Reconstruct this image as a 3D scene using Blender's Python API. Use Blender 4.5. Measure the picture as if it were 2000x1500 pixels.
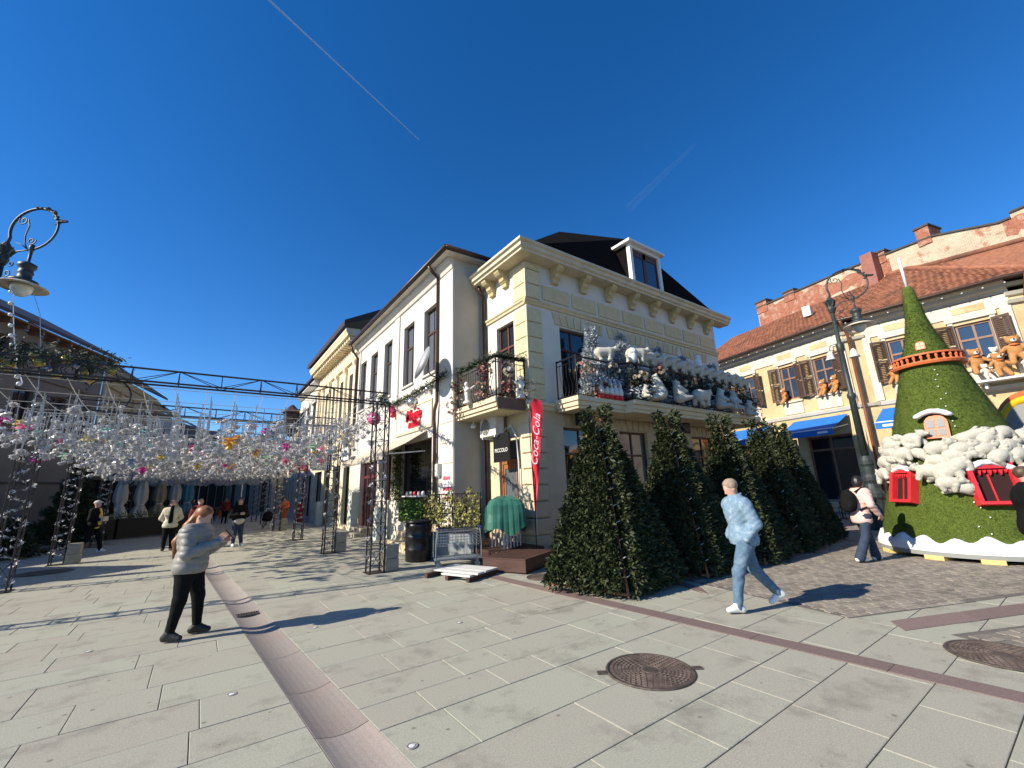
import bpy, bmesh, math, random
import numpy as np
from mathutils import Vector, Matrix
random.seed(7); np.random.seed(7)
R_ = math.radians
scene = bpy.context.scene
for o in list(bpy.data.objects): bpy.data.objects.remove(o)
COL = scene.collection

# ---------------------------------------------------------------- camera
cam_d = bpy.data.cameras.new('camera'); cam = bpy.data.objects.new('camera', cam_d); COL.objects.link(cam)
CAM = Vector((-7.10, -8.93, 1.70))
rt = Vector((0.8133, -0.5809, -0.0330)); up = Vector((-0.1128, -0.2132, 0.9705)); fw = Vector((0.5708, 0.7856, 0.2389))
cam.matrix_world = Matrix(((rt.x, up.x, -fw.x, CAM.x), (rt.y, up.y, -fw.y, CAM.y), (rt.z, up.z, -fw.z, CAM.z), (0, 0, 0, 1)))
cam_d.sensor_width = 36.0; cam_d.lens = 36.0 * 825 / 2000
cam_d.clip_start = 0.05; cam_d.clip_end = 40000
scene.camera = cam

# ---------------------------------------------------------------- sky and sun
SUN_AZ = Vector((-0.9816, 0.1903)); SUN_EL = R_(31.5)
sun_dir = Vector((SUN_AZ.x * math.cos(SUN_EL), SUN_AZ.y * math.cos(SUN_EL), math.sin(SUN_EL)))
world = bpy.data.worlds.new('World'); scene.world = world; world.use_nodes = True
nt = world.node_tree; nt.nodes.clear()
sky = nt.nodes.new('ShaderNodeTexSky'); sky.sky_type = 'NISHITA'; sky.sun_disc = False
sky.sun_elevation = SUN_EL; sky.sun_rotation = math.atan2(sun_dir.x, sun_dir.y)
sky.altitude = 2000; sky.air_density = 1.0; sky.dust_density = 0.0; sky.ozone_density = 3.0
hs_ = nt.nodes.new('ShaderNodeHueSaturation'); hs_.inputs['Saturation'].default_value = 1.315; hs_.inputs['Hue'].default_value = 0.506
bg = nt.nodes.new('ShaderNodeBackground'); bg.inputs['Strength'].default_value = 0.124
wo = nt.nodes.new('ShaderNodeOutputWorld')
nt.links.new(sky.outputs[0], hs_.inputs['Color']); nt.links.new(hs_.outputs[0], bg.inputs[0]); nt.links.new(bg.outputs[0], wo.inputs[0])
sl = bpy.data.lights.new('sun', 'SUN'); sl.energy = 5.0; sl.angle = R_(0.53); sl.color = (1.0, 0.90, 0.76)
so = bpy.data.objects.new('sun', sl); COL.objects.link(so)
so.rotation_euler = sun_dir.to_track_quat('Z', 'Y').to_euler()
scene.view_settings.view_transform = 'Standard'; scene.view_settings.look = 'None'
scene.view_settings.exposure = 0.66; scene.view_settings.gamma = 1.0
scene.render.engine = 'CYCLES'

# ---------------------------------------------------------------- materials
MATS = {}
def mat(name, c1, c2=None, scale=4.0, rough=0.8, metal=0.0, bump=0.0, bscale=60.0, rand=0.0, stain=None, sscale=1.2,
        samt=0.5, spec=0.4, trans=0.0, stretch=(1, 1, 1), island=0.0, obj=False, detail=6.0):
    if name in MATS: return MATS[name]
    m = bpy.data.materials.new(name); m.use_nodes = True; t = m.node_tree; n = t.nodes; L = t.links
    b = n['Principled BSDF']; b.inputs['Roughness'].default_value = rough; b.inputs['Metallic'].default_value = metal
    b.inputs['Specular IOR Level'].default_value = spec
    if obj:
        tc = n.new('ShaderNodeTexCoord'); P = tc.outputs['Object']
    else:
        g = n.new('ShaderNodeNewGeometry'); P = g.outputs['Position']
    mp = n.new('ShaderNodeMapping'); mp.inputs['Scale'].default_value = stretch; L.new(P, mp.inputs[0]); P = mp.outputs[0]
    col = None
    def rgb(c): return (c[0], c[1], c[2], 1)
    if c2 is not None:
        nz = n.new('ShaderNodeTexNoise'); nz.inputs['Scale'].default_value = scale; nz.inputs['Detail'].default_value = detail
        nz.inputs['Roughness'].default_value = 0.65; L.new(P, nz.inputs['Vector'])
        rp = n.new('ShaderNodeValToRGB'); rp.color_ramp.elements[0].position = 0.32; rp.color_ramp.elements[1].position = 0.68
        rp.color_ramp.elements[0].color = rgb(c1); rp.color_ramp.elements[1].color = rgb(c2)
        L.new(nz.outputs[0], rp.inputs[0]); col = rp.outputs[0]
    if stain is not None:
        nz2 = n.new('ShaderNodeTexNoise'); nz2.inputs['Scale'].default_value = sscale; nz2.inputs['Detail'].default_value = 8
        nz2.inputs['Roughness'].default_value = 0.7; L.new(P, nz2.inputs['Vector'])
        r2 = n.new('ShaderNodeValToRGB'); r2.color_ramp.elements[0].position = 0.52; r2.color_ramp.elements[1].position = 0.66
        r2.color_ramp.elements[0].color = (0, 0, 0, 1); r2.color_ramp.elements[1].color = (samt, samt, samt, 1)
        L.new(nz2.outputs[0], r2.inputs[0])
        mx = n.new('ShaderNodeMixRGB'); L.new(r2.outputs[0], mx.inputs[0])
        if col: L.new(col, mx.inputs[1])
        else: mx.inputs[1].default_value = rgb(c1)
        mx.inputs[2].default_value = rgb(stain); col = mx.outputs[0]
    if rand > 0 or island > 0:
        hs = n.new('ShaderNodeHueSaturation'); mr = n.new('ShaderNodeMapRange')
        if rand > 0:
            oi = n.new('ShaderNodeObjectInfo'); L.new(oi.outputs['Random'], mr.inputs[0]); a = rand
        else:
            g2 = n.new('ShaderNodeNewGeometry'); L.new(g2.outputs['Random Per Island'], mr.inputs[0]); a = island
        mr.inputs[3].default_value = 1 - a; mr.inputs[4].default_value = 1 + a
        L.new(mr.outputs[0], hs.inputs['Value'])
        if col: L.new(col, hs.inputs['Color'])
        else: hs.inputs['Color'].default_value = rgb(c1)
        col = hs.outputs[0]
    if col: L.new(col, b.inputs['Base Color'])
    else: b.inputs['Base Color'].default_value = rgb(c1)
    if bump > 0:
        nb = n.new('ShaderNodeTexNoise'); nb.inputs['Scale'].default_value = bscale; nb.inputs['Detail'].default_value = 4
        L.new(P, nb.inputs['Vector'])
        bp = n.new('ShaderNodeBump'); bp.inputs['Strength'].default_value = min(1, bump); bp.inputs['Distance'].default_value = 0.02 * max(1, bump)
        L.new(nb.outputs[0], bp.inputs['Height']); L.new(bp.outputs[0], b.inputs['Normal'])
    if trans > 0: b.inputs['Transmission Weight'].default_value = trans
    MATS[name] = m; return m

# ---------------------------------------------------------------- mesh helpers
class Fr:            # a facade frame: a along the wall, d out of the wall, z up
    def __init__(s, o, ang, flip=1):
        s.o = Vector((o[0], o[1], o[2] if len(o) > 2 else 0)); s.A = Vector((math.cos(R_(ang)), math.sin(R_(ang)), 0))
        s.N = Vector((math.sin(R_(ang)), -math.cos(R_(ang)), 0)) * flip; s.ang = ang
    def p(s, a, d, z): return s.o + s.A * a + s.N * d + Vector((0, 0, z))
WORLD = Fr((0, 0, 0), 0, -1)

WP = set()      # things whose parts are given in world coordinates
class MB:
    def __init__(s): s.v = []; s.f = []
    def add(s, V, F):
        o = len(s.v); s.v.extend(tuple(p) for p in V); s.f.extend(tuple(i + o for i in f) for f in F); return s
    def box(s, x0, x1, y0, y1, z0, z1, fr=WORLD):
        V = [fr.p(x, y, z) for z in (z0, z1) for x, y in ((x0, y0), (x1, y0), (x1, y1), (x0, y1))]
        return s.add(V, [(3, 2, 1, 0), (4, 5, 6, 7), (0, 1, 5, 4), (1, 2, 6, 5), (2, 3, 7, 6), (3, 0, 4, 7)])
    def cbox(s, x0, x1, y0, y1, z0, z1, c, fr=WORLD):      # top edges chamfered
        V = [fr.p(x, y, z0) for x, y in ((x0, y0), (x1, y0), (x1, y1), (x0, y1))] + \
            [fr.p(x, y, z1 - c) for x, y in ((x0, y0), (x1, y0), (x1, y1), (x0, y1))] + \
            [fr.p(x, y, z1) for x, y in ((x0 + c, y0 + c), (x1 - c, y0 + c), (x1 - c, y1 - c), (x0 + c, y1 - c))]
        return s.add(V, [(8, 9, 10, 11)] + [(i, (i + 1) % 4, 4 + (i + 1) % 4, 4 + i) for i in range(4)] + [(4 + i, 4 + (i + 1) % 4, 8 + (i + 1) % 4, 8 + i) for i in range(4)])
    def pbox(s, a0, a1, z0, z1, d0, d1, c, fr):            # raised facade block, front edges chamfered
        V = [fr.p(a, d0, z) for a, z in ((a0, z0), (a1, z0), (a1, z1), (a0, z1))] + \
            [fr.p(a, d1 - c, z) for a, z in ((a0, z0), (a1, z0), (a1, z1), (a0, z1))] + \
            [fr.p(a, d1, z) for a, z in ((a0 + c, z0 + c), (a1 - c, z0 + c), (a1 - c, z1 - c), (a0 + c, z1 - c))]
        return s.add(V, [(8, 9, 10, 11)] + [(i, (i + 1) % 4, 4 + (i + 1) % 4, 4 + i) for i in range(4)] + [(4 + i, 4 + (i + 1) % 4, 8 + (i + 1) % 4, 8 + i) for i in range(4)])
    def tube(s, p0, p1, r, n=6, r2=None, cap=True):
        p0 = Vector(p0); p1 = Vector(p1); r2 = r if r2 is None else r2; d = (p1 - p0)
        if d.length < 1e-6: return s
        d.normalize(); a = d.orthogonal().normalized(); b = d.cross(a)
        V = []
        for i in range(n):
            t = 2 * math.pi * i / n; w = a * math.cos(t) + b * math.sin(t); V += [p0 + w * r, p1 + w * r2]
        F = [(2 * i, 2 * ((i + 1) % n), 2 * ((i + 1) % n) + 1, 2 * i + 1) for i in range(n)]
        if cap: F += [tuple(2 * i for i in range(n))[::-1], tuple(2 * i + 1 for i in range(n))]
        return s.add(V, F)
    def path(s, pts, r, n=6, closed=False):
        pts = [Vector(p) for p in pts]; m = len(pts); rs = r if isinstance(r, (list, tuple)) else [r] * m
        V = []; a = None
        for i, p in enumerate(pts):
            q0 = pts[(i - 1) % m] if (i > 0 or closed) else p; q1 = pts[(i + 1) % m] if (i < m - 1 or closed) else p
            d = (q1 - q0); d = d.normalized() if d.length > 1e-9 else Vector((0, 0, 1))
            if a is None: a = d.orthogonal().normalized()
            a = (a - d * a.dot(d)); a = a.normalized() if a.length > 1e-6 else d.orthogonal().normalized()
            b = d.cross(a)
            for k in range(n):
                t = 2 * math.pi * k / n; V.append(p + (a * math.cos(t) + b * math.sin(t)) * rs[i])
        F = []
        for i in range(m if closed else m - 1):
            j = (i + 1) % m
            for k in range(n): F.append((i * n + k, i * n + (k + 1) % n, j * n + (k + 1) % n, j * n + k))
        if not closed: F += [tuple(range(n))[::-1], tuple((m - 1) * n + k for k in range(n))]
        return s.add(V, F)
    def lathe(s, prof, n=24, c=(0, 0, 0), a0=0.0, a1=2 * math.pi):
        full = abs(a1 - a0 - 2 * math.pi) < 1e-6; k = n if full else n + 1
        V = [(c[0] + r * math.cos(a0 + (a1 - a0) * i / n), c[1] + r * math.sin(a0 + (a1 - a0) * i / n), c[2] + z) for r, z in prof for i in range(k)]
        F = []
        for j in range(len(prof) - 1):
            for i in range(n):
                i2 = (i + 1) % k; F.append((j * k + i, j * k + i2, (j + 1) * k + i2, (j + 1) * k + i))
        if full:
            if prof[0][0] > 1e-4: F.append(tuple(range(k))[::-1])
            if prof[-1][0] > 1e-4: F.append(tuple((len(prof) - 1) * k + i for i in range(k)))
        return s.add(V, F)
    def prism(s, poly, d0, d1, fr=WORLD):       # polygon in (a,z), extruded along d
        m = len(poly); V = [fr.p(a, d0, z) for a, z in poly] + [fr.p(a, d1, z) for a, z in poly]
        return s.add(V, [tuple(range(m))[::-1], tuple(range(m, 2 * m))] + [(i, (i + 1) % m, m + (i + 1) % m, m + i) for i in range(m)])
    def prof(s, prof, a0, a1, fr):              # moulding: polygon in (d,z), extruded along the wall
        m = len(prof); V = [fr.p(a0, d, z) for d, z in prof] + [fr.p(a1, d, z) for d, z in prof]
        return s.add(V, [tuple(range(m))[::-1], tuple(range(m, 2 * m))] + [(i, (i + 1) % m, m + (i + 1) % m, m + i) for i in range(m)])
    def ball(s, c, r, n=8, sc=(1, 1, 1)):
        pr = [(math.sin(math.pi * j / (n // 2 + 1)) * r, -math.cos(math.pi * j / (n // 2 + 1)) * r) for j in range(n // 2 + 2)]
        pr[0] = (0.0005, -r); pr[-1] = (0.0005, r)
        k = len(s.v); s.lathe(pr, n, (0, 0, 0))
        for i in range(k, len(s.v)):
            p = s.v[i]; s.v[i] = (c[0] + p[0] * sc[0], c[1] + p[1] * sc[1], c[2] + p[2] * sc[2])
        return s
    def mesh(s, name, m, smooth=False):
        me = bpy.data.meshes.new(name); me.from_pydata(s.v, [], s.f); me.materials.append(m)
        if smooth: me.polygons.foreach_set('use_smooth', [True] * len(me.polygons))
        me.update(); return me
    def build(s, name, m, parent=None, smooth=False, bevel=0.0, loc=None, kind=None):
        o = bpy.data.objects.new(name, s.mesh(name, m, smooth)); COL.objects.link(o)
        if parent is not None: o.parent = parent
        if loc is not None: o.location = loc
        elif parent is not None and parent.name in WP: o.location = -Vector(parent.location)
        if bevel > 0:
            bv = o.modifiers.new('bevel', 'BEVEL'); bv.width = bevel; bv.segments = 2; bv.limit_method = 'ANGLE'
        if kind: o['kind'] = kind
        return o

def link(name, me, parent=None, loc=(0, 0, 0), rz=0.0, sc=1.0, rot=None):
    o = bpy.data.objects.new(name, me); COL.objects.link(o); o.parent = parent; o.location = loc
    o.rotation_euler = rot if rot else (0, 0, rz); o.scale = (sc, sc, sc) if not isinstance(sc, (tuple, list)) else sc
    return o
def tag(o, label, cat, group=None):
    o['label'] = label; o['category'] = cat
    if group: o['group'] = group
    return o
def thing(name, label, cat, loc=(0, 0, 0), rz=0.0, group=None, w=False):
    o = bpy.data.objects.new(name, None); COL.objects.link(o); o.location = loc; o.rotation_euler = (0, 0, rz); o.empty_display_size = 0.2
    if w: WP.add(o.name)
    return tag(o, label, cat, group)
def struct(o): o['kind'] = 'structure'; return o
def grid_wall(mb, fr, a0, a1, z0, z1, ops, d=0.0, depth=0.22):
    """wall sheet with real openings (a0,a1,z0,z1) and their reveals"""
    As = sorted({a0, a1} | {o[0] for o in ops} | {o[1] for o in ops}); Zs = sorted({z0, z1} | {o[2] for o in ops} | {o[3] for o in ops})
    As = [a for a in As if a0 <= a <= a1]; Zs = [z for z in Zs if z0 <= z <= z1]
    for i in range(len(As) - 1):
        for j in range(len(Zs) - 1):
            ca = (As[i] + As[i + 1]) / 2; cz = (Zs[j] + Zs[j + 1]) / 2
            if any(o[0] < ca < o[1] and o[2] < cz < o[3] for o in ops): continue
            mb.add([fr.p(As[i], d, Zs[j]), fr.p(As[i + 1], d, Zs[j]), fr.p(As[i + 1], d, Zs[j + 1]), fr.p(As[i], d, Zs[j + 1])], [(0, 1, 2, 3)])
    for o in ops:
        c = [(o[0], o[2]), (o[1], o[2]), (o[1], o[3]), (o[0], o[3])]
        V = [fr.p(a, d, z) for a, z in c] + [fr.p(a, d - depth, z) for a, z in c]
        mb.add(V, [(i, (i + 1) % 4, 4 + (i + 1) % 4, 4 + i) for i in range(4)])
def text_mesh(txt, size, m, extrude=0.01, shear=0.0, bold=0.0, align='CENTER'):
    cu = bpy.data.curves.new('lettering', 'FONT'); cu.body = txt; cu.size = size; cu.extrude = extrude; cu.shear = shear; cu.offset = bold
    cu.align_x = align; cu.align_y = 'CENTER'; cu.resolution_u = 3
    o = bpy.data.objects.new('lettering', cu); COL.objects.link(o)
    dg = bpy.context.evaluated_depsgraph_get(); me = bpy.data.meshes.new_from_object(o.evaluated_get(dg)); bpy.data.objects.remove(o)
    me.materials.clear(); me.materials.append(m); return me
def place_text(name, me, fr, a, d, z, parent, flip=False, rot=0.0):
    o = bpy.data.objects.new(name, me); COL.objects.link(o); o.parent = parent
    X = fr.A * (-1 if flip else 1); Z = fr.N; Y = Vector((0, 0, 1))
    if X.cross(Y).dot(Z) < 0: X = -X
    c, s = math.cos(rot), math.sin(rot); X2 = X * c + Y * s; Y2 = -X * s + Y * c
    P = fr.p(a, d, z)
    if parent is not None and parent.name in WP: P = P - Vector(parent.location)
    o.matrix_local = Matrix(((X2.x, Y2.x, Z.x, P.x), (X2.y, Y2.y, Z.y, P.y), (X2.z, Y2.z, Z.z, P.z), (0, 0, 0, 1)))
    return o

# ---- organic shapes: distance fields turned into one continuous mesh
def sdf_vf(fn, lo, hi, h):
    lo = np.array(lo, float); hi = np.array(hi, float); N = np.ceil((hi - lo) / h).astype(int) + 1
    g = np.stack(np.meshgrid(*[lo[i] + h * np.arange(N[i]) for i in range(3)], indexing='ij'), -1).astype(np.float32)
    D = fn(g.reshape(-1, 3)).reshape(N); S = D < 0
    c = np.zeros(N - 1, np.int32)
    for dx in (0, 1):
        for dy in (0, 1):
            for dz in (0, 1): c += S[dx:N[0] - 1 + dx, dy:N[1] - 1 + dy, dz:N[2] - 1 + dz]
    act = (c > 0) & (c < 8); idx = -np.ones(N - 1, np.int64); cells = np.argwhere(act); idx[act] = np.arange(len(cells))
    P = np.zeros((len(cells), 3)); W = np.zeros(len(cells))
    cor = [(a, b, e) for a in (0, 1) for b in (0, 1) for e in (0, 1)]
    for p in cor:
        for ax in range(3):
            if p[ax]: continue
            q = list(p); q[ax] = 1
            A = D[cells[:, 0] + p[0], cells[:, 1] + p[1], cells[:, 2] + p[2]]; B = D[cells[:, 0] + q[0], cells[:, 1] + q[1], cells[:, 2] + q[2]]
            k = (A < 0) != (B < 0); t = np.where(k, A / np.where(A - B == 0, 1, A - B), 0)
            pt = np.tile(np.array(p, float), (len(cells), 1)); pt[:, ax] = t; P[k] += pt[k]; W[k] += 1
    V = lo + (cells + P / W[:, None]) * h
    F = []
    for ax in range(3):
        b, e = (ax + 1) % 3, (ax + 2) % 3
        s0 = [slice(1, N[i] - 1) for i in range(3)]; s0[ax] = slice(0, N[ax] - 1); s1 = list(s0); s1[ax] = slice(1, N[ax])
        A = S[tuple(s0)]; B = S[tuple(s1)]; ed = np.argwhere(A != B)
        if len(ed) == 0: continue
        inside = A[tuple(ed.T)]; off = np.ones(3, int); off[ax] = 0; ed = ed + off
        def cell(db, de): q = ed.copy(); q[:, b] += db; q[:, e] += de; return idx[tuple(q.T)]
        Q = np.stack([cell(-1, -1), cell(0, -1), cell(0, 0), cell(-1, 0)], 1); Q[~inside] = Q[~inside][:, ::-1]; F.append(Q)
    return V.tolist(), np.concatenate(F).tolist()
def sdf_mesh(name, fn, lo, hi, h, m, smooth=True):
    V, F = sdf_vf(fn, lo, hi, h); me = bpy.data.meshes.new(name); me.from_pydata(V, [], F); me.materials.append(m)
    if smooth: me.polygons.foreach_set('use_smooth', [True] * len(me.polygons))
    me.update(); return me
def rcone(p, a, b, ra, rb):                 # tapered capsule
    a = np.array(a, float); b = np.array(b, float); ab = b - a; t = np.clip(((p - a) @ ab) / max(ab @ ab, 1e-9), 0, 1)
    return np.linalg.norm(p - a - t[:, None] * ab, axis=1) - (ra + (rb - ra) * t)
def ell(p, c, r, rz=None):
    q = (p - np.array(c)); 
    if rz is not None: q = q @ np.array(rz)
    q = q / np.array(r); k = np.linalg.norm(q, axis=1); return (k - 1) * min(r)
def smin(a, b, k):
    h = np.clip(0.5 + 0.5 * (b - a) / k, 0, 1); return b + (a - b) * h - k * h * (1 - h)
def smax(a, b, k): return -smin(-a, -b, k)
def sun_(lst, k):
    d = lst[0]
    for e in lst[1:]: d = smin(d, e, k)
    return d
# ---------------------------------------------------------------- the ground
def px(P):
    q = Vector(P) - CAM; z = q.dot(fw)
    return (1000 + 825 * q.dot(rt) / z, 750 - 825 * q.dot(up) / z, z) if z > 0.05 else (-9999, -9999, z)
def inview(P, m=60):
    x, y, z = px(P); return z > 0.3 and -m < x < 2000 + m and y < 1500 + m * 2
m_bed = mat('joint_bed', (0.055, 0.05, 0.044), (0.09, 0.085, 0.075), scale=3, rough=0.95)
GR = dict(scale=90, rough=0.72, bump=0.25, bscale=240, stain=(0.20, 0.185, 0.15), sscale=1.7, samt=0.6, spec=0.3)
def granite(name, island):
    m = mat(name, (0.30, 0.292, 0.237), (0.475, 0.457, 0.368), **GR)
    t = m.node_tree; n = t.nodes; L = t.links; b = n['Principled BSDF']; src = b.inputs['Base Color'].links[0].from_socket
    if island: rnd = n.new('ShaderNodeNewGeometry').outputs['Random Per Island']
    else: rnd = n.new('ShaderNodeObjectInfo').outputs['Random']
    rp = n.new('ShaderNodeValToRGB'); rp.color_ramp.interpolation = 'LINEAR'
    for i, (p, c) in enumerate([(0.0, (0.93, 0.97, 0.93)), (0.25, (1.05, 1.03, 1.0)), (0.5, (1.05, 0.97, 0.93)), (0.75, (0.99, 1.01, 0.97)), (1.0, (0.90, 0.88, 0.87))]):
        e = rp.color_ramp.elements[0] if i == 0 else (rp.color_ramp.elements[1] if i == 4 else rp.color_ramp.elements.new(p)); e.position = p; e.color = (*c, 1)
    L.new(rnd, rp.inputs[0])
    mx = n.new('ShaderNodeMixRGB'); mx.blend_type = 'MULTIPLY'; mx.inputs[0].default_value = 1; L.new(src, mx.inputs[1]); L.new(rp.outputs[0], mx.inputs[2])
    # small dark chewing-gum like spots
    g = n.new('ShaderNodeNewGeometry'); vo = n.new('ShaderNodeTexVoronoi'); vo.inputs['Scale'].default_value = 4.3; L.new(g.outputs['Position'], vo.inputs['Vector'])
    lt = n.new('ShaderNodeMath'); lt.operation = 'LESS_THAN'; lt.inputs[1].default_value = 0.075; L.new(vo.outputs['Distance'], lt.inputs[0])
    ml = n.new('ShaderNodeMath'); ml.operation = 'MULTIPLY'; ml.inputs[1].default_value = 0.6; L.new(lt.outputs[0], ml.inputs[0])
    m2 = n.new('ShaderNodeMixRGB'); L.new(ml.outputs[0], m2.inputs[0]); L.new(mx.outputs[0], m2.inputs[1]); m2.inputs[2].default_value = (0.10, 0.09, 0.08, 1)
    L.new(m2.outputs[0], b.inputs['Base Color']); return m
m_gran = granite('granite_slab', False); m_gran_i = granite('granite_slab_far', True)
gnd = struct(MB().add([(-300, -300, -0.05), (300, -300, -0.05), (300, 300, -0.05), (-300, 300, -0.05)], [(0, 1, 2, 3)]).build('ground', m_bed))
pav = struct(MB().add([(-60, -30, -0.046), (-7.2, -30, -0.046), (-7.2, 90, -0.046), (-60, 90, -0.046), (-5.7, -30, -0.046), (40, -30, -0.046), (40, 90, -0.046), (-5.7, 90, -0.046)],
      [(0, 1, 2, 3), (4, 5, 6, 7)]).build('pavement', m_bed))
def gut(v): return -6.03 - 0.064 * (v + 5.3)          # drain channel centre line
GW = 0.19
def stripu(v): return -2.02 - 0.062 * (v + 4.2)
cob_poly = [(0.25, -3.4), (-0.41, -6.64), (2.46, -7.81), (16, -13.3), (30, -19), (30, 14), (10.9, 14), (10.9, -0.2), (0.3, -0.2)]
cob2_poly = [(-0.32, -7.52), (0.63, -7.96), (12, -13.0), (12, -22), (-0.6, -22), (-1.0, -9.2)]
def inpoly(p, poly):
    c = False; j = len(poly) - 1
    for i in range(len(poly)):
        a, b = poly[i], poly[j]
        if (a[1] > p[1]) != (b[1] > p[1]) and p[0] < (b[0] - a[0]) * (p[1] - a[1]) / (b[1] - a[1]) + a[0]: c = not c
        j = i
    return c
def slab_geo(mb, poly, z1, c=0.004, z0=-0.045):
    cx = sum(p[0] for p in poly) / len(poly); cy = sum(p[1] for p in poly) / len(poly); k = len(poly)
    def ins(p):
        d = Vector((cx - p[0], cy - p[1])); d = Vector((math.copysign(min(c, abs(d.x)), d.x), math.copysign(min(c, abs(d.y)), d.y))); return (p[0] + d.x, p[1] + d.y, z1)
    V = [(p[0], p[1], z0) for p in poly] + [(p[0], p[1], z1 - c * 0.7) for p in poly] + [ins(p) for p in poly]
    mb.add(V, [tuple(2 * k + i for i in range(k))] + [(i, (i + 1) % k, k + (i + 1) % k, k + i) for i in range(k)] + [(k + i, k + (i + 1) % k, 2 * k + (i + 1) % k, 2 * k + i) for i in range(k)])
slabs = []
rr = random.Random(3)
v = -10.5
while v < 46:
    dv = rr.choice([0.42, 0.5, 0.6, 0.6, 0.72]); v0, v1 = v + 0.004, v + dv - 0.004
    for zone in (0, 1):
        if zone == 0: ua, ub = -34.0, None
        else: ua, ub = None, 12.0
        uu = (-34.0 + rr.random()) if zone == 0 else (gut((v0 + v1) / 2) + GW)
        end = (gut((v0 + v1) / 2) - GW) if zone == 0 else 12.0
        first = True
        while uu < end - 0.02:
            l = rr.choice([0.5, 0.6, 0.75, 0.9, 1.05, 1.25]) * rr.uniform(0.92, 1.08)
            if end - uu - l < 0.3: l = end - uu
            a, b = uu + 0.0025, uu + l - 0.0025
            p = [[a, v0], [b, v0], [b, v1], [a, v1]]
            if zone == 0 and uu + l >= end - 0.01: p[1][0] = gut(v0) - GW - 0.004; p[2][0] = gut(v1) - GW - 0.004
            if zone == 1 and first: p[0][0] = gut(v0) + GW + 0.004; p[3][0] = gut(v1) + GW + 0.004
            first = False; uu += l; c = ((a + b) / 2, (v0 + v1) / 2)
            if not any(inview((q[0], q[1], 0), 150) for q in p): continue
            if (all(inpoly(q, cob_poly) for q in p) or all(inpoly(q, cob2_poly) for q in p)): continue
            if c[0] > 0.5 and c[1] > -3.3 and c[0] < 11: 
                if c[1] > 0.2: continue
            d = (Vector((c[0], c[1], 0)) - CAM).length
            slabs.append((abs(b - a) * dv / d ** 3, [tuple(q) for q in p], rr.uniform(-0.0022, 0.0015)))
    v += dv
slabs.sort(key=lambda s: -s[0])
for i, (w, p, z) in enumerate(slabs[:300]):
    mb = MB(); slab_geo(mb, p, z); mb.build('slab', m_gran, pav)
mb = MB()
for w, p, z in slabs[300:]: slab_geo(mb, p, z)
mb.build('slab_field', m_gran_i, pav, kind='stuff')
# drain channel: hollowed granite gutter stones
ch = struct(MB().add([(gut(-30) - 1.2, -30, -0.09), (gut(-30) + 1.2, -30, -0.09), (gut(60) + 1.2, 60, -0.09), (gut(60) - 1.2, 60, -0.09)], [(0, 1, 2, 3)]).build('drain_channel', m_bed))
m_gut = mat('gutter_granite', (0.22, 0.195, 0.165), (0.33, 0.29, 0.25), scale=80, rough=0.7, bump=0.2, bscale=200, rand=0.16, stain=(0.30, 0.20, 0.165), sscale=0.5, samt=0.35)
vv = -7.0
while vv < 30:
    l = rr.uniform(0.7, 1.15); mb = MB(); V = []; K = 8
    for e in (vv + 0.004, vv + l - 0.004):
        for k in range(K + 1):
            t = -1 + 2 * k / K; V.append((gut(e) + t * GW, e, -0.034 * (1 - t * t) - 0.001))
        V.append((gut(e) + GW, e, -0.085)); V.append((gut(e) - GW, e, -0.085))
    n = K + 3; mb.add(V, [(k, (k + 1) % n, n + (k + 1) % n, n + k) for k in range(n)] + [tuple(range(n)), tuple(range(n, 2 * n))])
    mb.build('gutter_stone', m_gut, ch); vv += l
m_iron = mat('cast_iron', (0.06, 0.05, 0.042), (0.15, 0.12, 0.095), scale=18, rough=0.55, metal=0.4, bump=0.3, bscale=120)
gt = thing('drain_grate', 'dark slotted iron drain grate set in the gutter stones', 'drain grate', (gut(-0.89), -0.89, 0))
mb = MB(); mb.box(-0.15, 0.15, -0.09, -0.075, -0.04, -0.004); mb.box(-0.15, 0.15, 0.075, 0.09, -0.04, -0.004); mb.build('frame', m_iron, gt)
for k in range(9): MB().box(-0.14 + k * 0.033, -0.125 + k * 0.033, -0.074, 0.074, -0.036, -0.007).build('bar', m_iron, gt)
# brown band in the paving
m_band = mat('brown_granite', (0.15, 0.105, 0.09), (0.23, 0.17, 0.15), scale=70, rough=0.7, bump=0.2, bscale=220, rand=0.14)
bs = struct(MB().add([(stripu(-12) - 0.1, -12, 0.0035), (stripu(-12) + 0.1, -12, 0.0035), (stripu(-1.0) + 0.1, -1.0, 0.0035), (stripu(-1.0) - 0.1, -1.0, 0.0035)], [(0, 1, 2, 3)]).build('paving_band', m_bed))
vv = -12.0
while vv < -1.0:
    l = rr.uniform(0.8, 1.4); mb = MB(); e0, e1 = vv + 0.003, min(vv + l, -1.0) - 0.003
    slab_geo(mb, [(stripu(e0) - 0.125, e0), (stripu(e0) + 0.125, e0), (stripu(e1) + 0.125, e1), (stripu(e1) - 0.125, e1)], 0.0075, 0.003, 0.0); mb.build('band_stone', m_band, bs); vv += l
bs2 = struct(MB().add([(-0.29, -7.03, 0.004), (-0.45, -7.14, 0.004), (8.9, -11.12, 0.004), (9.0, -10.98, 0.004)], [(0, 1, 2, 3)]).build('paving_band', m_bed))
for k in range(9):
    t0, t1 = k / 9 + 0.0006, (k + 1) / 9 - 0.0006; f = lambda a, b, t: (a[0] + (b[0] - a[0]) * t, a[1] + (b[1] - a[1]) * t)
    A, B, C_, D_ = (-0.22, -6.98), (9.1, -10.90), (8.9, -11.16), (-0.52, -7.18)
    mb = MB(); slab_geo(mb, [f(D_, C_, t0), f(D_, C_, t1), f(A, B, t1), f(A, B, t0)], 0.008, 0.003, 0.0); mb.build('band_stone', m_band, bs2)
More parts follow.
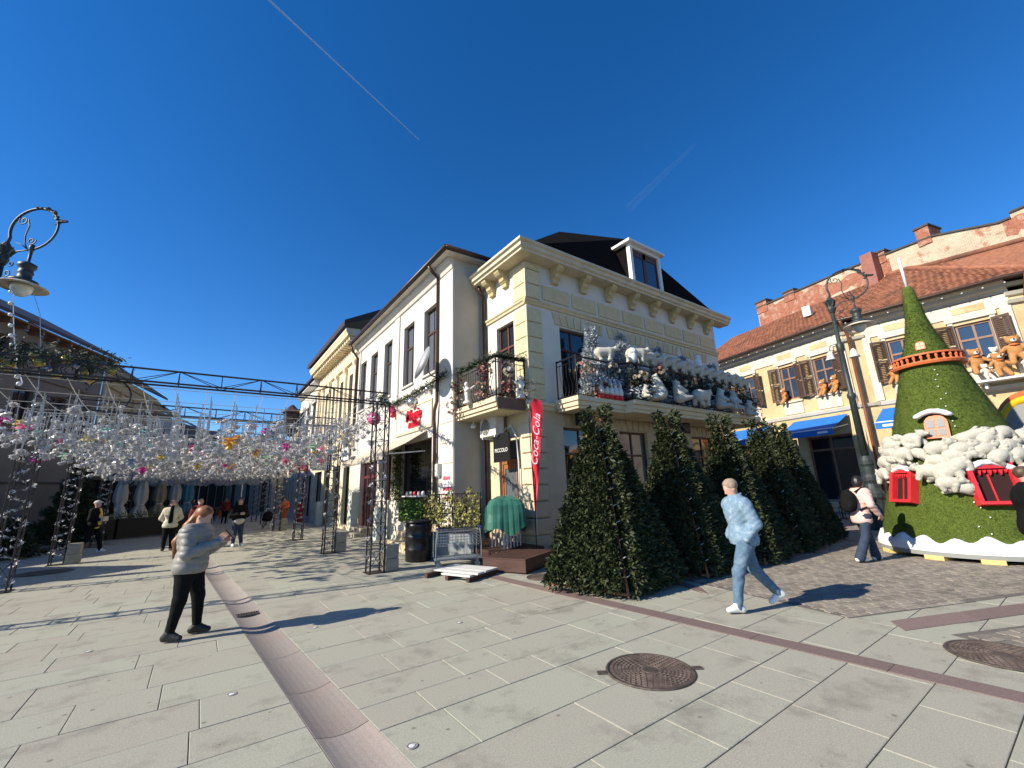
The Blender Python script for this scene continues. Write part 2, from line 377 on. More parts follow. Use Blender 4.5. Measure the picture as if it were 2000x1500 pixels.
bs3 = struct(MB().add([(-0.55, -4.8, 0.004), (0.5, -3.0, 0.004), (0.3, -2.9, 0.004)], [(0, 1, 2)]).build('paving_band', m_bed))
mb = MB(); slab_geo(mb, [(-0.52, -4.86), (-0.26, -4.6), (0.5, -2.9), (0.26, -2.8)], 0.008, 0.003, 0.0); mb.build('band_stone', m_band, bs3)
# cobbled paving
m_cobbed = mat('cobble_bed', (0.11, 0.10, 0.085), (0.16, 0.145, 0.125), scale=6, rough=0.95)
m_cob = mat('cobble_stone', (0.19, 0.168, 0.132), (0.29, 0.255, 0.205), scale=40, rough=0.75, bump=0.3, bscale=120, island=0.22, stain=(0.13, 0.12, 0.10), sscale=0.7, samt=0.5)
m_cob_o = mat('cobble_stone_near', (0.19, 0.168, 0.132), (0.29, 0.255, 0.205), scale=40, rough=0.75, bump=0.3, bscale=120, rand=0.22, stain=(0.13, 0.12, 0.10), sscale=0.7, samt=0.5)
def cobbles(poly, seed):
    bed = struct(MB().add([(p[0], p[1], 0.004) for p in poly], [tuple(range(len(poly)))]).build('cobbled_paving', m_cobbed))
    r = random.Random(seed); fr = Fr((0, -7), -23); out = []
    for j in range(-130, 170):
        off = r.random() * 0.2
        for i in range(-10, 120):
            a = i * 0.2 + off; d = j * 0.1; q = [fr.p(a, -d, 0), fr.p(a + 0.19, -d, 0), fr.p(a + 0.19, -d - 0.092, 0), fr.p(a, -d - 0.092, 0)]
            if q[0].x > 17 or not inview(q[0], 40) or px(q[0])[2] > 26: continue
            if not all(inpoly((p.x, p.y), poly) for p in q): continue
            dd = (q[0] - CAM).length; out.append((dd, [(p.x, p.y) for p in q], r.uniform(0.009, 0.016)))
    out.sort(key=lambda s: s[0]); return bed, out
n_cob = 0
for poly, sd in ((cob_poly, 5), (cob2_poly, 6)):
    bed, out = cobbles(poly, sd); k = 190 if sd == 5 else 110
    for d, p, z in out[:k]:
        mb = MB(); slab_geo(mb, p, z, 0.006, 0.0); mb.build('cobble', m_cob_o, bed)
    mb = MB()
    for d, p, z in out[k:]: slab_geo(mb, p, z, 0.006, 0.0)
    mb.build('cobble_field', m_cob, bed, kind='stuff')
# manhole covers
m_rust = mat('worn_iron', (0.085, 0.062, 0.05), (0.20, 0.155, 0.125), scale=9, rough=0.6, metal=0.25, bump=0.25, bscale=150)
def manhole(P, R, label, rz=0.0, zt=0.006, lugs=True):
    t = thing('manhole_cover', label, 'manhole cover', (P[0], P[1], zt), rz, 'manhole covers')
    MB().lathe([(R * 0.93, -0.003), (R * 0.93, 0.004), (R * 0.99, 0.008), (R, 0.006), (R * 1.02, -0.004)], 48).build('frame_ring', m_iron, t, True)
    MB().lathe([(0.001, 0.003), (R * 0.92, 0.003), (R * 0.93, -0.002)], 48).build('cover_plate', m_rust, t)
    MB().lathe([(0.001, 0.0062), (R * 0.17, 0.0062), (R * 0.18, 0.002)], 24).build('centre_boss', m_iron, t)
    mb = MB(); r = random.Random(2)
    for ring in range(8):
        r0 = R * (0.24 + ring * 0.085); n = int(10 + ring * 5)
        for k in range(n):
            a0 = 2 * math.pi * (k + (ring % 2) * 0.5) / n; da = 2 * math.pi / n * 0.36; r1 = r0 + R * 0.05
            V = [(q * math.cos(a), q * math.sin(a), z) for z in (0.002, 0.0085) for q, a in ((r0, a0 - da), (r1, a0 - da), (r1, a0 + da), (r0, a0 + da))]
            mb.add(V, [(4, 5, 6, 7), (0, 1, 5, 4), (1, 2, 6, 5), (2, 3, 7, 6), (3, 0, 4, 7)])
    mb.build('tread', m_rust, t, kind='stuff')
    if lugs:
        for s in (-1, 1): MB().cbox(s * (R + 0.05) - 0.045, s * (R + 0.05) + 0.045, -0.03, 0.03, -0.005, 0.008, 0.005).build('hinge_lug', m_iron, t)
manhole((-3.5, -6.01), 0.40, 'round patterned iron manhole cover with side lugs on open granite slabs', R_(-34))
manhole((-0.75, -7.94), 0.40, 'round iron manhole cover beside the brown paving band near the cobbles', R_(20), 0.013, False)
manhole((-1.5, -2.05), 0.33, 'rusty round manhole cover between the brown wooden step box and fir panel', 0.4, 0.006, False)
manhole((-10.1, 7.43), 0.55, 'dark round manhole cover in the shade near the decorated left pylons', 0.1, 0.006, False)
# recessed floor lights
m_lens = mat('floor_lens', (0.62, 0.62, 0.58), rough=0.6); m_steel = mat('steel', (0.28, 0.27, 0.25), rough=0.6, metal=0.4)
for P, w in (((-7.96, -1.48), 'far left of the gutter'), ((-6.67, -3.94), 'left of the gutter stones'), ((-5.72, -5.72), 'right beside the gutter stones'), ((-4.13, -3.48), 'midway between gutter and brown band'), ((-5.67, -2.36), 'right of the gutter near the drain grate')):
    t = thing('floor_light', 'round white floor light flush in slabs ' + w, 'floor light', (P[0], P[1], 0.001), 0, 'floor lights')
    MB().lathe([(0.026, 0.0), (0.026, 0.004), (0.04, 0.004), (0.044, 0.0)], 20).build('bezel', m_steel, t, True)
    MB().lathe([(0.001, 0.005), (0.018, 0.0045), (0.026, 0.003)], 16).build('lens', m_lens, t, True)
# ---------------------------------------------------------------- corner building
m_white = mat('white_stucco', (0.56, 0.53, 0.46), (0.655, 0.62, 0.545), scale=2.2, rough=0.9, bump=0.25, bscale=90, stain=(0.45, 0.43, 0.38), sscale=1.1, samt=0.45)
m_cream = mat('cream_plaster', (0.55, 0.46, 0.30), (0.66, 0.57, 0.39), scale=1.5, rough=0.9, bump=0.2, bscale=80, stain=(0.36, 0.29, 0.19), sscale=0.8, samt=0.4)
m_tan = mat('tan_render', (0.50, 0.41, 0.24), (0.60, 0.50, 0.31), scale=6, rough=0.92, bump=0.25, bscale=110, rand=0.05)
m_trim = mat('pale_trim', (0.52, 0.45, 0.31), (0.61, 0.54, 0.39), scale=2, rough=0.85, stain=(0.38, 0.33, 0.25), sscale=1.6, samt=0.55)
m_cstone = mat('corbel_stone', (0.42, 0.34, 0.17), (0.58, 0.48, 0.27), scale=9, rough=0.9, bump=0.2, bscale=60)
m_roofd = mat('dark_roof_felt', (0.006, 0.0055, 0.0055), (0.011, 0.010, 0.0095), scale=6, rough=1.0, spec=0.03)
m_brown = mat('brown_frame', (0.055, 0.026, 0.018), (0.09, 0.042, 0.028), scale=12, rough=0.5)
m_glass = mat('window_glass', (0.012, 0.015, 0.018), rough=0.04, spec=0.9)
m_glass2 = mat('pale_window_glass', (0.10, 0.115, 0.125), rough=0.06, spec=0.8)
m_blackm = mat('black_metal', (0.012, 0.012, 0.012), rough=0.45, metal=0.3)
m_pipe = mat('brown_pipe', (0.05, 0.03, 0.022), (0.085, 0.05, 0.036), scale=5, rough=0.4, metal=0.3)
m_whitem = mat('white_metal', (0.70, 0.70, 0.69), (0.62, 0.62, 0.60), scale=6, rough=0.45)
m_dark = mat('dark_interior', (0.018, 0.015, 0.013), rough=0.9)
def window(parent, fr, a0, a1, z0, z1, mfr=None, mg=None, d=-0.14, fw_=0.06, trans=None, mull=1, name='window', sill=None, shelf=None):
    mfr = mfr or m_brown; mg = mg or m_glass
    mb = MB(); w = fw_
    mb.box(a0, a0 + w, d - 0.05, d + 0.03, z0, z1, fr); mb.box(a1 - w, a1, d - 0.05, d + 0.03, z0, z1, fr)
    mb.box(a0 + w, a1 - w, d - 0.05, d + 0.03, z0, z0 + w, fr); mb.box(a0 + w, a1 - w, d - 0.05, d + 0.03, z1 - w, z1, fr)
    if trans: mb.box(a0 + w, a1 - w, d - 0.045, d + 0.025, trans - w / 2, trans + w / 2, fr)
    for k in range(mull):
        c = a0 + (a1 - a0) * (k + 1) / (mull + 1); mb.box(c - w * 0.45, c + w * 0.45, d - 0.04, d + 0.02, z0 + w, (trans - w / 2) if trans and mull == 1 and shelf else z1 - w, fr)
    o = mb.build(name, mfr, parent)
    cs = [a0 + (a1 - a0) * k / (mull + 1) for k in range(mull + 2)]; zs = [z0, trans, z1] if trans else [z0, z1]
    for i in range(len(cs) - 1):
        for j in range(len(zs) - 1):
            MB().box(cs[i] + w * 0.5, cs[i + 1] - w * 0.5, d - 0.03, d - 0.012, zs[j] + w * 0.5, zs[j + 1] - w * 0.5, fr).build('pane', mg, o)
    if sill: MB().box(a0 - 0.06, a1 + 0.06, -0.1, 0.07, z0 - 0.07, z0, fr).build('sill', sill, o)
    return o
FR = Fr((0, 0), 0); FL = Fr((0, 0), 90, -1)
cb = thing('corner_building', 'cream and white corner building with quoins, bracketed cornice and black mansard roof', 'building', (0, 0, 0), w=True)
LR = 10.4
opsR = [(1.24, 2.95, 4.06, 6.42), (3.75, 5.05, 4.06, 6.3), (5.85, 7.15, 4.06, 6.3), (7.9, 9.2, 4.06, 6.3),
        (1.15, 2.6, 0.75, 3.35), (3.55, 4.95, 0.75, 3.35), (5.55, 6.95, 0.75, 3.35), (7.6, 9.2, 0.2, 3.35)]
mb = MB(); grid_wall(mb, FR, 0, LR, 3.8, 8.3, [o for o in opsR if o[2] > 4]); mb.add([FR.p(LR, 0, 3.8), FR.p(LR, -9, 3.8), FR.p(LR, -9, 8.3), FR.p(LR, 0, 8.3)], [(0, 1, 2, 3)])
mb.build('wall', m_white, cb)
m_lower_shade = mat('lower_plaster_shade', (0.44, 0.36, 0.235), (0.52, 0.43, 0.29), scale=1.2, rough=0.9, bump=0.2, bscale=80, stain=(0.34, 0.28, 0.2), sscale=0.9, samt=0.4)  # darker copy of the cream plaster, right face's shade put into its colour
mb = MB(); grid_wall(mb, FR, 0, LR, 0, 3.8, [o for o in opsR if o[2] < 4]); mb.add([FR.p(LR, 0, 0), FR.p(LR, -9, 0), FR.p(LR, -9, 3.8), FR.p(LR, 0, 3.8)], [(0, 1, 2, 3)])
mb.build('ground_floor_wall', m_lower_shade, cb)
opsL = [(0.66, 1.58, 4.0, 6.62), (0.62, 1.62, 0.22, 3.0)]
mb = MB(); grid_wall(mb, FL, 0, 2.32, 3.8, 8.3, opsL[:1]); mb.build('wall', m_white, cb)
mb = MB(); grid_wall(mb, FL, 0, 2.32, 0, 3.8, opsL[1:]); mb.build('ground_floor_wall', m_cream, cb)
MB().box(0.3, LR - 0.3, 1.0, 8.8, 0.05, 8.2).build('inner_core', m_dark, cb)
# windows upstairs
window(cb, FR, 1.24, 2.95, 4.06, 6.42, trans=5.75, mull=2)
for a in (3.75, 5.85, 7.9):
    window(cb, FR, a, a + 1.3, 4.06, 6.3, d=-0.18, mull=1)
    # arched white head
    arc = [(a + 0.65 + 0.65 * math.cos(math.pi * k / 14), 5.65 + 0.62 * math.sin(math.pi * k / 14)) for k in range(15)]
    mb = MB()
    V = []; n = len(arc)
    for q in arc: V += [FR.p(q[0], -0.02, q[1]), FR.p(q[0], -0.02, 6.299), FR.p(q[0], -0.16, q[1])]
    mb.add(V, [f for k in range(n - 1) for f in ((3 * k, 3 * k + 3, 3 * k + 4, 3 * k + 1), (3 * k, 3 * k + 2, 3 * k + 5, 3 * k + 3))]); mb.build('arch_head', m_white, cb)
window(cb, FL, 0.66, 1.58, 4.0, 6.62, mfr=mat('red_brown_frame', (0.10, 0.032, 0.022), (0.15, 0.05, 0.035), scale=10, rough=0.45), trans=5.9, mull=1)
for a0, a1, z0, z1 in [o for o in opsR if o[2] < 4]: window(cb, FR, a0, a1, z0, z1, mg=m_glass2 if a0 in (3.55, 5.55) else m_glass, trans=2.6, mull=1)
# ground floor door on the left face
m_door = mat('orange_wood', (0.26, 0.095, 0.035), (0.36, 0.14, 0.055), scale=5, rough=0.45, stretch=(1, 1, 0.15))
dr = MB(); dr.box(0.64, 0.70, -0.16, -0.08, 0.24, 2.5, FL); dr.box(1.54, 1.60, -0.16, -0.08, 0.24, 2.5, FL); dr.box(0.70, 1.54, -0.16, -0.08, 2.38, 2.5, FL)
dr.box(0.70, 0.80, -0.15, -0.10, 0.26, 2.37, FL); dr.box(0.88, 0.93, -0.15, -0.10, 0.26, 2.37, FL); dr.box(1.46, 1.53, -0.15, -0.10, 0.26, 2.37, FL); dr.box(0.93, 1.46, -0.15, -0.10, 0.26, 0.95, FL); dr.box(0.93, 1.46, -0.15, -0.10, 2.24, 2.37, FL)
do = dr.build('door', m_door, cb); MB().box(0.93, 1.46, -0.14, -0.12, 0.95, 2.24, FL).build('pane', m_glass2, do)
MB().box(0.80, 0.88, -0.14, -0.12, 0.26, 2.37, FL).build('pane', m_glass2, do)
MB().box(0.94, 1.06, -0.10, -0.06, 1.12, 1.15, FL).build('handle', m_blackm, do)
MB().box(0.64, 1.60, -0.16, -0.10, 2.5, 3.0, FL).build('fanlight', m_glass, do)
# quoins
rq = random.Random(4); zq = 4.06; k = 0
m_quoin = mat('quoin_tan', (0.55, 0.46, 0.26), (0.64, 0.55, 0.34), scale=7, rough=0.92, bump=0.25, bscale=120, rand=0.05)
while zq < 8.2:
    h = 0.46
    if zq < 6.92 < zq + h: h = 6.90 - zq
    if 6.88 <= zq < 7.12: zq = 7.12; continue
    if h > 0.12:
        mb = MB(); mb.pbox(0.03, 0.52, zq + 0.012, min(zq + h, 8.22) - 0.012, 0.0, 0.045, 0.012, FR); mb.build('quoin', m_quoin, cb)
        mb = MB(); mb.pbox(0.03, 0.56, zq + 0.012, min(zq + h, 8.22) - 0.012, 0.0, 0.045, 0.012, FL); mb.build('quoin', m_quoin, cb)
        MB().box(-0.036, 0.031, -0.036, 0.031, zq + 0.006, min(zq + h, 8.22) - 0.006).build('quoin_bead', m_trim, cb)
    zq += h; k += 1
zq = 0.5
while zq < 3.4:
    mb = MB(); mb.pbox(0.02, 0.46, zq + 0.02, zq + 0.40, 0.0, 0.06, 0.015, FR); mb.build('quoin', m_lower_shade, cb)
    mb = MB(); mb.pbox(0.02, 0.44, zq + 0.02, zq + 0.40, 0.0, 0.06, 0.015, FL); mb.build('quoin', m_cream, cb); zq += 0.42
    MB().box(-0.05, 0.022, -0.05, 0.022, zq - 0.41, zq - 0.01).build('quoin_bead', m_trim, cb)
for f, L_ in ((FR, LR), (FL, 2.3)): MB().prof([(0.0, 0.0), (0.07, 0.0), (0.07, 0.44), (0.03, 0.49), (0.0, 0.49)], 0.0 if f is FL else -0.07, L_, f).build('plinth', m_lower_shade, cb)
# band, frieze panels, brackets and cornice
for f, L_, ex in ((FR, LR, 0.1), (FL, 2.3, 0.0)):
    MB().prof([(0.0, 6.90), (0.05, 6.92), (0.05, 6.98), (0.09, 7.02), (0.09, 7.07), (0.0, 7.12)], -ex, L_, f).build('band', m_tan, cb)
    MB().prof([(0.0, 3.76), (0.08, 3.78), (0.08, 3.86), (0.14, 3.9), (0.14, 3.98), (0.0, 4.04)], -ex * 1.4, L_, f).build('band', m_trim, cb)
for k in range(8): MB().pbox(0.62 + k * 1.22, 0.62 + k * 1.22 + 1.1, 7.18, 7.66, 0.0, 0.035, 0.012, FR).build('frieze_panel', m_tan, cb)
def bracket(fr, a):
    mb = MB(); P = [(0, 7.78), (0.10, 7.80), (0.12, 7.92), (0.20, 7.98), (0.22, 8.08), (0.33, 8.14), (0.40, 8.22), (0.40, 8.30), (0, 8.30)]
    mb.prof(P, a - 0.12, a + 0.12, fr); mb.prof([(0.02, 7.90), (0.15, 7.93), (0.16, 7.97), (0.02, 7.97)], a - 0.14, a + 0.14, fr); mb.prof([(0.02, 8.10), (0.30, 8.14), (0.30, 8.18), (0.02, 8.18)], a - 0.14, a + 0.14, fr)
    mb.build('bracket', m_cstone, cb)
for k in range(8): bracket(FR, 1.12 + k * 1.225)
for a in (0.95, 1.7): bracket(FL, a)
CP = [(0.0, 8.30), (0.46, 8.30), (0.46, 8.36), (0.53, 8.40), (0.53, 8.50), (0.60, 8.54), (0.60, 8.62), (0.3, 8.66), (0.0, 8.66)]
mb = MB()   # mitred cornice round the corner
ring = []
for (d, z) in CP: ring.append([(LR + 0.5, -d, z), (-d, -d, z), (-d, 2.31, z)])
V = [p for r in ring for p in r]; n = len(CP)
mb.add(V, [(3 * i + k, 3 * ((i + 1) % n) + k, 3 * ((i + 1) % n) + k + 1, 3 * i + k + 1) for i in range(n) for k in (0, 1)] + [tuple(3 * i for i in range(n)), tuple(3 * i + 2 for i in range(n))])
mb.build('cornice', m_trim, cb)
# voussoir courses
def vous(fr, a0, a1, z0, z1, m, w=0.27, d=0.03):
    a = a0; c = (a0 + a1) / 2
    while a < a1 - 0.05:
        b = min(a + w, a1); s = 0.10 * (1 if (a + b) / 2 > c else -1) * min(1, abs((a + b) / 2 - c) / 0.4)
        MB().prism([(a + 0.012, z0), (b - 0.012, z0), (b - 0.012 + s, z1), (a + 0.012 + s, z1)], 0.0, d, fr).build('voussoir', m, cb); a = b
vous(FR, 1.05, 3.1, 6.47, 6.84, m_tan); vous(FR, 3.45, 5.4, 6.47, 6.84, m_tan); vous(FR, 5.65, 7.4, 6.47, 6.84, m_tan); vous(FR, 7.7, 9.4, 6.47, 6.84, m_tan)
for a in (1.0, 3.4, 5.4, 7.5): vous(FR, a, a + 1.75, 3.38, 3.72, m_lower_shade)
# mansard roof and dormer
rf = MB(); B = [(-0.15, -0.2, 8.68), (10.85, -0.2, 8.68), (10.85, 8.5, 8.68), (-0.15, 8.5, 8.68)]; R1 = (3.07, 1.6, 11.28); R2 = (6.05, 0.72, 11.5); R3 = (7.2, 4.6, 11.3)
rf.add(B + [R1, R2, R3], [(0, 1, 5, 4), (1, 2, 6, 5), (2, 3, 4, 6), (3, 0, 4), (4, 5, 6)]); roof = rf.build('roof', m_roofd, cb)
dm = MB(); dm.box(4.68, 4.82, -0.340, -0.180, 8.68, 10.30); dm.box(6.36, 6.50, -0.340, -0.180, 8.68, 10.30); dm.box(4.82, 6.36, -0.330, -0.200, 10.18, 10.30)
dor = dm.build('dormer', m_whitem, cb); MB().box(4.5, 6.64, -0.480, 0.9, 10.302, 10.40).build('dormer_roof', m_whitem, dor)
MB().box(4.69, 6.49, -0.160, 1.1, 8.7, 10.30).build('dormer_cheek', m_roofd, dor)
mb = MB(); mb.box(4.82, 4.90, -0.260, -0.190, 8.7, 10.17); mb.box(6.28, 6.36, -0.260, -0.190, 8.7, 10.17); mb.box(5.50, 5.68, -0.260, -0.190, 8.7, 10.17); mb.box(4.90, 6.28, -0.260, -0.190, 9.92, 10.17); mb.build('dormer_frame', m_brown, dor)
m_glassb = mat('blue_window_glass', (0.03, 0.05, 0.08), rough=0.05, spec=0.9)
for a, b in ((4.90, 5.50), (5.68, 6.28)): MB().box(a, b, -0.235, -0.22, 8.72, 9.92).build('pane', m_glassb, dor)
# downpipe at the join with the white house
pp = MB(); pp.path([(-0.28, 2.16, 8.28), (-0.28, 2.14, 8.15), (-0.10, 2.16, 7.95), (-0.10, 2.16, 0.3)], 0.055, 8); pp.build('downpipe', m_pipe, cb, True)
# balconies: slabs
SB = [(0.0, 3.70), (0.0, 4.07)]
def slab_block(parts, mfront, parent, name='balcony_slab'):
    mb = MB()
    for x0, x1, y0, y1, z0, z1 in parts: mb.box(x0, x1, y0, y1, z0, z1)
    return mb.build(name, mfront, parent)
m_slab = mat('slab_trim', (0.58, 0.49, 0.30), (0.66, 0.58, 0.40), scale=3, rough=0.9, stain=(0.3, 0.24, 0.16), sscale=1.5, samt=0.5)
bR = slab_block([(0.86, 2.75, -0.96, -0.15, 3.72, 3.80), (0.82, 2.75, -1.0, -0.15, 3.802, 3.93), (0.78, 2.75, -1.05, -0.15, 3.932, 4.05)], m_slab, cb)
bR2 = slab_block([(2.752, 10.2, -1.26, -0.15, 3.705, 3.80), (2.752, 10.25, -1.3, -0.15, 3.802, 3.925), (2.752, 10.3, -1.36, -0.15, 3.928, 4.055)], m_slab, cb)
bL = slab_block([(-1.02, -0.15, 0.12, 2.30, 3.72, 3.80), (-1.07, -0.15, 0.09, 2.31, 3.802, 3.92), (-1.12, -0.15, 0.06, 2.315, 3.922, 4.05)], m_slab, cb)
m_brownw = mat('brown_fascia', (0.14, 0.07, 0.045), (0.20, 0.11, 0.07), scale=4, rough=0.7)
MB().box(-1.06, -0.15, 0.045, 0.058, 3.74, 4.04).build('fascia', m_brownw, bL)
def railing(pts, z0, z1, name='railing', belly=0.07, outs=None):
    """pts: plan polyline of the rail; bellied balusters"""
    mb = MB(); P = [Vector((p[0], p[1], 0)) for p in pts]
    for i in range(len(P) - 1):
        a, b = P[i], P[i + 1]; d = (b - a); L_ = d.length; d.normalize(); o = Vector((d.y, -d.x, 0)) * outs[i]
        for z, w in ((z1, 0.028), (z1 - 0.14, 0.012), (z0 + 0.06, 0.014)): mb.tube(a + Vector((0, 0, z)), b + Vector((0, 0, z)), w, 6)
        n = max(2, int(L_ / 0.125))
        for k in range(n + 1):
            q = a + d * (L_ * k / n)
            if k in (0, n): mb.tube(q + Vector((0, 0, z0)), q + Vector((0, 0, z1 + 0.04)), 0.022, 6)
            else:
                mb.path([q + Vector((0, 0, z1 - 0.14)), q + Vector((0, 0, z0 + 0.62)), q + o * belly + Vector((0, 0, z0 + 0.4)), q + o * belly * 1.1 + Vector((0, 0, z0 + 0.24)), q + o * 0.01 + Vector((0, 0, z0 + 0.06))], 0.008, 4)
    return mb.build(name, m_blackm, cb)
railing([(0.92, -0.12), (0.92, -0.92), (2.68, -0.92), (2.82, -1.22), (10.1, -1.22), (10.1, -0.12)], 4.06, 5.2, outs=[-1, 1, 1, 1, 1])
railing([(-0.06, 0.16), (-1.02, 0.16), (-1.02, 2.28)], 4.06, 5.18, outs=[-1, -1])
# attached fittings
sp = m_blackm
for a in (1.35, 6.2): 
    MB().pbox(a, a + 0.42, 3.36, 3.70, 0.30, 0.62, 0.04, FR).build('speaker', sp, cb)
ac = thing('air_conditioner', 'white boxed air conditioner with round fan grille under the small balcony', 'air conditioner', (-0.35, 1.5, 3.18), w=True)
acm = mat('old_white_metal', (0.58, 0.56, 0.52), (0.68, 0.66, 0.62), scale=8, rough=0.6, stain=(0.35, 0.28, 0.22), sscale=3, samt=0.5)
MB().box(-0.46, -0.16, 1.08, 1.93, 3.18, 3.74).build('casing', acm, ac, bevel=0.015)
mb = MB()
for r in (0.08, 0.13, 0.18, 0.23): mb.path([(-0.468, 1.62 + r * math.cos(t * math.pi / 12), 3.46 + r * math.sin(t * math.pi / 12)) for t in range(24)], 0.007, 4, True)
for t in range(8): mb.tube((-0.466, 1.62, 3.46), (-0.466, 1.62 + 0.23 * math.cos(t * math.pi / 4), 3.46 + 0.23 * math.sin(t * math.pi / 4)), 0.006, 4)
gr = mb.build('fan_grille', acm, ac)
MB().add([(-0.4635, 1.62 + 0.235 * math.cos(t * math.pi / 16), 3.46 + 0.235 * math.sin(t * math.pi / 16)) for t in range(32)], [tuple(range(32))]).build('fan_opening', m_dark, gr)
mb = MB(); mb.box(-0.45, 0.0, 1.15, 1.19, 3.13, 3.178); mb.box(-0.45, 0.0, 1.80, 1.84, 3.13, 3.178); mb.build('bracket', m_whitem, ac)
mb = MB(); mb.path([(-0.2, 1.10, 3.3), (-0.16, 0.75, 3.42), (-0.10, 0.60, 3.1), (-0.07, 0.56, 2.4), (-0.07, 0.56, 0.4)], 0.022, 6); mb.build('drain_hose', m_whitem, ac, True)
cc = thing('security_camera', 'small white dome security camera under the small balcony', 'camera', (-0.9, 2.2, 3.6), w=True)
MB().ball((-0.62, 2.05, 3.55), 0.07, 10, (1.3, 1, 1)).build('dome', m_whitem, cc, True); MB().tube((-0.62, 2.05, 3.58), (-0.62, 2.05, 3.71), 0.02, 6).build('mount', m_whitem, cc)
sgn = thing('door_sign', 'black hanging shop sign with white lettering above the wooden door', 'sign', (-0.3, 1.1, 2.5), w=True)
sf = Fr((-0.32, 0), 90, -1); MB().box(0.62, 1.40, -0.02, 0.02, 2.42, 3.22, sf).build('board', m_blackm, sgn)
m_wtxt = mat('white_lettering', (0.75, 0.75, 0.73), rough=0.6)
place_text('lettering', text_mesh('PICCOLO', 0.15, m_wtxt, 0.003), sf, 1.0, 0.024, 2.74, sgn)
mb = MB(); mb.tube((-0.32, 0.75, 3.22), (-0.32, 0.75, 3.71), 0.01, 4); mb.tube((-0.32, 1.27, 3.22), (-0.32, 1.27, 3.71), 0.01, 4); mb.build('hanger', m_blackm, sgn)
# ---------------------------------------------------------------- white shop house and the row behind it
m_wall2 = mat('white_wash', (0.53, 0.50, 0.435), (0.61, 0.58, 0.51), scale=1.4, rough=0.9, bump=0.2, bscale=70, stain=(0.55, 0.50, 0.43), sscale=0.9, samt=0.45)
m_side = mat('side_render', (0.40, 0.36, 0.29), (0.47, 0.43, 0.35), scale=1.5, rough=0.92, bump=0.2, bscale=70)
m_stonep = mat('beige_stone_cladding', (0.58, 0.53, 0.45), (0.68, 0.63, 0.55), scale=5, rough=0.85, bump=0.15, bscale=60, stain=(0.42, 0.36, 0.29), sscale=2.0, samt=0.5)
m_roofb = mat('brown_roof_sheet', (0.035, 0.02, 0.017), (0.055, 0.032, 0.026), scale=4, rough=0.6)
wb = thing('white_shop_house', 'white rendered two storey shop house with tall brown windows and beige awning', 'building', (-1.13, 7, 0), w=True)
FW = Fr((-1.13, 0), 90, -1)
wins = [(3.64, 4.63), (5.53, 6.57), (7.89, 8.86), (9.75, 10.73), (11.45, 12.35)]
opsU = [(a, b, 5.62, 8.1) for a, b in wins]
opsD = [(3.85, 6.62, 0.7, 3.42), (7.55, 8.15, 1.4, 3.2), (9.2, 11.6, 0.15, 3.05)]
mb = MB(); grid_wall(mb, FW, 2.32, 12.9, 0, 9.2, opsU + opsD, depth=0.25); mb.build('wall', m_wall2, wb)
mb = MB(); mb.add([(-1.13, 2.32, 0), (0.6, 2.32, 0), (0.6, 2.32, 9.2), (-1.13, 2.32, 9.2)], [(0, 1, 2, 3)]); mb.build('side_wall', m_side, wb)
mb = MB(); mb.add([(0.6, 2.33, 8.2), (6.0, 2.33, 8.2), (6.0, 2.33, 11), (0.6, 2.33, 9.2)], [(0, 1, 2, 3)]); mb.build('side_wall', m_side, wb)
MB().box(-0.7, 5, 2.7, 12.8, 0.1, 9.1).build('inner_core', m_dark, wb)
for a, b in wins: window(wb, FW, a, b, 5.62, 8.1, d=-0.17, fw_=0.07, trans=7.2, mull=1, mg=m_glass2, shelf=True, sill=m_wall2)
MB().prof([(0, 8.78), (0.06, 8.82), (0.10, 8.95), (0.22, 9.05), (0.22, 9.17), (0, 9.17)], 2.32, 12.9, FW).build('cornice', m_wall2, wb)
for a0, a1 in ((2.32, 3.3), (7.0, 7.5), (12.4, 12.9)): MB().box(a0, a1, 0.0, 0.05, 4.85, 8.77, FW).build('pilaster', m_wall2, wb)
mb = MB(); mb.add([(-1.55, 2.0, 9.2), (-1.55, 13.0, 9.2), (3.2, 13.0, 11.6), (3.2, 5.5, 11.6), (3.2, 2.0, 9.6), (-1.55, 2.0, 9.32), (-1.55, 13, 9.32)], [(5, 6, 2, 3), (5, 3, 4), (0, 1, 6, 5)]); mb.build('roof', m_roofb, wb)
mb = MB(); mb.box(-1.57, -1.12, 2.0, 13.0, 9.175, 9.198); mb.box(-1.13, 0.5, 2.0, 2.318, 9.175, 9.198); mb.build('soffit', m_wall2, wb)
mb = MB(); mb.path([(-1.62, 1.95, 9.27), (-1.62, 13.0, 9.27)], 0.075, 8); mb.path([(-1.62, 1.95, 9.27), (0.4, 1.95, 9.30)], 0.075, 8); mb.build('gutter', m_pipe, wb, True)
mb = MB(); mb.path([(-1.6, 3.28, 9.2), (-1.42, 3.3, 9.0), (-1.22, 3.32, 8.85), (-1.22, 3.32, 4.5), (-1.27, 3.40, 4.2), (-1.27, 3.42, 3.9), (-1.22, 3.46, 3.6), (-1.22, 3.46, 0.2)], 0.06, 8); mb.build('downpipe', m_pipe, wb, True)
mb = MB(); mb.path([(-1.6, 12.8, 9.2), (-1.5, 12.75, 8.9), (-1.24, 12.7, 8.5), (-1.24, 12.7, 5)], 0.06, 8); mb.build('downpipe', m_pipe, wb, True)
# stone cladding strip beside the shop window
zz = 0.0; rq = random.Random(9)
while zz < 4.9:
    h = 0.62; MB().pbox(2.34, 3.25, zz + 0.006, zz + h - 0.006, 0.0, 0.03, 0.008, FW).build('cladding_panel', m_stonep, wb); zz += h
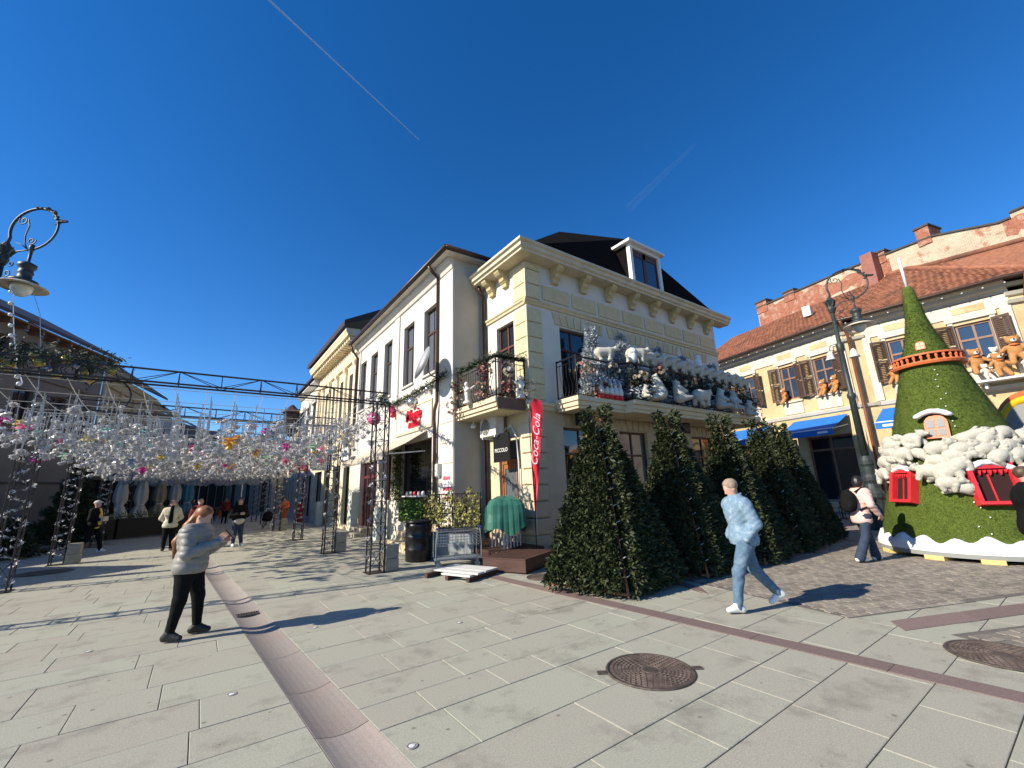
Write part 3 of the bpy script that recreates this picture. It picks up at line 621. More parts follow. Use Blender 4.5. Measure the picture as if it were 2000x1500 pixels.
# sign board with red lettering
MB().prof([(0, 3.74), (0.06, 3.76), (0.06, 3.83), (0, 3.85)], 3.8, 7.05, FW).build('moulding', m_trim, wb)
sg = thing('shop_sign', 'beige framed shop sign board with slanted red lettering above the awning', 'sign', (-1.13, 5.4, 3.86), w=True)
MB().box(3.84, 7.0, 0.002, 0.03, 3.86, 4.66, FW).build('board', m_stonep, sg)
mb = MB(); 
for a0, a1, z0, z1 in ((3.80, 7.04, 4.66, 4.71), (3.80, 7.04, 3.82, 3.86), (3.80, 3.84, 3.86, 4.66), (7.0, 7.04, 3.86, 4.66)): mb.box(a0, a1, 0.002, 0.05, z0, z1, FW)
mb.build('frame', m_tan, sg)
m_red = mat('red_letters', (0.62, 0.015, 0.03), rough=0.35)
place_text('lettering', text_mesh('Magie', 0.58, m_red, 0.03, 0.3, 0.006), FW, 5.3, 0.075, 4.36, sg); mb = MB(); rp = random.Random(8); a = 5.75
while a > 4.75:
    w = rp.uniform(0.06, 0.12); mb.prism([(a, 3.93), (a - w, 3.93), (a - w - 0.03, 4.08 + rp.uniform(0, 0.05)), (a - 0.03, 4.08)], 0.03, 0.08, FW); a -= w + 0.025
mb.build('small_lettering', m_red, sg)
# shop window, door, awning
m_redw = mat('dark_red_wood', (0.10, 0.018, 0.02), (0.14, 0.028, 0.028), scale=9, rough=0.45)
window(wb, FW, 3.85, 6.62, 0.7, 3.42, d=-0.2, fw_=0.07, mull=0, name='shop_window')
window(wb, FW, 9.2, 11.6, 0.15, 3.05, mfr=m_redw, d=-0.2, fw_=0.12, mull=3, trans=2.4, name='shop_door')
window(wb, FW, 7.55, 8.15, 1.4, 3.2, mfr=m_redw, d=-0.15, fw_=0.07, mull=0)
m_aw = mat('beige_canvas', (0.44, 0.39, 0.30), (0.52, 0.47, 0.37), scale=3, rough=0.9, stain=(0.45, 0.4, 0.33), sscale=2, samt=0.4)
aw = thing('awning', 'faded beige canvas shop awning with scalloped edge over the shop window', 'awning', (-1.13, 6.5, 3), w=True)
mb = MB(); a0, a1 = 4.2, 9.2; V = []; K = 8
for k in range(K + 1):
    a = a0 + (a1 - a0) * k / K; sag = -0.03 * math.sin(math.pi * k)
    V += [FW.p(a, 0.03, 3.66), FW.p(a, 0.75, 3.25 - 0.03), FW.p(a, 1.42, 2.90)]
mb.add(V, [f for k in range(K) for f in ((3 * k, 3 * k + 1, 3 * k + 4, 3 * k + 3), (3 * k + 1, 3 * k + 2, 3 * k + 5, 3 * k + 4))]); o = mb.build('canvas', m_aw, aw); so_ = o.modifiers.new('s', 'SOLIDIFY'); so_.thickness = 0.012
mb = MB(); N = 50
for k in range(N):
    p, q = a0 + (a1 - a0) * k / N, a0 + (a1 - a0) * (k + 1) / N; c = (p + q) / 2
    mb.add([FW.p(p, 1.425, 2.895), FW.p(q, 1.425, 2.895), FW.p(q, 1.435, 2.74), FW.p(c, 1.435, 2.69), FW.p(p, 1.435, 2.74)], [(0, 1, 2, 3, 4)])
o = mb.build('valance', m_aw, aw); so_ = o.modifiers.new('s', 'SOLIDIFY'); so_.thickness = 0.006
mb = MB()
for a in (a0 + 0.1, a1 - 0.1): mb.tube(FW.p(a, 0.03, 3.0), FW.p(a, 1.4, 2.87), 0.02, 6)
mb.tube(FW.p(a0, 1.4, 2.87), FW.p(a1, 1.4, 2.87), 0.022, 6); mb.build('frame', m_whitem, aw)
# poster and meter box
po = thing('wall_poster', 'white poster with red writing on the stone clad pier', 'poster', (-1.17, 2.7, 1.5), w=True)
MB().box(2.40, 2.98, 0.032, 0.045, 1.35, 2.25, FW).build('board', m_whitem, po)
m_pk = mat('poster_red', (0.55, 0.05, 0.09), rough=0.7)
mb = MB(); rp = random.Random(5)
for z, h in ((2.05, 0.13), (1.74, 0.15), (1.47, 0.12)):
    a = 2.93
    while a > 2.48:
        w = rp.uniform(0.03, 0.08); mb.box(a - w, a, 0.0462, 0.048, z - h * rp.uniform(0.35, 0.5), z + h * rp.uniform(0.3, 0.5), FW); a -= w + 0.012
mb.build('writing', m_pk, po)
bx_ = thing('meter_box', 'small pale grey meter box on the wall beside the downpipe', 'box', (-1.2, 3.2, 2), w=True)
m_gbox = mat('grey_green_box', (0.42, 0.46, 0.43), (0.48, 0.52, 0.49), scale=6, rough=0.55)
MB().box(3.08, 3.28, 0.035, 0.16, 2.12, 2.5, FW).build('casing', m_gbox, bx_, bevel=0.01); MB().box(3.10, 3.26, 0.161, 0.17, 2.15, 2.47, FW).build('lid', m_gbox, bx_)
# stone steps
m_step = mat('yellow_stone', (0.55, 0.42, 0.25), (0.66, 0.55, 0.36), scale=5, rough=0.85, bump=0.35, bscale=45, rand=0.14, stain=(0.38, 0.27, 0.17), sscale=4, samt=0.5)
st = thing('stone_steps', 'stepped yellow stone block stair below the planted shop window', 'steps', (-1.6, 3.5, 0), w=True)
for i, (u0, h) in enumerate(((-2.2, 0.24), (-1.9, 0.48), (-1.6, 0.72))):
    vv = 2.35; k = 0
    while vv < 4.75 - i * 0.1:
        l = [0.62, 0.5, 0.72, 0.58][(k + i) % 4]; e = min(vv + l, 4.8)
        MB().cbox(u0, u0 + 0.31 if i < 2 else -1.135, vv + 0.006, e - 0.006, 0.0 if i == 0 else h - 0.24, h, 0.015).build('stone', m_step, st); vv += l; k += 1
# ---- cream house with dentils
m_creamh = mat('cream_yellow_stucco', (0.66, 0.56, 0.36), (0.76, 0.67, 0.47), scale=1.5, rough=0.9, bump=0.2, bscale=70, stain=(0.52, 0.42, 0.26), sscale=1.0, samt=0.4)
ch2 = thing('cream_town_house', 'cream town house with dentil cornice and slim pilasters beyond the white house', 'building', (-1.13, 17.5, 0), w=True)
ws = [(13.6, 14.5), (15.5, 16.4), (17.3, 18.2), (19.1, 20.0), (20.8, 21.6)]
mb = MB(); grid_wall(mb, FW, 12.9, 22.3, 0, 10.2, [(a, b, 5.3, 8.0) for a, b in ws] + [(13.4, 14.6, 0.2, 3.2), (15.3, 16.8, 0.2, 3.2), (17.6, 19.0, 0.4, 3.1), (19.6, 21.6, 0.4, 3.1)], depth=0.25); mb.build('wall', m_creamh, ch2)
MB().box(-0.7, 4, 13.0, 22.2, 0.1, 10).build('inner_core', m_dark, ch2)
for a, b in ws: window(ch2, FW, a, b, 5.3, 8.0, d=-0.17, trans=7.2, mull=1)
for a, b in ((13.4, 14.6), (15.3, 16.8), (17.6, 19.0), (19.6, 21.6)): window(ch2, FW, a, b, 0.4 if a > 17 else 0.2, 3.1 if a > 17 else 3.2, d=-0.2, trans=2.5, mull=1, mfr=m_blackm)
for a in (13.0, 14.9, 16.75, 18.55, 20.35, 21.8): MB().prof([(0, 4.6), (0.12, 4.6), (0.12, 8.2), (0.2, 8.35), (0.2, 8.5), (0, 8.5)], a, a + 0.35, FW).build('pilaster', m_creamh, ch2)
MB().prof([(0, 8.55), (0.12, 8.6), (0.18, 8.85), (0.12, 8.95), (0, 9.0)], 12.9, 22.3, FW).build('architrave', m_creamh, ch2)
k = 13.0
while k < 22.2: MB().box(k, k + 0.2, 0.0, 0.5, 9.55, 9.78, FW).build('dentil', m_creamh, ch2); k += 0.42
MB().prof([(0, 9.78), (0.62, 9.78), (0.66, 9.9), (0.72, 10.0), (0.72, 10.15), (0, 10.2)], 12.9, 22.3, FW).build('cornice', m_creamh, ch2)
mb = MB(); mb.add([(-2.0, 12.7, 10.22), (-2.0, 22.4, 10.22), (3, 22.4, 12.6), (3, 12.7, 12.6), (-2.0, 12.7, 10.5), (-2, 22.4, 10.5), (3, 12.7, 13.2), (3, 22.4, 13.2)], [(0, 1, 5, 4), (4, 5, 7, 6), (0, 4, 6, 3), (0, 1, 2, 3)]); mb.build('roof', m_roofb, ch2)
MB().prof([(0, 4.0), (0.15, 4.05), (0.2, 4.25), (0, 4.35)], 12.9, 22.3, FW).build('band', m_creamh, ch2)
# hanging board sign on the cream house and a grey sign
def board_sign(a0, a1, z0, z1, d, m, label, name='shop_sign', mt=None, txt=None, size=0.3, face='-v'):
    t = thing(name, label, 'sign', (-1.13 - d, (a0 + a1) / 2, z0), w=True)
    MB().box(a0, a1, d - 0.03, d + 0.03, z0, z1, FW).build('board', m, t, bevel=0.008); MB().box(a0 + 0.1, a1 - 0.1, 0.0, d - 0.03, z1 - 0.15, z1 - 0.1, FW).build('bracket', m_blackm, t)
    if txt: place_text('lettering', text_mesh(txt, size, mt, 0.006), FW, (a0 + a1) / 2, d + 0.037, (z0 + z1) / 2, t)
    return t
bsg = board_sign(13.3, 14.9, 3.35, 4.0, 0.12, m_whitem, 'white shop sign with black lettering on the cream house')
mb = MB(); rp = random.Random(4); a = 13.5
while a < 14.7:
    w = rp.uniform(0.08, 0.2); mb.box(a, a + w, 0.15, 0.16, 3.5 + rp.uniform(0, 0.08), 3.8 + rp.uniform(0, 0.1), FW); a += w + 0.05
bs_ = mb.build('lettering', m_blackm, bsg)
t = thing('blade_sign', 'pale grey projecting shop sign on the cream house', 'sign', (-1.6, 16.9, 3.2), w=True)
MB().box(-2.25, -1.2, 16.86, 16.92, 3.0, 3.9).build('board', mat('pale_blue_grey', (0.42, 0.46, 0.5), rough=0.5), t); MB().box(-1.199, -1.13, 16.87, 16.91, 3.2, 3.3).build('bracket', m_blackm, t)
t = thing('blade_sign', 'red projecting shop sign further along the row', 'sign', (-1.6, 23.5, 3.6), w=True)
MB().box(-2.35, -1.2, 23.5, 23.58, 3.3, 5.0).build('board', m_red, t); MB().box(-1.199, -1.13, 23.51, 23.57, 4.0, 4.1).build('bracket', m_blackm, t)
# ---- houses further down the row
def row_house(label, v0, v1, eave, m, ang=90.0, u0=-1.13, seed=1, wn=3, roofm=None):
    L_ = v1 - v0; fr = Fr((u0, v0), ang, -1); r = random.Random(seed)
    t = thing('row_house', label, 'building', (u0, v0, 0), w=True)
    ws = [(L_ * (k + 0.5) / wn - 0.5, L_ * (k + 0.5) / wn + 0.5) for k in range(wn)]
    mb = MB(); ops = [(a, b, eave * 0.56, eave * 0.83) for a, b in ws] + [(a - 0.25, b + 0.25, 0.3, 3.0) for a, b in ws]
    grid_wall(mb, fr, 0, L_, 0, eave, ops, depth=0.25); mb.add([fr.p(0, 0, 0), fr.p(0, -6, 0), fr.p(0, -6, eave), fr.p(0, 0, eave)], [(0, 1, 2, 3)]); mb.add([fr.p(L_, 0, 0), fr.p(L_, -6, 0), fr.p(L_, -6, eave), fr.p(L_, 0, eave)], [(0, 1, 2, 3)])
    mb.build('wall', m, t)
    for o in ops: window(t, fr, *o, d=-0.18, trans=o[2] + (o[3] - o[2]) * 0.72, mull=1)
    MB().prof([(0, eave - 0.45), (0.1, eave - 0.4), (0.35, eave - 0.15), (0.35, eave), (0, eave)], 0, L_, fr).build('cornice', m, t)
    mb = MB(); mb.add([fr.p(-0.1, 0.5, eave + 0.01), fr.p(L_ + 0.1, 0.5, eave + 0.01), fr.p(L_ + 0.1, -4, eave + 2.4), fr.p(-0.1, -4, eave + 2.4), fr.p(-0.1, 0.5, eave + 0.2), fr.p(L_ + 0.1, 0.5, eave + 0.2), fr.p(-0.1, -4, eave + 2.6), fr.p(L_ + 0.1, -4, eave + 2.6)],
        [(0, 1, 5, 4), (4, 5, 7, 6), (0, 4, 6, 3), (1, 5, 7, 2)]); mb.build('roof', roofm or m_roofb, t)
    return t, fr
t, fr = row_house('ornate white house with arched upper windows beyond the cream house', 22.35, 29.0, 9.6, m_wall2, seed=2)
for k in range(3): MB().prism([(L_ + 0.78 * math.cos(math.pi * j / 10), 8.05 + 0.55 * math.sin(math.pi * j / 10)) for j in range(11) for L_ in [6.65 * (k + 0.5) / 3]], 0.0, 0.14, fr).build('arch_pediment', m_wall2, t)
mb = MB(); mb.lathe([(0.1, 6.3), (0.55, 6.7), (0.6, 8.1), (0.75, 8.25), (0.1, 8.9)], 8, (-1.75, 29.1, 0)); mb.build('oriel', m_roofb, t)
row_house('narrow beige house at the far end of the sunlit row', 29.2, 37.0, 8.2, m_cream, ang=86, seed=3)
row_house('low grey house closing the far end of the street', 37.2, 50.0, 7.0, m_side, ang=104, u0=-1.7, seed=4)
# ---- satellite dish on the white house
sd = thing('satellite_dish', 'large white satellite dish on a wall arm below the upper windows', 'satellite dish', (-1.3, 3.0, 5.6), w=True)
ds = MB(); prof = [(0.001, 0.0)] + [(0.56 * k / 6, 0.13 * (k / 6) ** 2) for k in range(1, 7)]; ds.lathe(prof, 28)
o = ds.build('dish', m_whitem, sd, True, loc=(-0.45, 0.05, 0.0)); o.rotation_euler = Vector((-0.93, 0.12, 0.3)).to_track_quat('Z', 'Y').to_euler(); o.scale = (1, 1.0, 1)
mb = MB(); mb.path([(-1.13, 3.25, 5.25), (-1.5, 3.2, 5.3), (-1.74, 3.08, 5.55)], 0.025, 6); mb.build('arm', m_steel, sd)
# ---------------------------------------------------------------- shaded left side of the street
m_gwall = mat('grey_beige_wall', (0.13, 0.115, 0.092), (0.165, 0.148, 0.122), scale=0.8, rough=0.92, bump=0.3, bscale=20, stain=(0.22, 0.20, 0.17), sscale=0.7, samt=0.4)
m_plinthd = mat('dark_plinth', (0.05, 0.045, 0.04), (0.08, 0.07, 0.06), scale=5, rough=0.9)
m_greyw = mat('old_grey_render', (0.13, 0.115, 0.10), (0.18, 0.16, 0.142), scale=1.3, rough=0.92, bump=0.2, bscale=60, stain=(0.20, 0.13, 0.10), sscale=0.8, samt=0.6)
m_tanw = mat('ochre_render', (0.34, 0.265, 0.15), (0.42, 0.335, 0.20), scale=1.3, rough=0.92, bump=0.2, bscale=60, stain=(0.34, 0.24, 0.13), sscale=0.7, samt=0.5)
# low blank wall block
F0 = Fr((-13.2, 16.97), 45.8)
lb = thing('blank_wall_annex', 'low blank grey annex wall with dark plinth at the start of the shaded row', 'building', (-13.2, 16.97, 0), w=True)
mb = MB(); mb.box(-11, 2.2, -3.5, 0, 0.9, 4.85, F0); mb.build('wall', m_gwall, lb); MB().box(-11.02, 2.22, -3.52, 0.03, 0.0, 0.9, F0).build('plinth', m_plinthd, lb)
MB().box(-11, 2.22, 0.001, 0.05, 2.52, 2.6, F0).build('string_course', m_plinthd, lb); MB().box(-11.1, 2.3, -3.6, 0.12, 4.852, 5.0, F0).build('coping', m_plinthd, lb)
# tall house with deep dark eaves
F1 = Fr((-16.3, 19.15), 67.0)
h1 = thing('deep_eaved_house', 'old grey house with deep dark eaves and small attic windows in shade', 'building', (-16.3, 19.15, 0), w=True)
ops = [(a, a + 0.55, 8.6, 9.7) for a in (0.6, 1.5, 2.6, 4.6, 6.3, 7.2)] + [(a, a + 1.1, 5.2, 7.4) for a in (0.7, 2.9, 5.1, 7.0)] + [(a, a + 1.6, 0.4, 3.1) for a in (0.8, 3.2, 5.6)]
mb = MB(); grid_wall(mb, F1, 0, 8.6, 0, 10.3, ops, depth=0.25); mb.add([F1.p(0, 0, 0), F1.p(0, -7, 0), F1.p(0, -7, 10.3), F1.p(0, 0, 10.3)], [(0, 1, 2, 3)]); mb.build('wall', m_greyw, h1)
for o in ops: window(h1, F1, *o, d=-0.18, mull=1)
mb = MB(); mb.add([F1.p(-0.6, 0.75, 10.42), F1.p(8.8, 0.75, 10.42), F1.p(8.8, -4, 13.0), F1.p(-0.6, -4, 13.0), F1.p(-0.6, 0.75, 10.6), F1.p(8.8, 0.75, 10.6), F1.p(8.8, -4, 13.2), F1.p(-0.6, -4, 13.2)], [(0, 1, 5, 4), (4, 5, 6, 7), (0, 4, 7, 3), (1, 5, 6, 2), (0, 1, 2, 3)]); mb.build('roof', m_roofb, h1)
MB().box(-0.55, 8.75, -0.05, 0.7, 10.33, 10.40, F1).build('soffit', m_brownw, h1)
for k in range(10): MB().box(0.1 + k * 0.93, 0.22 + k * 0.93, 0.0, 0.62, 10.1, 10.32, F1).build('rafter_end', m_brownw, h1)
for z in (4.6, 8.0): MB().prof([(0, z), (0.12, z + 0.05), (0.16, z + 0.2), (0, z + 0.26)], 0, 8.6, F1).build('band', m_greyw, h1)
# ochre house with corner pilasters
e1 = F1.p(8.65, 0, 0); F2 = Fr((e1.x, e1.y), 79.0)
h2 = thing('ochre_house', 'ochre house with raised frames and dark roof in the shaded row', 'building', (e1.x, e1.y, 0), w=True)
ops = [(a, a + 1.1, 5.3, 7.6) for a in (1.2, 3.6, 6.0, 8.4)] + [(a, a + 1.6, 0.4, 3.1) for a in (1.0, 3.4, 5.8, 8.2)]
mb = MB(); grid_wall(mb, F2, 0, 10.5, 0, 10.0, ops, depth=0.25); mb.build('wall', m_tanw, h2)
for o in ops: window(h2, F2, *o, d=-0.18, mull=1)
for a in (0.0, 2.75, 5.15, 7.55, 10.1): MB().box(a, a + 0.35, 0.0, 0.12, 3.6, 9.2, F2).build('pilaster', m_tanw, h2)
for z in (3.4, 8.9, 9.5): MB().prof([(0, z), (0.14, z + 0.05), (0.22, z + 0.25), (0, z + 0.3)], 0, 10.5, F2).build('band', m_tanw, h2)
mb = MB(); mb.add([F2.p(-0.1, 0.6, 10.02), F2.p(10.6, 0.6, 10.02), F2.p(10.6, 0.6, 10.2), F2.p(-0.1, 0.6, 10.2), F2.p(10.6, -4, 12.6), F2.p(-0.1, -4, 12.6), F2.p(10.6, -4, 12.4), F2.p(-0.1, -4, 12.4)], [(0, 1, 2, 3), (3, 2, 4, 5), (0, 1, 6, 7), (0, 3, 5, 7), (1, 2, 4, 6)]); mb.build('roof', m_roofb, h2)
e2 = F2.p(10.6, 0, 0)
def left_house(label, e, ang, L_, eave, m, seed):
    fr = Fr((e.x, e.y), ang); t = thing('shaded_house', label, 'building', (e.x, e.y, 0), w=True); n = max(2, int(L_ / 2.6))
    ops = [(L_ * (k + 0.5) / n - 0.5, L_ * (k + 0.5) / n + 0.5, eave * 0.55, eave * 0.8) for k in range(n)] + [(L_ * (k + 0.5) / n - 0.8, L_ * (k + 0.5) / n + 0.8, 0.3, 3.0) for k in range(n)]
    mb = MB(); grid_wall(mb, fr, 0, L_, 0, eave, ops, depth=0.25); mb.build('wall', m, t)
    for o in ops: window(t, fr, *o, d=-0.18, mull=1)
    mb = MB(); mb.add([fr.p(-0.1, 0.5, eave), fr.p(L_ + 0.1, 0.5, eave), fr.p(L_ + 0.1, 0.5, eave + 0.2), fr.p(-0.1, 0.5, eave + 0.2), fr.p(L_ + 0.1, -4, eave + 2.5), fr.p(-0.1, -4, eave + 2.5)], [(0, 1, 2, 3), (3, 2, 4, 5), (0, 3, 5), (1, 2, 4), (0, 1, 4, 5)]); mb.build('roof', m_roofb, t)
    return fr.p(L_ + 0.05, 0, 0)
e3 = left_house('brown shaded house with flat front beyond the ochre house', e2, 82, 8.5, 9.3, m_side, 1)
e4 = left_house('far shaded house where the left row bends', e3, 76, 9, 9.4, m_greyw, 2)
e5 = left_house('farthest shaded house at the street bend', e4, 64, 12, 8.6, m_side, 3)
e6 = left_house('end house closing the street view behind the light curtain', e5, 40, 9, 8.4, m_greyw, 4)
# gabled market hut just outside the frame, whose shadow lies on the left paving
hut = thing('market_hut', 'gabled wooden market hut whose pointed shadow falls across the paving on the left', 'market hut', (-17.6, 7.6, 0), w=True)
m_hut = mat('hut_wood', (0.22, 0.13, 0.07), (0.30, 0.18, 0.10), scale=6, rough=0.8, stretch=(1, 1, 0.1))
MB().box(-19.4, -16.1, 6.2, 9.8, 0, 3.2).build('wall', m_hut, hut)
MB().add([(-19.8, 5.8, 3.1), (-15.7, 5.8, 3.1), (-15.7, 10.2, 3.1), (-19.8, 10.2, 3.1), (-19.8, 8.0, 5.05), (-15.7, 8.0, 5.05)], [(0, 1, 5, 4), (2, 3, 4, 5), (1, 2, 5), (0, 4, 3), (0, 3, 2, 1)]).build('roof', m_roofb, hut)
MB().box(-16.1, -16.06, 7.0, 9.0, 1.0, 2.3).build('hatch', m_brown, hut)
# ---------------------------------------------------------------- tile roofed building on the right
m_gw = mat('warm_plaster', (0.47, 0.35, 0.175), (0.585, 0.46, 0.265), scale=1.2, rough=0.92, bump=0.25, bscale=70, stain=(0.36, 0.25, 0.12), sscale=1.3, samt=0.6)
m_gtrim = mat('off_white_trim', (0.53, 0.49, 0.40), (0.61, 0.57, 0.48), scale=2, rough=0.9, stain=(0.36, 0.30, 0.22), sscale=1.8, samt=0.5)
m_tile = mat('clay_tile', (0.185, 0.068, 0.036), (0.30, 0.13, 0.072), scale=7, rough=0.85, island=0.25, stain=(0.10, 0.055, 0.038), sscale=0.9, samt=0.6)
m_shut = mat('dark_shutter', (0.06, 0.034, 0.022), (0.09, 0.052, 0.034), scale=8, rough=0.6)
m_wood2 = mat('brown_window_wood', (0.19, 0.10, 0.065), (0.25, 0.14, 0.09), scale=8, rough=0.55)
gb = thing('tile_roofed_house', 'cream two storey house with clay tile roof, dark shutters and blue awnings', 'building', (18.7, -2.3, 0), w=True)
K0 = Vector((18.72, -2.3, 0)); S1 = Fr((K0.x, K0.y), 75.5); S1L = 10.0          # a runs away from camera along the side street
S2 = Fr((18.86, -3.0), -87.0, -1); S2.N = Vector((-math.cos(R_(3)), -math.sin(R_(3)) * -1, 0)); S2L = 4.9
S1.N = Vector((-math.sin(R_(75.5)), math.cos(R_(75.5)), 0))
K2 = S2.p(S2L, 0, 0); S3 = Fr((K2.x + 0.25, K2.y - 0.65), -58.0, -1); S3.N = Vector((-math.sin(R_(58)), -math.cos(R_(58)), 0)); S3L = 9.0
EV = 9.35; BD = 5.0
w1 = [(0.75, 1.75), (2.75, 3.65), (5.35, 6.25), (7.6, 8.5)]; w2 = [(0.85, 1.9), (3.15, 4.25)]; w3 = [(1.6, 2.7), (4.6, 5.7)]
def gfac(fr, L_, ws, lower):
    mb = MB(); ops = [(a, b, 6.05, 7.95) for a, b in ws] + lower; grid_wall(mb, fr, 0, L_, 0, 8.9, ops, depth=0.25); mb.build('wall', m_gw, gb)
    for a, b in ws:
        window(gb, fr, a, b, 6.05, 7.95, mfr=m_wood2, mg=m_glassb, d=-0.12, fw_=0.09, trans=7.25, mull=1)
        mb = MB(); mb.box(a - 0.16, a, 0.0, 0.06, 5.95, 8.1, fr); mb.box(b, b + 0.16, 0.0, 0.06, 5.95, 8.1, fr); mb.box(a - 0.22, b + 0.22, 0.0, 0.1, 8.102, 8.28, fr); mb.box(a - 0.16, b + 0.16, 0.0, 0.09, 5.86, 5.948, fr)
        mb.box(a - 0.1, b + 0.1, 0.0, 0.05, 5.2, 5.8, fr); mb.build('window_surround', m_gtrim, gb)
        MB().box(a + 0.05, b - 0.05, 0.051, 0.07, 8.42, 8.7, fr).build('frieze_panel', m_gw, gb)
    for o in lower: window(gb, fr, *o, mfr=m_wood2, d=-0.2, fw_=0.1, mull=1, trans=o[3] - 0.7)
    MB().box(0.0, L_, 0.0, 0.05, 8.3, 8.86, fr).build('frieze', m_gtrim, gb)
    MB().prof([(0, BD - 0.1), (0.08, BD - 0.05), (0.14, BD + 0.1), (0, BD + 0.16)], 0, L_, fr).build('band', m_gtrim, gb)
    m_cv = mat('grey_cove', (0.40, 0.36, 0.29), (0.48, 0.44, 0.36), scale=2, rough=0.9)
    MB().prof([(0, 8.88), (0.06, 8.9), (0.12, 9.0), (0.3, 9.08), (0.36, 9.2), (0.62, 9.26), (0.62, 9.34), (0, 9.34)], -0.05, L_ + 0.05, fr).build('cornice', m_cv, gb)
    for p in (0.0, L_ - 0.32): MB().box(p, p + 0.32, 0.0, 0.09, BD + 0.17, 8.29, fr).build('pilaster', m_gtrim, gb)
def shutter(fr, a, out, op, d0=0.08):
    """leaf hinged at a; louvres"""
    mb = MB(); w = 0.56; A = fr.p(a, d0, 0); dv = (fr.A * out * math.cos(op) + fr.N * math.sin(op)); nn = Vector((-dv.y, dv.x, 0))
    def q(s, z, t): return A + dv * (s * w) + nn * t + Vector((0, 0, z))
    def bx(s0, s1, z0, z1, t0, t1):
        V = [q(s, z, t) for z in (z0, z1) for s, t in ((s0, t0), (s1, t0), (s1, t1), (s0, t1))]; mb.add(V, [(3, 2, 1, 0), (4, 5, 6, 7), (0, 1, 5, 4), (1, 2, 6, 5), (2, 3, 7, 6), (3, 0, 4, 7)])
    for s0, s1, z0, z1 in ((0, 0.12, 6.0, 7.98), (0.88, 1, 6.0, 7.98), (0.12, 0.88, 6.0, 6.1), (0.12, 0.88, 7.88, 7.98), (0.12, 0.88, 6.95, 7.03)): bx(s0, s1, z0, z1, -0.02, 0.02)
    o = mb.build('shutter', m_shut, gb); mb = MB(); V0 = len(mb.v)
    for k in range(22):
        z = 6.12 + k * 0.083
        if 6.9 < z < 7.04: continue
        V = [q(s, zz, t) for (zz, t) in ((z, -0.016), (z + 0.06, 0.014)) for s in (0.12, 0.88)]; mb.add(V, [(0, 1, 3, 2)])
    mb.build('louvres', m_shut, o, kind='stuff')
gfac(S1, S1L, w1, [(0.6, 2.9, 0.5, 3.8), (3.4, 5.0, 0.3, 3.8), (5.6, 7.4, 0.5, 3.8)]); gfac(S2, S2L, w2, [(1.1, 2.2, 0.3, 3.7), (2.9, 4.2, 0.5, 3.7)]); gfac(S3, S3L, w3, [(1.2, 3.2, 0.4, 3.7)])
for fr, ws in ((S1, w1), (S2, w2), (S3, w3)):
    for a, b in ws: shutter(fr, a - 0.02, -1, 0.35); shutter(fr, b + 0.02, 1, 0.35 if fr is not S2 or a > 2 else 0.2)
# chamfered corners
def corner(pA, pB, zt=8.9):
    mb = MB(); mb.add([pA, pB, pB + Vector((0, 0, zt)), pA + Vector((0, 0, zt))], [(0, 1, 2, 3)]); mb.build('corner_wall', m_gw, gb)
    d = (pB - pA); fr = Fr((pA.x, pA.y), math.degrees(math.atan2(d.y, d.x))); 
    if fr.N.x > 0: fr.N = -fr.N
    for z in (BD - 0.05, 8.35, 8.7, 9.1): MB().prof([(-0.05, z), (0.12, z + 0.03), (0.2, z + 0.16), (-0.05, z + 0.2)], -0.1, d.length + 0.1, fr).build('corner_moulding', m_gtrim, gb)
corner(S1.p(0, 0, 0), S2.p(0, 0, 0)); corner(S2.p(S2L, 0, 0), S3.p(0, 0, 0))
m_cop = mat('copper_pipe', (0.20, 0.075, 0.045), (0.27, 0.11, 0.065), scale=4, rough=0.45, metal=0.4)
for P, N_ in ((S1.p(-0.3, 0, 0), Vector((-0.97, 0.1, 0))), (S3.p(-0.3, 0, 0), Vector((-0.9, -0.35, 0)))):
    mb = MB(); mb.path([P + N_ * 0.75 + Vector((0, 0, 9.3)), P + N_ * 0.6 + Vector((0, 0, 9.1)), P + N_ * 0.2 + Vector((0, 0, 8.6)), P + N_ * 0.2 + Vector((0, 0, 4.6)), P + N_ * 0.2 + Vector((0, 0, 0.2))], 0.07, 8); mb.build('downpipe', m_cop, gb, True)
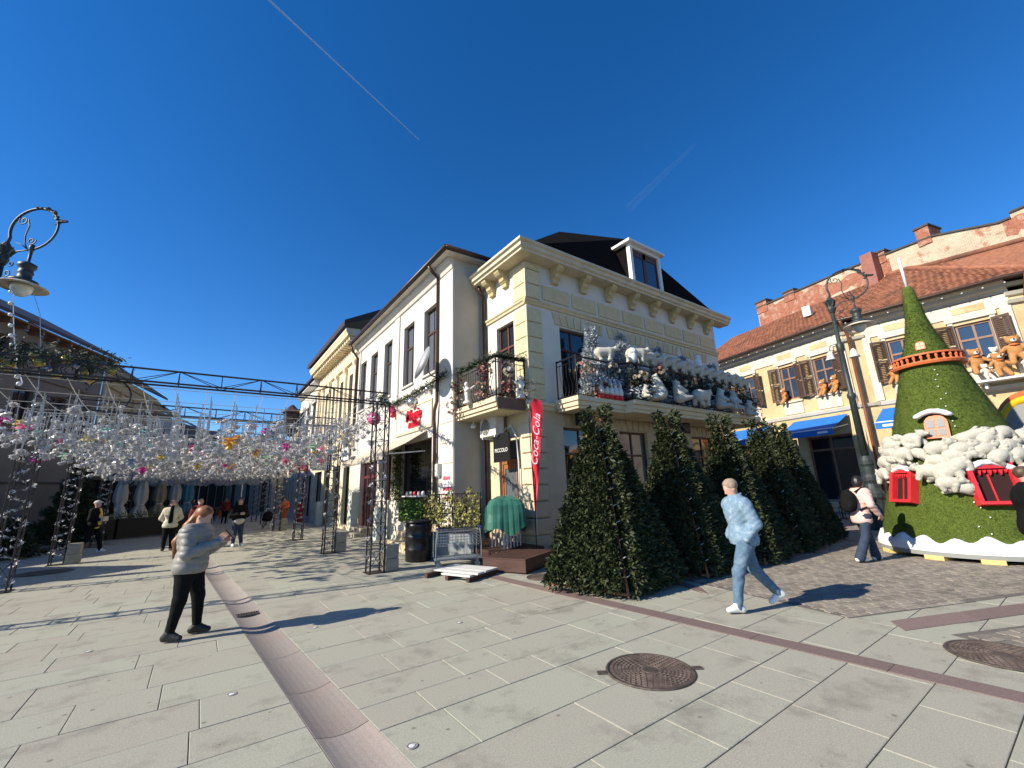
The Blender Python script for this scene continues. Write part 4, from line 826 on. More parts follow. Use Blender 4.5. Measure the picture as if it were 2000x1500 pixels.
# tile roof, built of rows of tiles
fwO = Vector((22.6, -3.2, 0)); fwA = Vector((math.cos(R_(76)), math.sin(R_(76)), 0))
def fwp(a, z, off=0.0): return fwO + fwA * a + Vector((-fwA.y, fwA.x, 0)) * off + Vector((0, 0, z))
EA = [S1.p(S1L, 0.72, 9.36), S1.p(-0.15, 0.72, 9.36), S2.p(S2L * 0.0 + 0.1, 0.72, 9.36), S2.p(S2L + 0.1, 0.72, 9.36), S3.p(0.2, 0.72, 9.36), S3.p(S3L, 0.72, 9.36)]
TP = [fwp(9.5, 12.38), fwp(-0.2, 12.38), fwp(-0.7, 12.38), fwp(-1.6, 12.3), fwp(-2.2, 12.1), fwp(-8.0, 11.2)]
base = MB(); base.add(EA + TP, [(i, i + 1, i + 7, i + 6) for i in range(5)]); rfo = base.build('roof', m_tile, gb)
def tiles(parent, A, B, C_, D_, w=0.24, rows=24):
    mb = MB(); up_ = None
    for r in range(rows):
        t0 = r / rows; t1 = (r + 1.12) / rows
        a0 = A.lerp(D_, t0); b0 = B.lerp(C_, t0); a1 = A.lerp(D_, min(t1, 1)); b1 = B.lerp(C_, min(t1, 1)); L_ = (b0 - a0).length
        n = max(1, int(L_ / w)); nrm = (b0 - a0).cross(a1 - a0).normalized()
        if nrm.z < 0: nrm = -nrm
        for k in range(n):
            s0, s1 = (k + 0.04 + (0.5 * (r % 2)) / 1) / (n + 0.5), (k + 0.96 + 0.5 * (r % 2)) / (n + 0.5); lift = nrm * random.uniform(0.045, 0.065)
            p0, p1, p2, p3 = a0.lerp(b0, s0), a0.lerp(b0, s1), a1.lerp(b1, s1), a1.lerp(b1, s0); pm0 = (p0 + p1) / 2; pm1 = (p2 + p3) / 2
            mb.add([p0 + lift * 0.7, pm0 + lift * 1.35, p1 + lift * 0.7, p2 + nrm * 0.012, pm1 + nrm * 0.03, p3 + nrm * 0.012, p0 + nrm * 0.01, p1 + nrm * 0.01], [(0, 1, 4, 5), (1, 2, 3, 4), (0, 6, 7, 2, 1)])
    return mb.build('tile_field', m_tile, parent, kind='stuff')
for i in range(5): tiles(rfo, EA[i], EA[i + 1], TP[i + 1], TP[i])
mb = MB()
for i in range(2, 5): mb.path([EA[i] + Vector((0, 0, 0.08)) if False else TP[i] + Vector((0, 0, 0.06)), TP[i + 1] + Vector((0, 0, 0.06))], 0.13, 8)
mb.path([EA[4] + Vector((0, 0, 0.06)), TP[3] + Vector((0, 0, 0.08))], 0.12, 8); mb.build('ridge_tiles', m_tile, rfo, True)
mb = MB(); mb.path([p + Vector((0, 0, 0.0)) for p in EA], 0.085, 8); mb.build('gutter', m_pipe, gb, True)
mb = MB(); mb.add([p - Vector((0, 0, 0.0)) for p in EA] + [S1.p(S1L, 0, 9.35), S1.p(0, 0, 9.35), S2.p(0, 0, 9.35), S2.p(S2L, 0, 9.35), S3.p(0, 0, 9.35), S3.p(S3L, 0, 9.35)], [(i, i + 1, i + 7, i + 6) for i in range(5)]); mb.build('soffit', m_shut, gb)
# small roof vent lumps
MB().box(20.6, 21.0, -0.6, -0.2, 10.9, 11.5).build('roof_vent', m_whitem, rfo)
# fairy lights under the eave
fl = thing('eave_fairy_lights', 'string of small white bulbs under the clay tile eave', 'fairy lights', (18, -2, 9), w=True)
m_bulb = mat('white_bulb', (0.75, 0.74, 0.70), rough=0.3)
pts = []; 
for i in range(5):
    n = max(2, int((EA[i + 1] - EA[i]).length / 0.55))
    pts += [EA[i].lerp(EA[i + 1], k / n) + Vector((0.15, 0, -0.14)) for k in range(n)]
MB().path(pts, 0.006, 3).build('wire', m_blackm, fl)
for k, p in enumerate(pts): MB().ball((p.x, p.y, p.z - 0.05), 0.035, 6).build('bulb', m_bulb, fl)
# awnings
m_blue = mat('blue_canvas', (0.012, 0.13, 0.42), (0.016, 0.155, 0.48), scale=3, rough=0.8)
def blue_awning(fr, a0, a1, label, z0=4.75, out=1.5, drop=0.75):
    t = thing('blue_awning', label, 'awning', fr.p((a0 + a1) / 2, 0, z0 - drop), w=True)
    mb = MB(); mb.add([fr.p(a0, 0.1, z0), fr.p(a1, 0.1, z0), fr.p(a1, out, z0 - drop), fr.p(a0, out, z0 - drop)], [(0, 1, 2, 3)]); o = mb.build('canvas', m_blue, t); s = o.modifiers.new('s', 'SOLIDIFY'); s.thickness = 0.012
    MB().box(a0, a1, out + 0.002, out + 0.014, z0 - drop - 0.28, z0 - drop - 0.002, fr).build('valance', m_blue, t); MB().box(a0 - 0.01, a1 + 0.01, out - 0.02, out + 0.03, z0 - drop - 0.001, z0 - drop + 0.05, fr).build('front_bar', m_whitem, t)
    place_text('lettering', text_mesh('LIPOVA', 0.13, m_wtxt, 0.002), fr, a0 + 0.55 if fr is S1 else (a0 + a1) / 2, out + 0.017, z0 - drop - 0.14, t) if False else None
    mb = MB(); mb.box((a0 + 0.25), a0 + 0.75, out + 0.0145, out + 0.018, z0 - drop - 0.19, z0 - drop - 0.09, fr); mb.build('printed_mark', m_wtxt, t)
    mb = MB()
    for a in (a0 + 0.15, a1 - 0.15): mb.tube(fr.p(a, 0.05, z0 - 0.5), fr.p(a, out - 0.03, z0 - drop - 0.02), 0.025, 6)
    mb.build('arm', m_whitem, t)
blue_awning(S1, 0.5, 3.3, 'wide blue awning with white front bar on the side street front'); blue_awning(S2, 0.15, 1.75, 'blue awning between the lamp post and the green cone tower'); blue_awning(S1, 4.6, 7.4, 'blue awning mostly hidden behind the fir panels')
# chalk board
cbd = thing('chalkboard_menu', 'black chalkboard menu hanging on the cream wall beside the lamp post', 'chalkboard', S2.p(0.4, 0.1, 2), w=True)
MB().box(0.2, 0.85, 0.06, 0.1, 2.0, 3.0, S2).build('board', m_blackm, cbd)
mb = MB(); rp = random.Random(3)
for k in range(6): mb.box(0.3, 0.75 - rp.random() * 0.15, 0.101, 0.104, 2.15 + k * 0.13, 2.19 + k * 0.13 + (0.04 if k == 5 else 0), S2)
mb.build('chalk_lines', m_wtxt, cbd)
# ---- bare fire wall behind
m_fw = mat('bare_fire_wall', (0.44, 0.365, 0.255), (0.57, 0.50, 0.37), scale=1.2, rough=0.95, bump=0.5, bscale=14, stain=(0.36, 0.15, 0.09), sscale=0.8, samt=0.9)
m_brick = mat('red_brick', (0.28, 0.095, 0.055), (0.42, 0.19, 0.12), scale=5, rough=0.9, bump=0.4, bscale=30, stain=(0.52, 0.43, 0.33), sscale=2.2, samt=0.8)
def brickify(m):
    t = m.node_tree; n = t.nodes; L = t.links; b = n['Principled BSDF']; src = b.inputs['Base Color'].links[0].from_socket
    g = n.new('ShaderNodeNewGeometry'); mp = n.new('ShaderNodeMapping'); mp.inputs['Rotation'].default_value = (R_(90), 0, R_(0)); 
    sp = n.new('ShaderNodeSeparateXYZ'); L.new(g.outputs['Position'], sp.inputs[0]); cx = n.new('ShaderNodeCombineXYZ'); L.new(sp.outputs[1], cx.inputs[0]); L.new(sp.outputs[2], cx.inputs[1])
    br = n.new('ShaderNodeTexBrick'); br.inputs['Scale'].default_value = 3.2; br.inputs['Color1'].default_value = (1, 1, 1, 1); br.inputs['Color2'].default_value = (0.78, 0.78, 0.78, 1); br.inputs['Mortar'].default_value = (0.55, 0.53, 0.5, 1); br.inputs['Mortar Size'].default_value = 0.03
    L.new(cx.outputs[0], br.inputs['Vector']); mx = n.new('ShaderNodeMixRGB'); mx.blend_type = 'MULTIPLY'; mx.inputs[0].default_value = 0.7; L.new(src, mx.inputs[1]); L.new(br.outputs[0], mx.inputs[2]); L.new(mx.outputs[0], b.inputs['Base Color'])
brickify(m_brick)
for n_ in m_fw.node_tree.nodes:
    if n_.type == 'VALTORGB' and n_.color_ramp.elements[0].color[0] < 0.01: n_.color_ramp.elements[0].position = 0.50; n_.color_ramp.elements[1].position = 0.57
brickify(m_fw)
fwl = thing('fire_wall_house', 'tall bare plaster and brick fire wall with chimneys rising behind the tile roof', 'building', (22.6, -3.2, 0), w=True)
fr = Fr((22.6, -3.2), 76); fr.N = Vector((-math.sin(R_(76)), math.cos(R_(76)), 0))
tops = [(-14, 13.0), (-5.6, 13.0), (-5.6, 12.75), (-5.2, 12.75), (-3.0, 13.45), (1.0, 13.7), (7.1, 13.75)]
mb = MB(); poly = [(-14, 0), (7.1, 0)] + tops[::-1]; mb.prism(poly, -7, 0, fr); mb.build('wall', m_fw, fwl)
mb = MB(); 
for (a, z), (b, y) in zip(tops[:-1], tops[1:]):
    if b - a > 0.1: mb.prism([(a, z + 0.002), (b, y + 0.002), (b, y + 0.09), (a, z + 0.09)], -0.5, 0.08, fr)
mb.build('coping', m_plinthd, fwl)
rb = random.Random(12)
for a0, a1, z0, z1 in ((2.2, 7.05, 12.3, 13.7), (-1.0, 2.2, 12.5, 13.5), (-7.5, -5.3, 12.0, 12.9)):    # patches of bare brick, ragged plaster edge
    n = 14; P = [(a0 + (a1 - a0) * k / n, z0 + rb.uniform(-0.1, 0.25)) for k in range(n + 1)] + [(a1 - (a1 - a0) * k / n, z1 - rb.uniform(0.03, 0.3)) for k in range(n + 1)]
    mb = MB(); mb.add([fr.p(a, 0.012, z) for a, z in P], [tuple(range(len(P)))]); mb.build('bare_brick_patch', m_brick, fwl)
for a, w, z0, z1 in ((6.3, 0.8, 13.3, 14.1), (4.3, 0.7, 13.3, 13.95), (-0.9, 0.6, 13.2, 13.85), (-2.9, 0.55, 13.2, 14.15)):
    c = MB().box(a, a + w, -1.1, 0.06, z0, z1, fr).build('chimney', m_brick, fwl); MB().box(a - 0.06, a + w + 0.06, -1.16, 0.12, z1 + 0.001, z1 + 0.1, fr).build('cap', m_plinthd, c)
c = MB().box(-0.6, -0.02, 0.1, 0.7, 11.5, 13.85, fr).build('chimney', mat('rust_sheet', (0.20, 0.07, 0.05), (0.28, 0.11, 0.08), scale=3, rough=0.6), fwl)
# ---------------------------------------------------------------- festive pylons, beams, light net and flowers
m_truss = mat('truss_steel', (0.035, 0.03, 0.028), (0.06, 0.05, 0.045), scale=10, rough=0.5, metal=0.4)
m_tinsel = mat('silver_garland', (0.34, 0.34, 0.33), (0.55, 0.55, 0.54), scale=30, rough=0.5)
m_conc = mat('concrete_block', (0.24, 0.215, 0.16), (0.33, 0.30, 0.235), scale=9, rough=0.95, bump=0.4, bscale=60)
rl = random.Random(21)
def spiral_tinsel(mb, base, w, h, r, turns=9, n=330, leaf=0.05):
    for k in range(n):
        z = h * k / n; a = turns * 2 * math.pi * k / n + r.uniform(-0.4, 0.4); q = Vector((base[0] + w * 0.62 * math.cos(a), base[1] + w * 0.62 * math.sin(a), 0.15 + z))
        d = Vector((r.uniform(-1, 1), r.uniform(-1, 1), r.uniform(-1, 1))).normalized() * leaf; e = d.orthogonal().normalized() * leaf * 0.35
        mb.add([q - d, q + e, q + d, q - e], [(0, 1, 2, 3)])
def pylon(x, y, label, h=3.78, w=0.30, block=None, dens=330):
    t = thing('lattice_pylon', label, 'pylon', (x, y, 0), 0, 'festive lattice pylons', w=True)
    cs = [(x - w / 2, y - w / 2), (x + w / 2, y - w / 2), (x + w / 2, y + w / 2), (x - w / 2, y + w / 2)]
    for c in cs: MB().tube((c[0], c[1], 0), (c[0], c[1], h), 0.019, 6).build('leg', m_truss, t)
    mb = MB(); z = 0.12; k = 0
    while z < h - 0.2:
        for i in range(4):
            a, b = cs[i], cs[(i + 1) % 4]
            if k % 2: a, b = b, a
            mb.tube((a[0], a[1], z), (b[0], b[1], z + 0.46), 0.008, 4); mb.tube((a[0], a[1], z), (b[0], b[1], z), 0.008, 4)
        z += 0.46; k += 1
    mb.build('lattice', m_truss, t); mb = MB(); spiral_tinsel(mb, (x, y), w, h - 0.3, random.Random(int(x * 10 + y * 7)), n=dens); mb.build('garland', m_tinsel, t, kind='stuff')
    MB().box(x - w / 2 - 0.05, x + w / 2 + 0.05, y - w / 2 - 0.05, y + w / 2 + 0.05, 0.0, 0.012).build('foot_plate', m_truss, t)
    if block:
        b = thing('ballast_block', block, 'concrete block', (x, y, 0), 0, 'ballast blocks', w=True)
        bx0, by0 = x + w / 2 + 0.02, y - w / 2 - 0.05
        MB().box(bx0, bx0 + 0.3, by0, by0 + 0.34, 0.012, 0.27).build('lower_block', m_conc, b, bevel=0.012); MB().box(bx0 + 0.005, bx0 + 0.295, by0 + 0.005, by0 + 0.33, 0.275, 0.56).build('upper_block', m_conc, b, bevel=0.012)
rows = [0.97, 5.0, 9.7, 15.5, 21.0, 27.0]
for v_, lab, blk in ((0.97, 'lattice pylon wrapped in silver garland beside the stone steps', 'stacked concrete ballast block at the pylon near the stone steps'), (5.25, 'second garlanded lattice pylon along the shop row', 'concrete ballast block at the second shop row pylon'),
                     (10.3, 'third garlanded lattice pylon along the shop row', None), (16.2, 'fourth garlanded lattice pylon along the shop row, beside the pushchair', 'concrete ballast block near the pushchair'), (21.8, 'fifth garlanded lattice pylon far along the shop row', None), (27.5, 'last garlanded lattice pylon of the shop row', None)):
    pylon(-3.8, v_, lab, block=blk)
for v_, lab, blk in ((0.97, 'lattice pylon beyond the left edge carrying the first light beam', None), (4.63, 'tall garlanded lattice pylon standing in front of the blank grey wall', None), (9.15, 'garlanded lattice pylon beside the dark manhole in the shade', 'concrete ballast block in the shade at the left pylons'),
                     (14.75, 'garlanded lattice pylon beside the small fir by the black planters', None), (20.8, 'garlanded lattice pylon behind the black planters', None), (27.0, 'far garlanded lattice pylon on the shaded side', None)):
    pylon(-10.2, v_, lab, block=blk)
def beam(p0, p1, label, z0=3.78, z1=4.04):
    p0 = Vector((*p0, 0)); p1 = Vector((*p1, 0)); d = (p1 - p0); L_ = d.length; d.normalize(); s = Vector((-d.y, d.x, 0)) * 0.13
    t = thing('truss_beam', label, 'beam', (p0.x, p0.y, z0), 0, 'truss beams over the street', w=True)
    for o, z in ((s, z0), (-s, z0), (Vector((0, 0, 0)), z1)): MB().tube(p0 + o + Vector((0, 0, z)), p1 + o + Vector((0, 0, z)), 0.018, 6).build('chord', m_truss, t)
    mb = MB(); n = int(L_ / 0.62)
    for k in range(n):
        a = p0 + d * (L_ * k / n); b = p0 + d * (L_ * (k + 1) / n); T = Vector((0, 0, z1)); Z = Vector((0, 0, z0))
        for o in (s, -s):
            mb.tube(a + o + Z, a + T, 0.010, 4); mb.tube(a + o + Z if k % 2 else a + T, b + T if k % 2 else b + o + Z, 0.008, 4)
        mb.tube(a + s + Z, a - s + Z, 0.008, 4)
    mb.build('webbing', m_truss, t)
for i, v_ in enumerate(rows):
    nm = ['first', 'second', 'third', 'fourth', 'fifth', 'sixth'][i]; rv = [0.97, 5.25, 10.3, 16.2, 21.8, 27.5][i]; lv = [0.97, 4.63, 9.15, 14.75, 20.8, 27.0][i]
    beam((-10.35, lv), (-3.65, rv), nm + ' black truss beam spanning the street counted from the stone steps')
# longitudinal silver and leaf garland along the pylon heads
def garland(name, pts, label, m, n=500, r=0.09, leaf=0.07, seed=1, orn=None, group=None):
    t = thing(name, label, 'garland', pts[0], 0, group, w=True); rg = random.Random(seed); P = [Vector(p) for p in pts]
    seg = [(P[i + 1] - P[i]).length for i in range(len(P) - 1)]; tot = sum(seg); MB().path(P, 0.02, 5).build('cord', m_truss, t); mb = MB()
    def at(s):
        for i, l in enumerate(seg):
            if s <= l: return P[i].lerp(P[i + 1], s / l)
            s -= l
        return P[-1]
    for k in range(n):
        q = at(tot * rg.random()) + Vector((rg.gauss(0, r * 0.5), rg.gauss(0, r * 0.5), rg.gauss(0, r * 0.5)))
        d = Vector((rg.uniform(-1, 1), rg.uniform(-1, 1), rg.uniform(-1, 1))).normalized() * leaf; e = d.orthogonal().normalized() * leaf * 0.25; mb.add([q - d, q + e, q + d, q - e], [(0, 1, 2, 3)])
    mb.build('foliage', m, t, kind='stuff')
    if orn:
        for (s, rad, mm, dz) in orn: MB().ball(at(tot * s) + Vector((0, 0, dz)), rad, 12).build('ornament', mm, t, True)
    return t
m_leafd = mat('dark_fir_garland', (0.02, 0.035, 0.016), (0.045, 0.065, 0.03), scale=30, rough=0.7)
m_pinko = mat('pink_ornament', (0.75, 0.10, 0.26), rough=0.2); m_silo = mat('silver_ornament', (0.55, 0.55, 0.55), rough=0.18, metal=0.85); m_gold = mat('gold_ornament', (0.55, 0.38, 0.08), (0.42, 0.34, 0.10), scale=8, rough=0.3, metal=0.5); m_redo = mat('red_ornament', (0.5, 0.02, 0.05), rough=0.2)
zz_ = []
for i in range(len(rows) - 1):
    a = [0.97, 5.25, 10.3, 16.2, 21.8, 27.5][i]; b = [0.97, 5.25, 10.3, 16.2, 21.8, 27.5][i + 1]
    for k in range(7): t_ = k / 7; zz_.append((-3.8, a + (b - a) * t_, 3.9 - 0.5 * math.sin(math.pi * t_)))
garland('pylon_garland', zz_, 'silver leaf garland swagged between the shop row pylon heads', m_tinsel, 2600, 0.24, 0.08, 3, [(0.02, 0.16, m_pinko, -0.25), (0.24, 0.17, m_pinko, -0.3), (0.245, 0.14, m_pinko, -0.6), (0.12, 0.2, m_cstone, -0.2)])
garland('wall_garland', [(-3.8, 1.1, 3.95), (-3.0, 1.6, 4.1), (-2.2, 2.0, 4.6), (-1.35, 2.4, 5.25), (-1.28, 3.2, 5.2), (-1.25, 4.4, 5.15), (-1.25, 6.0, 5.1), (-1.25, 7.6, 5.1)][3:], 'dark fir garland with silver and pink baubles along the white shop house', m_leafd, 900, 0.11, 0.07, 4,
        [(0.55, 0.2, m_silo, -0.32), (0.95, 0.17, m_pinko, -0.2), (0.93, 0.11, m_redo, -0.45), (0.3, 0.1, m_silo, -0.15)])
garland('link_garland', [(-3.75, 1.15, 3.9), (-3.2, 2.6, 4.25), (-2.4, 5.0, 4.7), (-1.3, 7.4, 5.05)], 'dark fir garland sagging from the first pylon to the white shop house', m_leafd, 700, 0.11, 0.07, 5, [(0.6, 0.12, m_silo, -0.1)])
garland('beam_garland', [(-10.2, 1.2, 4.1), (-9.4, 1.2, 4.12), (-8.6, 1.2, 4.08)], 'gold and dark leaf garland lying on the first truss beam', m_leafd, 1100, 0.24, 0.05, 6,
        [(s, 0.045 + 0.02 * ((k * 7) % 3), m_gold if k % 3 else m_silo, -0.1 * (k % 4)) for k, s in enumerate([0.05, 0.12, 0.2, 0.27, 0.35, 0.4, 0.48, 0.55, 0.6, 0.68, 0.75, 0.82, 0.9, 0.97])])
# curved rods hooked under the beams
for (x, y, lab) in ((-8.6, 1.0, 'bent black rod hooked under the first beam above the light net'), (-8.9, 4.7, 'bent black rod hooked under the second beam')):
    mb = MB(); mb.path([(x + 0.3 * math.cos(t_), y, 3.5 + 0.3 * math.sin(t_)) for t_ in [k * math.pi / 8 - 0.6 for k in range(10)]], 0.014, 5); tag(mb.build('bent_rod', m_truss), lab, 'rod')
# the light net: strings and drops of small bulbs
net = thing('light_net', 'net of pale cables and hanging bulb strings spanned over the street', 'light net', (-7, 1, 3.7), w=True)
m_wire = mat('pale_cable', (0.52, 0.52, 0.49), rough=0.6); mb = MB(); ms = MB()
def sag(v_): 
    for i in range(len(rows) - 1):
        if rows[i] <= v_ <= rows[i + 1]: return 0.22 * math.sin(math.pi * (v_ - rows[i]) / (rows[i + 1] - rows[i]))
    return 0
US = [-10.1 + 0.48 * k for k in range(14)]
for u_ in US:
    for i in range(len(rows) - 1):
        mb.path([(u_, rows[i] + (rows[i + 1] - rows[i]) * k / 6, 3.74 - sag(rows[i] + (rows[i + 1] - rows[i]) * k / 6)) for k in range(7)], 0.008, 3)
vv = 1.0
while vv < 27: mb.path([(-10.1 + 6.3 * k / 4, vv, 3.735 - sag(vv) - 0.03 * math.sin(math.pi * k / 4)) for k in range(5)], 0.007, 3); vv += 0.7
mb.build('net_cables', m_wire, net, kind='stuff')
drops = []
for u_ in US:
    vv = 1.2 + rl.random() * 0.4
    while vv < 27.0:
        z = 3.73 - sag(vv); l = rl.uniform(0.25, 0.95); x_ = u_ + rl.uniform(-0.12, 0.12); drops.append((x_, vv, z, l)); vv += rl.uniform(0.16, 0.26) if vv < 7 else rl.uniform(0.3, 0.5)
for x_, y_, z, l in drops:
    ms.path([(x_, y_, z), (x_ + rl.uniform(-0.02, 0.02), y_, z - l * 0.5), (x_, y_, z - l)], 0.0085 if y_ < 7 else 0.0065, 3)
    for k in range(3):
        q = z - l * (k + 1) / 3.5; ms.add([(x_ - 0.03, y_, q), (x_, y_ + 0.008, q + 0.008), (x_ + 0.03, y_, q), (x_, y_ - 0.008, q - 0.008)], [(0, 1, 2, 3)])
ms.build('light_drops', m_wire, net, kind='stuff')
# flowers
def flower_mesh(name, m, big=False):
    mb = MB(); rf_ = random.Random(3 if big else 5); layers = 4 if big else 3
    for L_ in range(layers):
        n = 6; tilt = [0.1, 0.6, 1.05, 1.4][L_]; R0 = (0.15 if big else 0.10) * (1 - 0.12 * L_)
        for k in range(n):
            a = 2 * math.pi * (k + 0.5 * (L_ % 2)) / n + rf_.uniform(-0.15, 0.15); d = Vector((math.cos(a) * math.cos(tilt), math.sin(a) * math.cos(tilt), -math.sin(tilt) if not big else math.sin(tilt) * (1 if L_ % 2 else -1)))
            s = Vector((-math.sin(a), math.cos(a), 0)) * R0 * 0.36; c = d * R0 * 0.55; e = d * R0 + Vector((0, 0, -0.02)); upv = Vector((0, 0, 0.018))
            mb.add([(0, 0, 0), c + s, e, c - s, c + upv], [(0, 1, 4), (1, 2, 4), (2, 3, 4), (3, 0, 4)])
    mb.ball((0, 0, 0), 0.022, 6); return mb.mesh(name, m)
def petal(name, c):
    m = mat(name, c, rough=0.35, spec=0.5); t = m.node_tree; b = t.nodes['Principled BSDF']; tr = t.nodes.new('ShaderNodeBsdfTranslucent'); tr.inputs[0].default_value = (*c, 1); mx = t.nodes.new('ShaderNodeMixShader'); mx.inputs[0].default_value = 0.3
    out = [n for n in t.nodes if n.type == 'OUTPUT_MATERIAL'][0]; t.links.new(b.outputs[0], mx.inputs[1]); t.links.new(tr.outputs[0], mx.inputs[2]); t.links.new(mx.outputs[0], out.inputs[0]); return m
m_petal = petal('white_petal', (0.56, 0.56, 0.55)); FM = flower_mesh('hanging_flower', m_petal)
cols = [('magenta', (0.66, 0.05, 0.36)), ('pink', (0.75, 0.22, 0.36)), ('amber', (0.75, 0.42, 0.08)), ('yellow', (0.70, 0.58, 0.18)), ('turquoise', (0.25, 0.58, 0.52)), ('pale blue', (0.40, 0.52, 0.62)), ('mint', (0.42, 0.66, 0.46))]
CM = [(n, flower_mesh('hanging_flower', petal(n.replace(' ', '_') + '_petal', c), True)) for n, c in cols]
fl_ = []
for x_, y_, z, l in drops: (fl_.append((x_, y_, z - l)) if (y_ > 7 or rl.random() < 0.5) else None)
rf2 = random.Random(77)
while len(fl_) < 3900:
    y_ = 2.2 + 27 * rf2.random() ** 0.9; x_ = rf2.uniform(-10.4, -3.6)
    if y_ < 4.5 and x_ > -8.6 and rf2.random() < 0.75: continue
    fl_.append((x_, y_, rf2.uniform(2.65, 3.6) - (0.1 if y_ > 9 else 0)))
fl_ = [f for f in fl_ if inview(f, 20)]
rf2.shuffle(fl_); near_ = sorted(fl_, key=lambda f: px(f)[2]); colored = [near_[int(k * 21 + 6)] for k in range(46)]; cs_ = set(colored); white = [f for f in near_ if f not in cs_]
for i, f in enumerate(colored):
    n, me = CM[i % len(CM)]
    o = link('hanging_flower', me, None, f, rf2.uniform(0, 6), rf2.uniform(1.0, 1.4)); tag(o, n + ' artificial flower ball hanging among the white flowers of the light net', 'flower', n + ' flowers hung in the light net')
for f in white[:254]:
    o = link('hanging_flower', FM, None, f, rot=(rf2.uniform(-0.5, 0.5), rf2.uniform(-0.5, 0.5), rf2.uniform(0, 6)), sc=rf2.uniform(0.7, 1.25)); tag(o, 'white artificial flower hanging on a string of the light net', 'flower', 'white flowers hung in the light net')
mb = MB(); fv = [Vector(v.co) for v in FM.vertices]; ff = [tuple(p.vertices) for p in FM.polygons]
for f in white[254:]:
    M_ = Matrix.Rotation(rf2.uniform(0, 6), 3, 'Z') @ Matrix.Rotation(rf2.uniform(-0.5, 0.5), 3, 'X'); s = rf2.uniform(0.8, 1.3); mb.add([M_ @ v * s + Vector(f) for v in fv], ff)
o = mb.build('hanging_flowers', m_petal, kind='stuff'); o['label'] = 'dense mass of white artificial flowers hanging along the far street'; o['category'] = 'flowers'
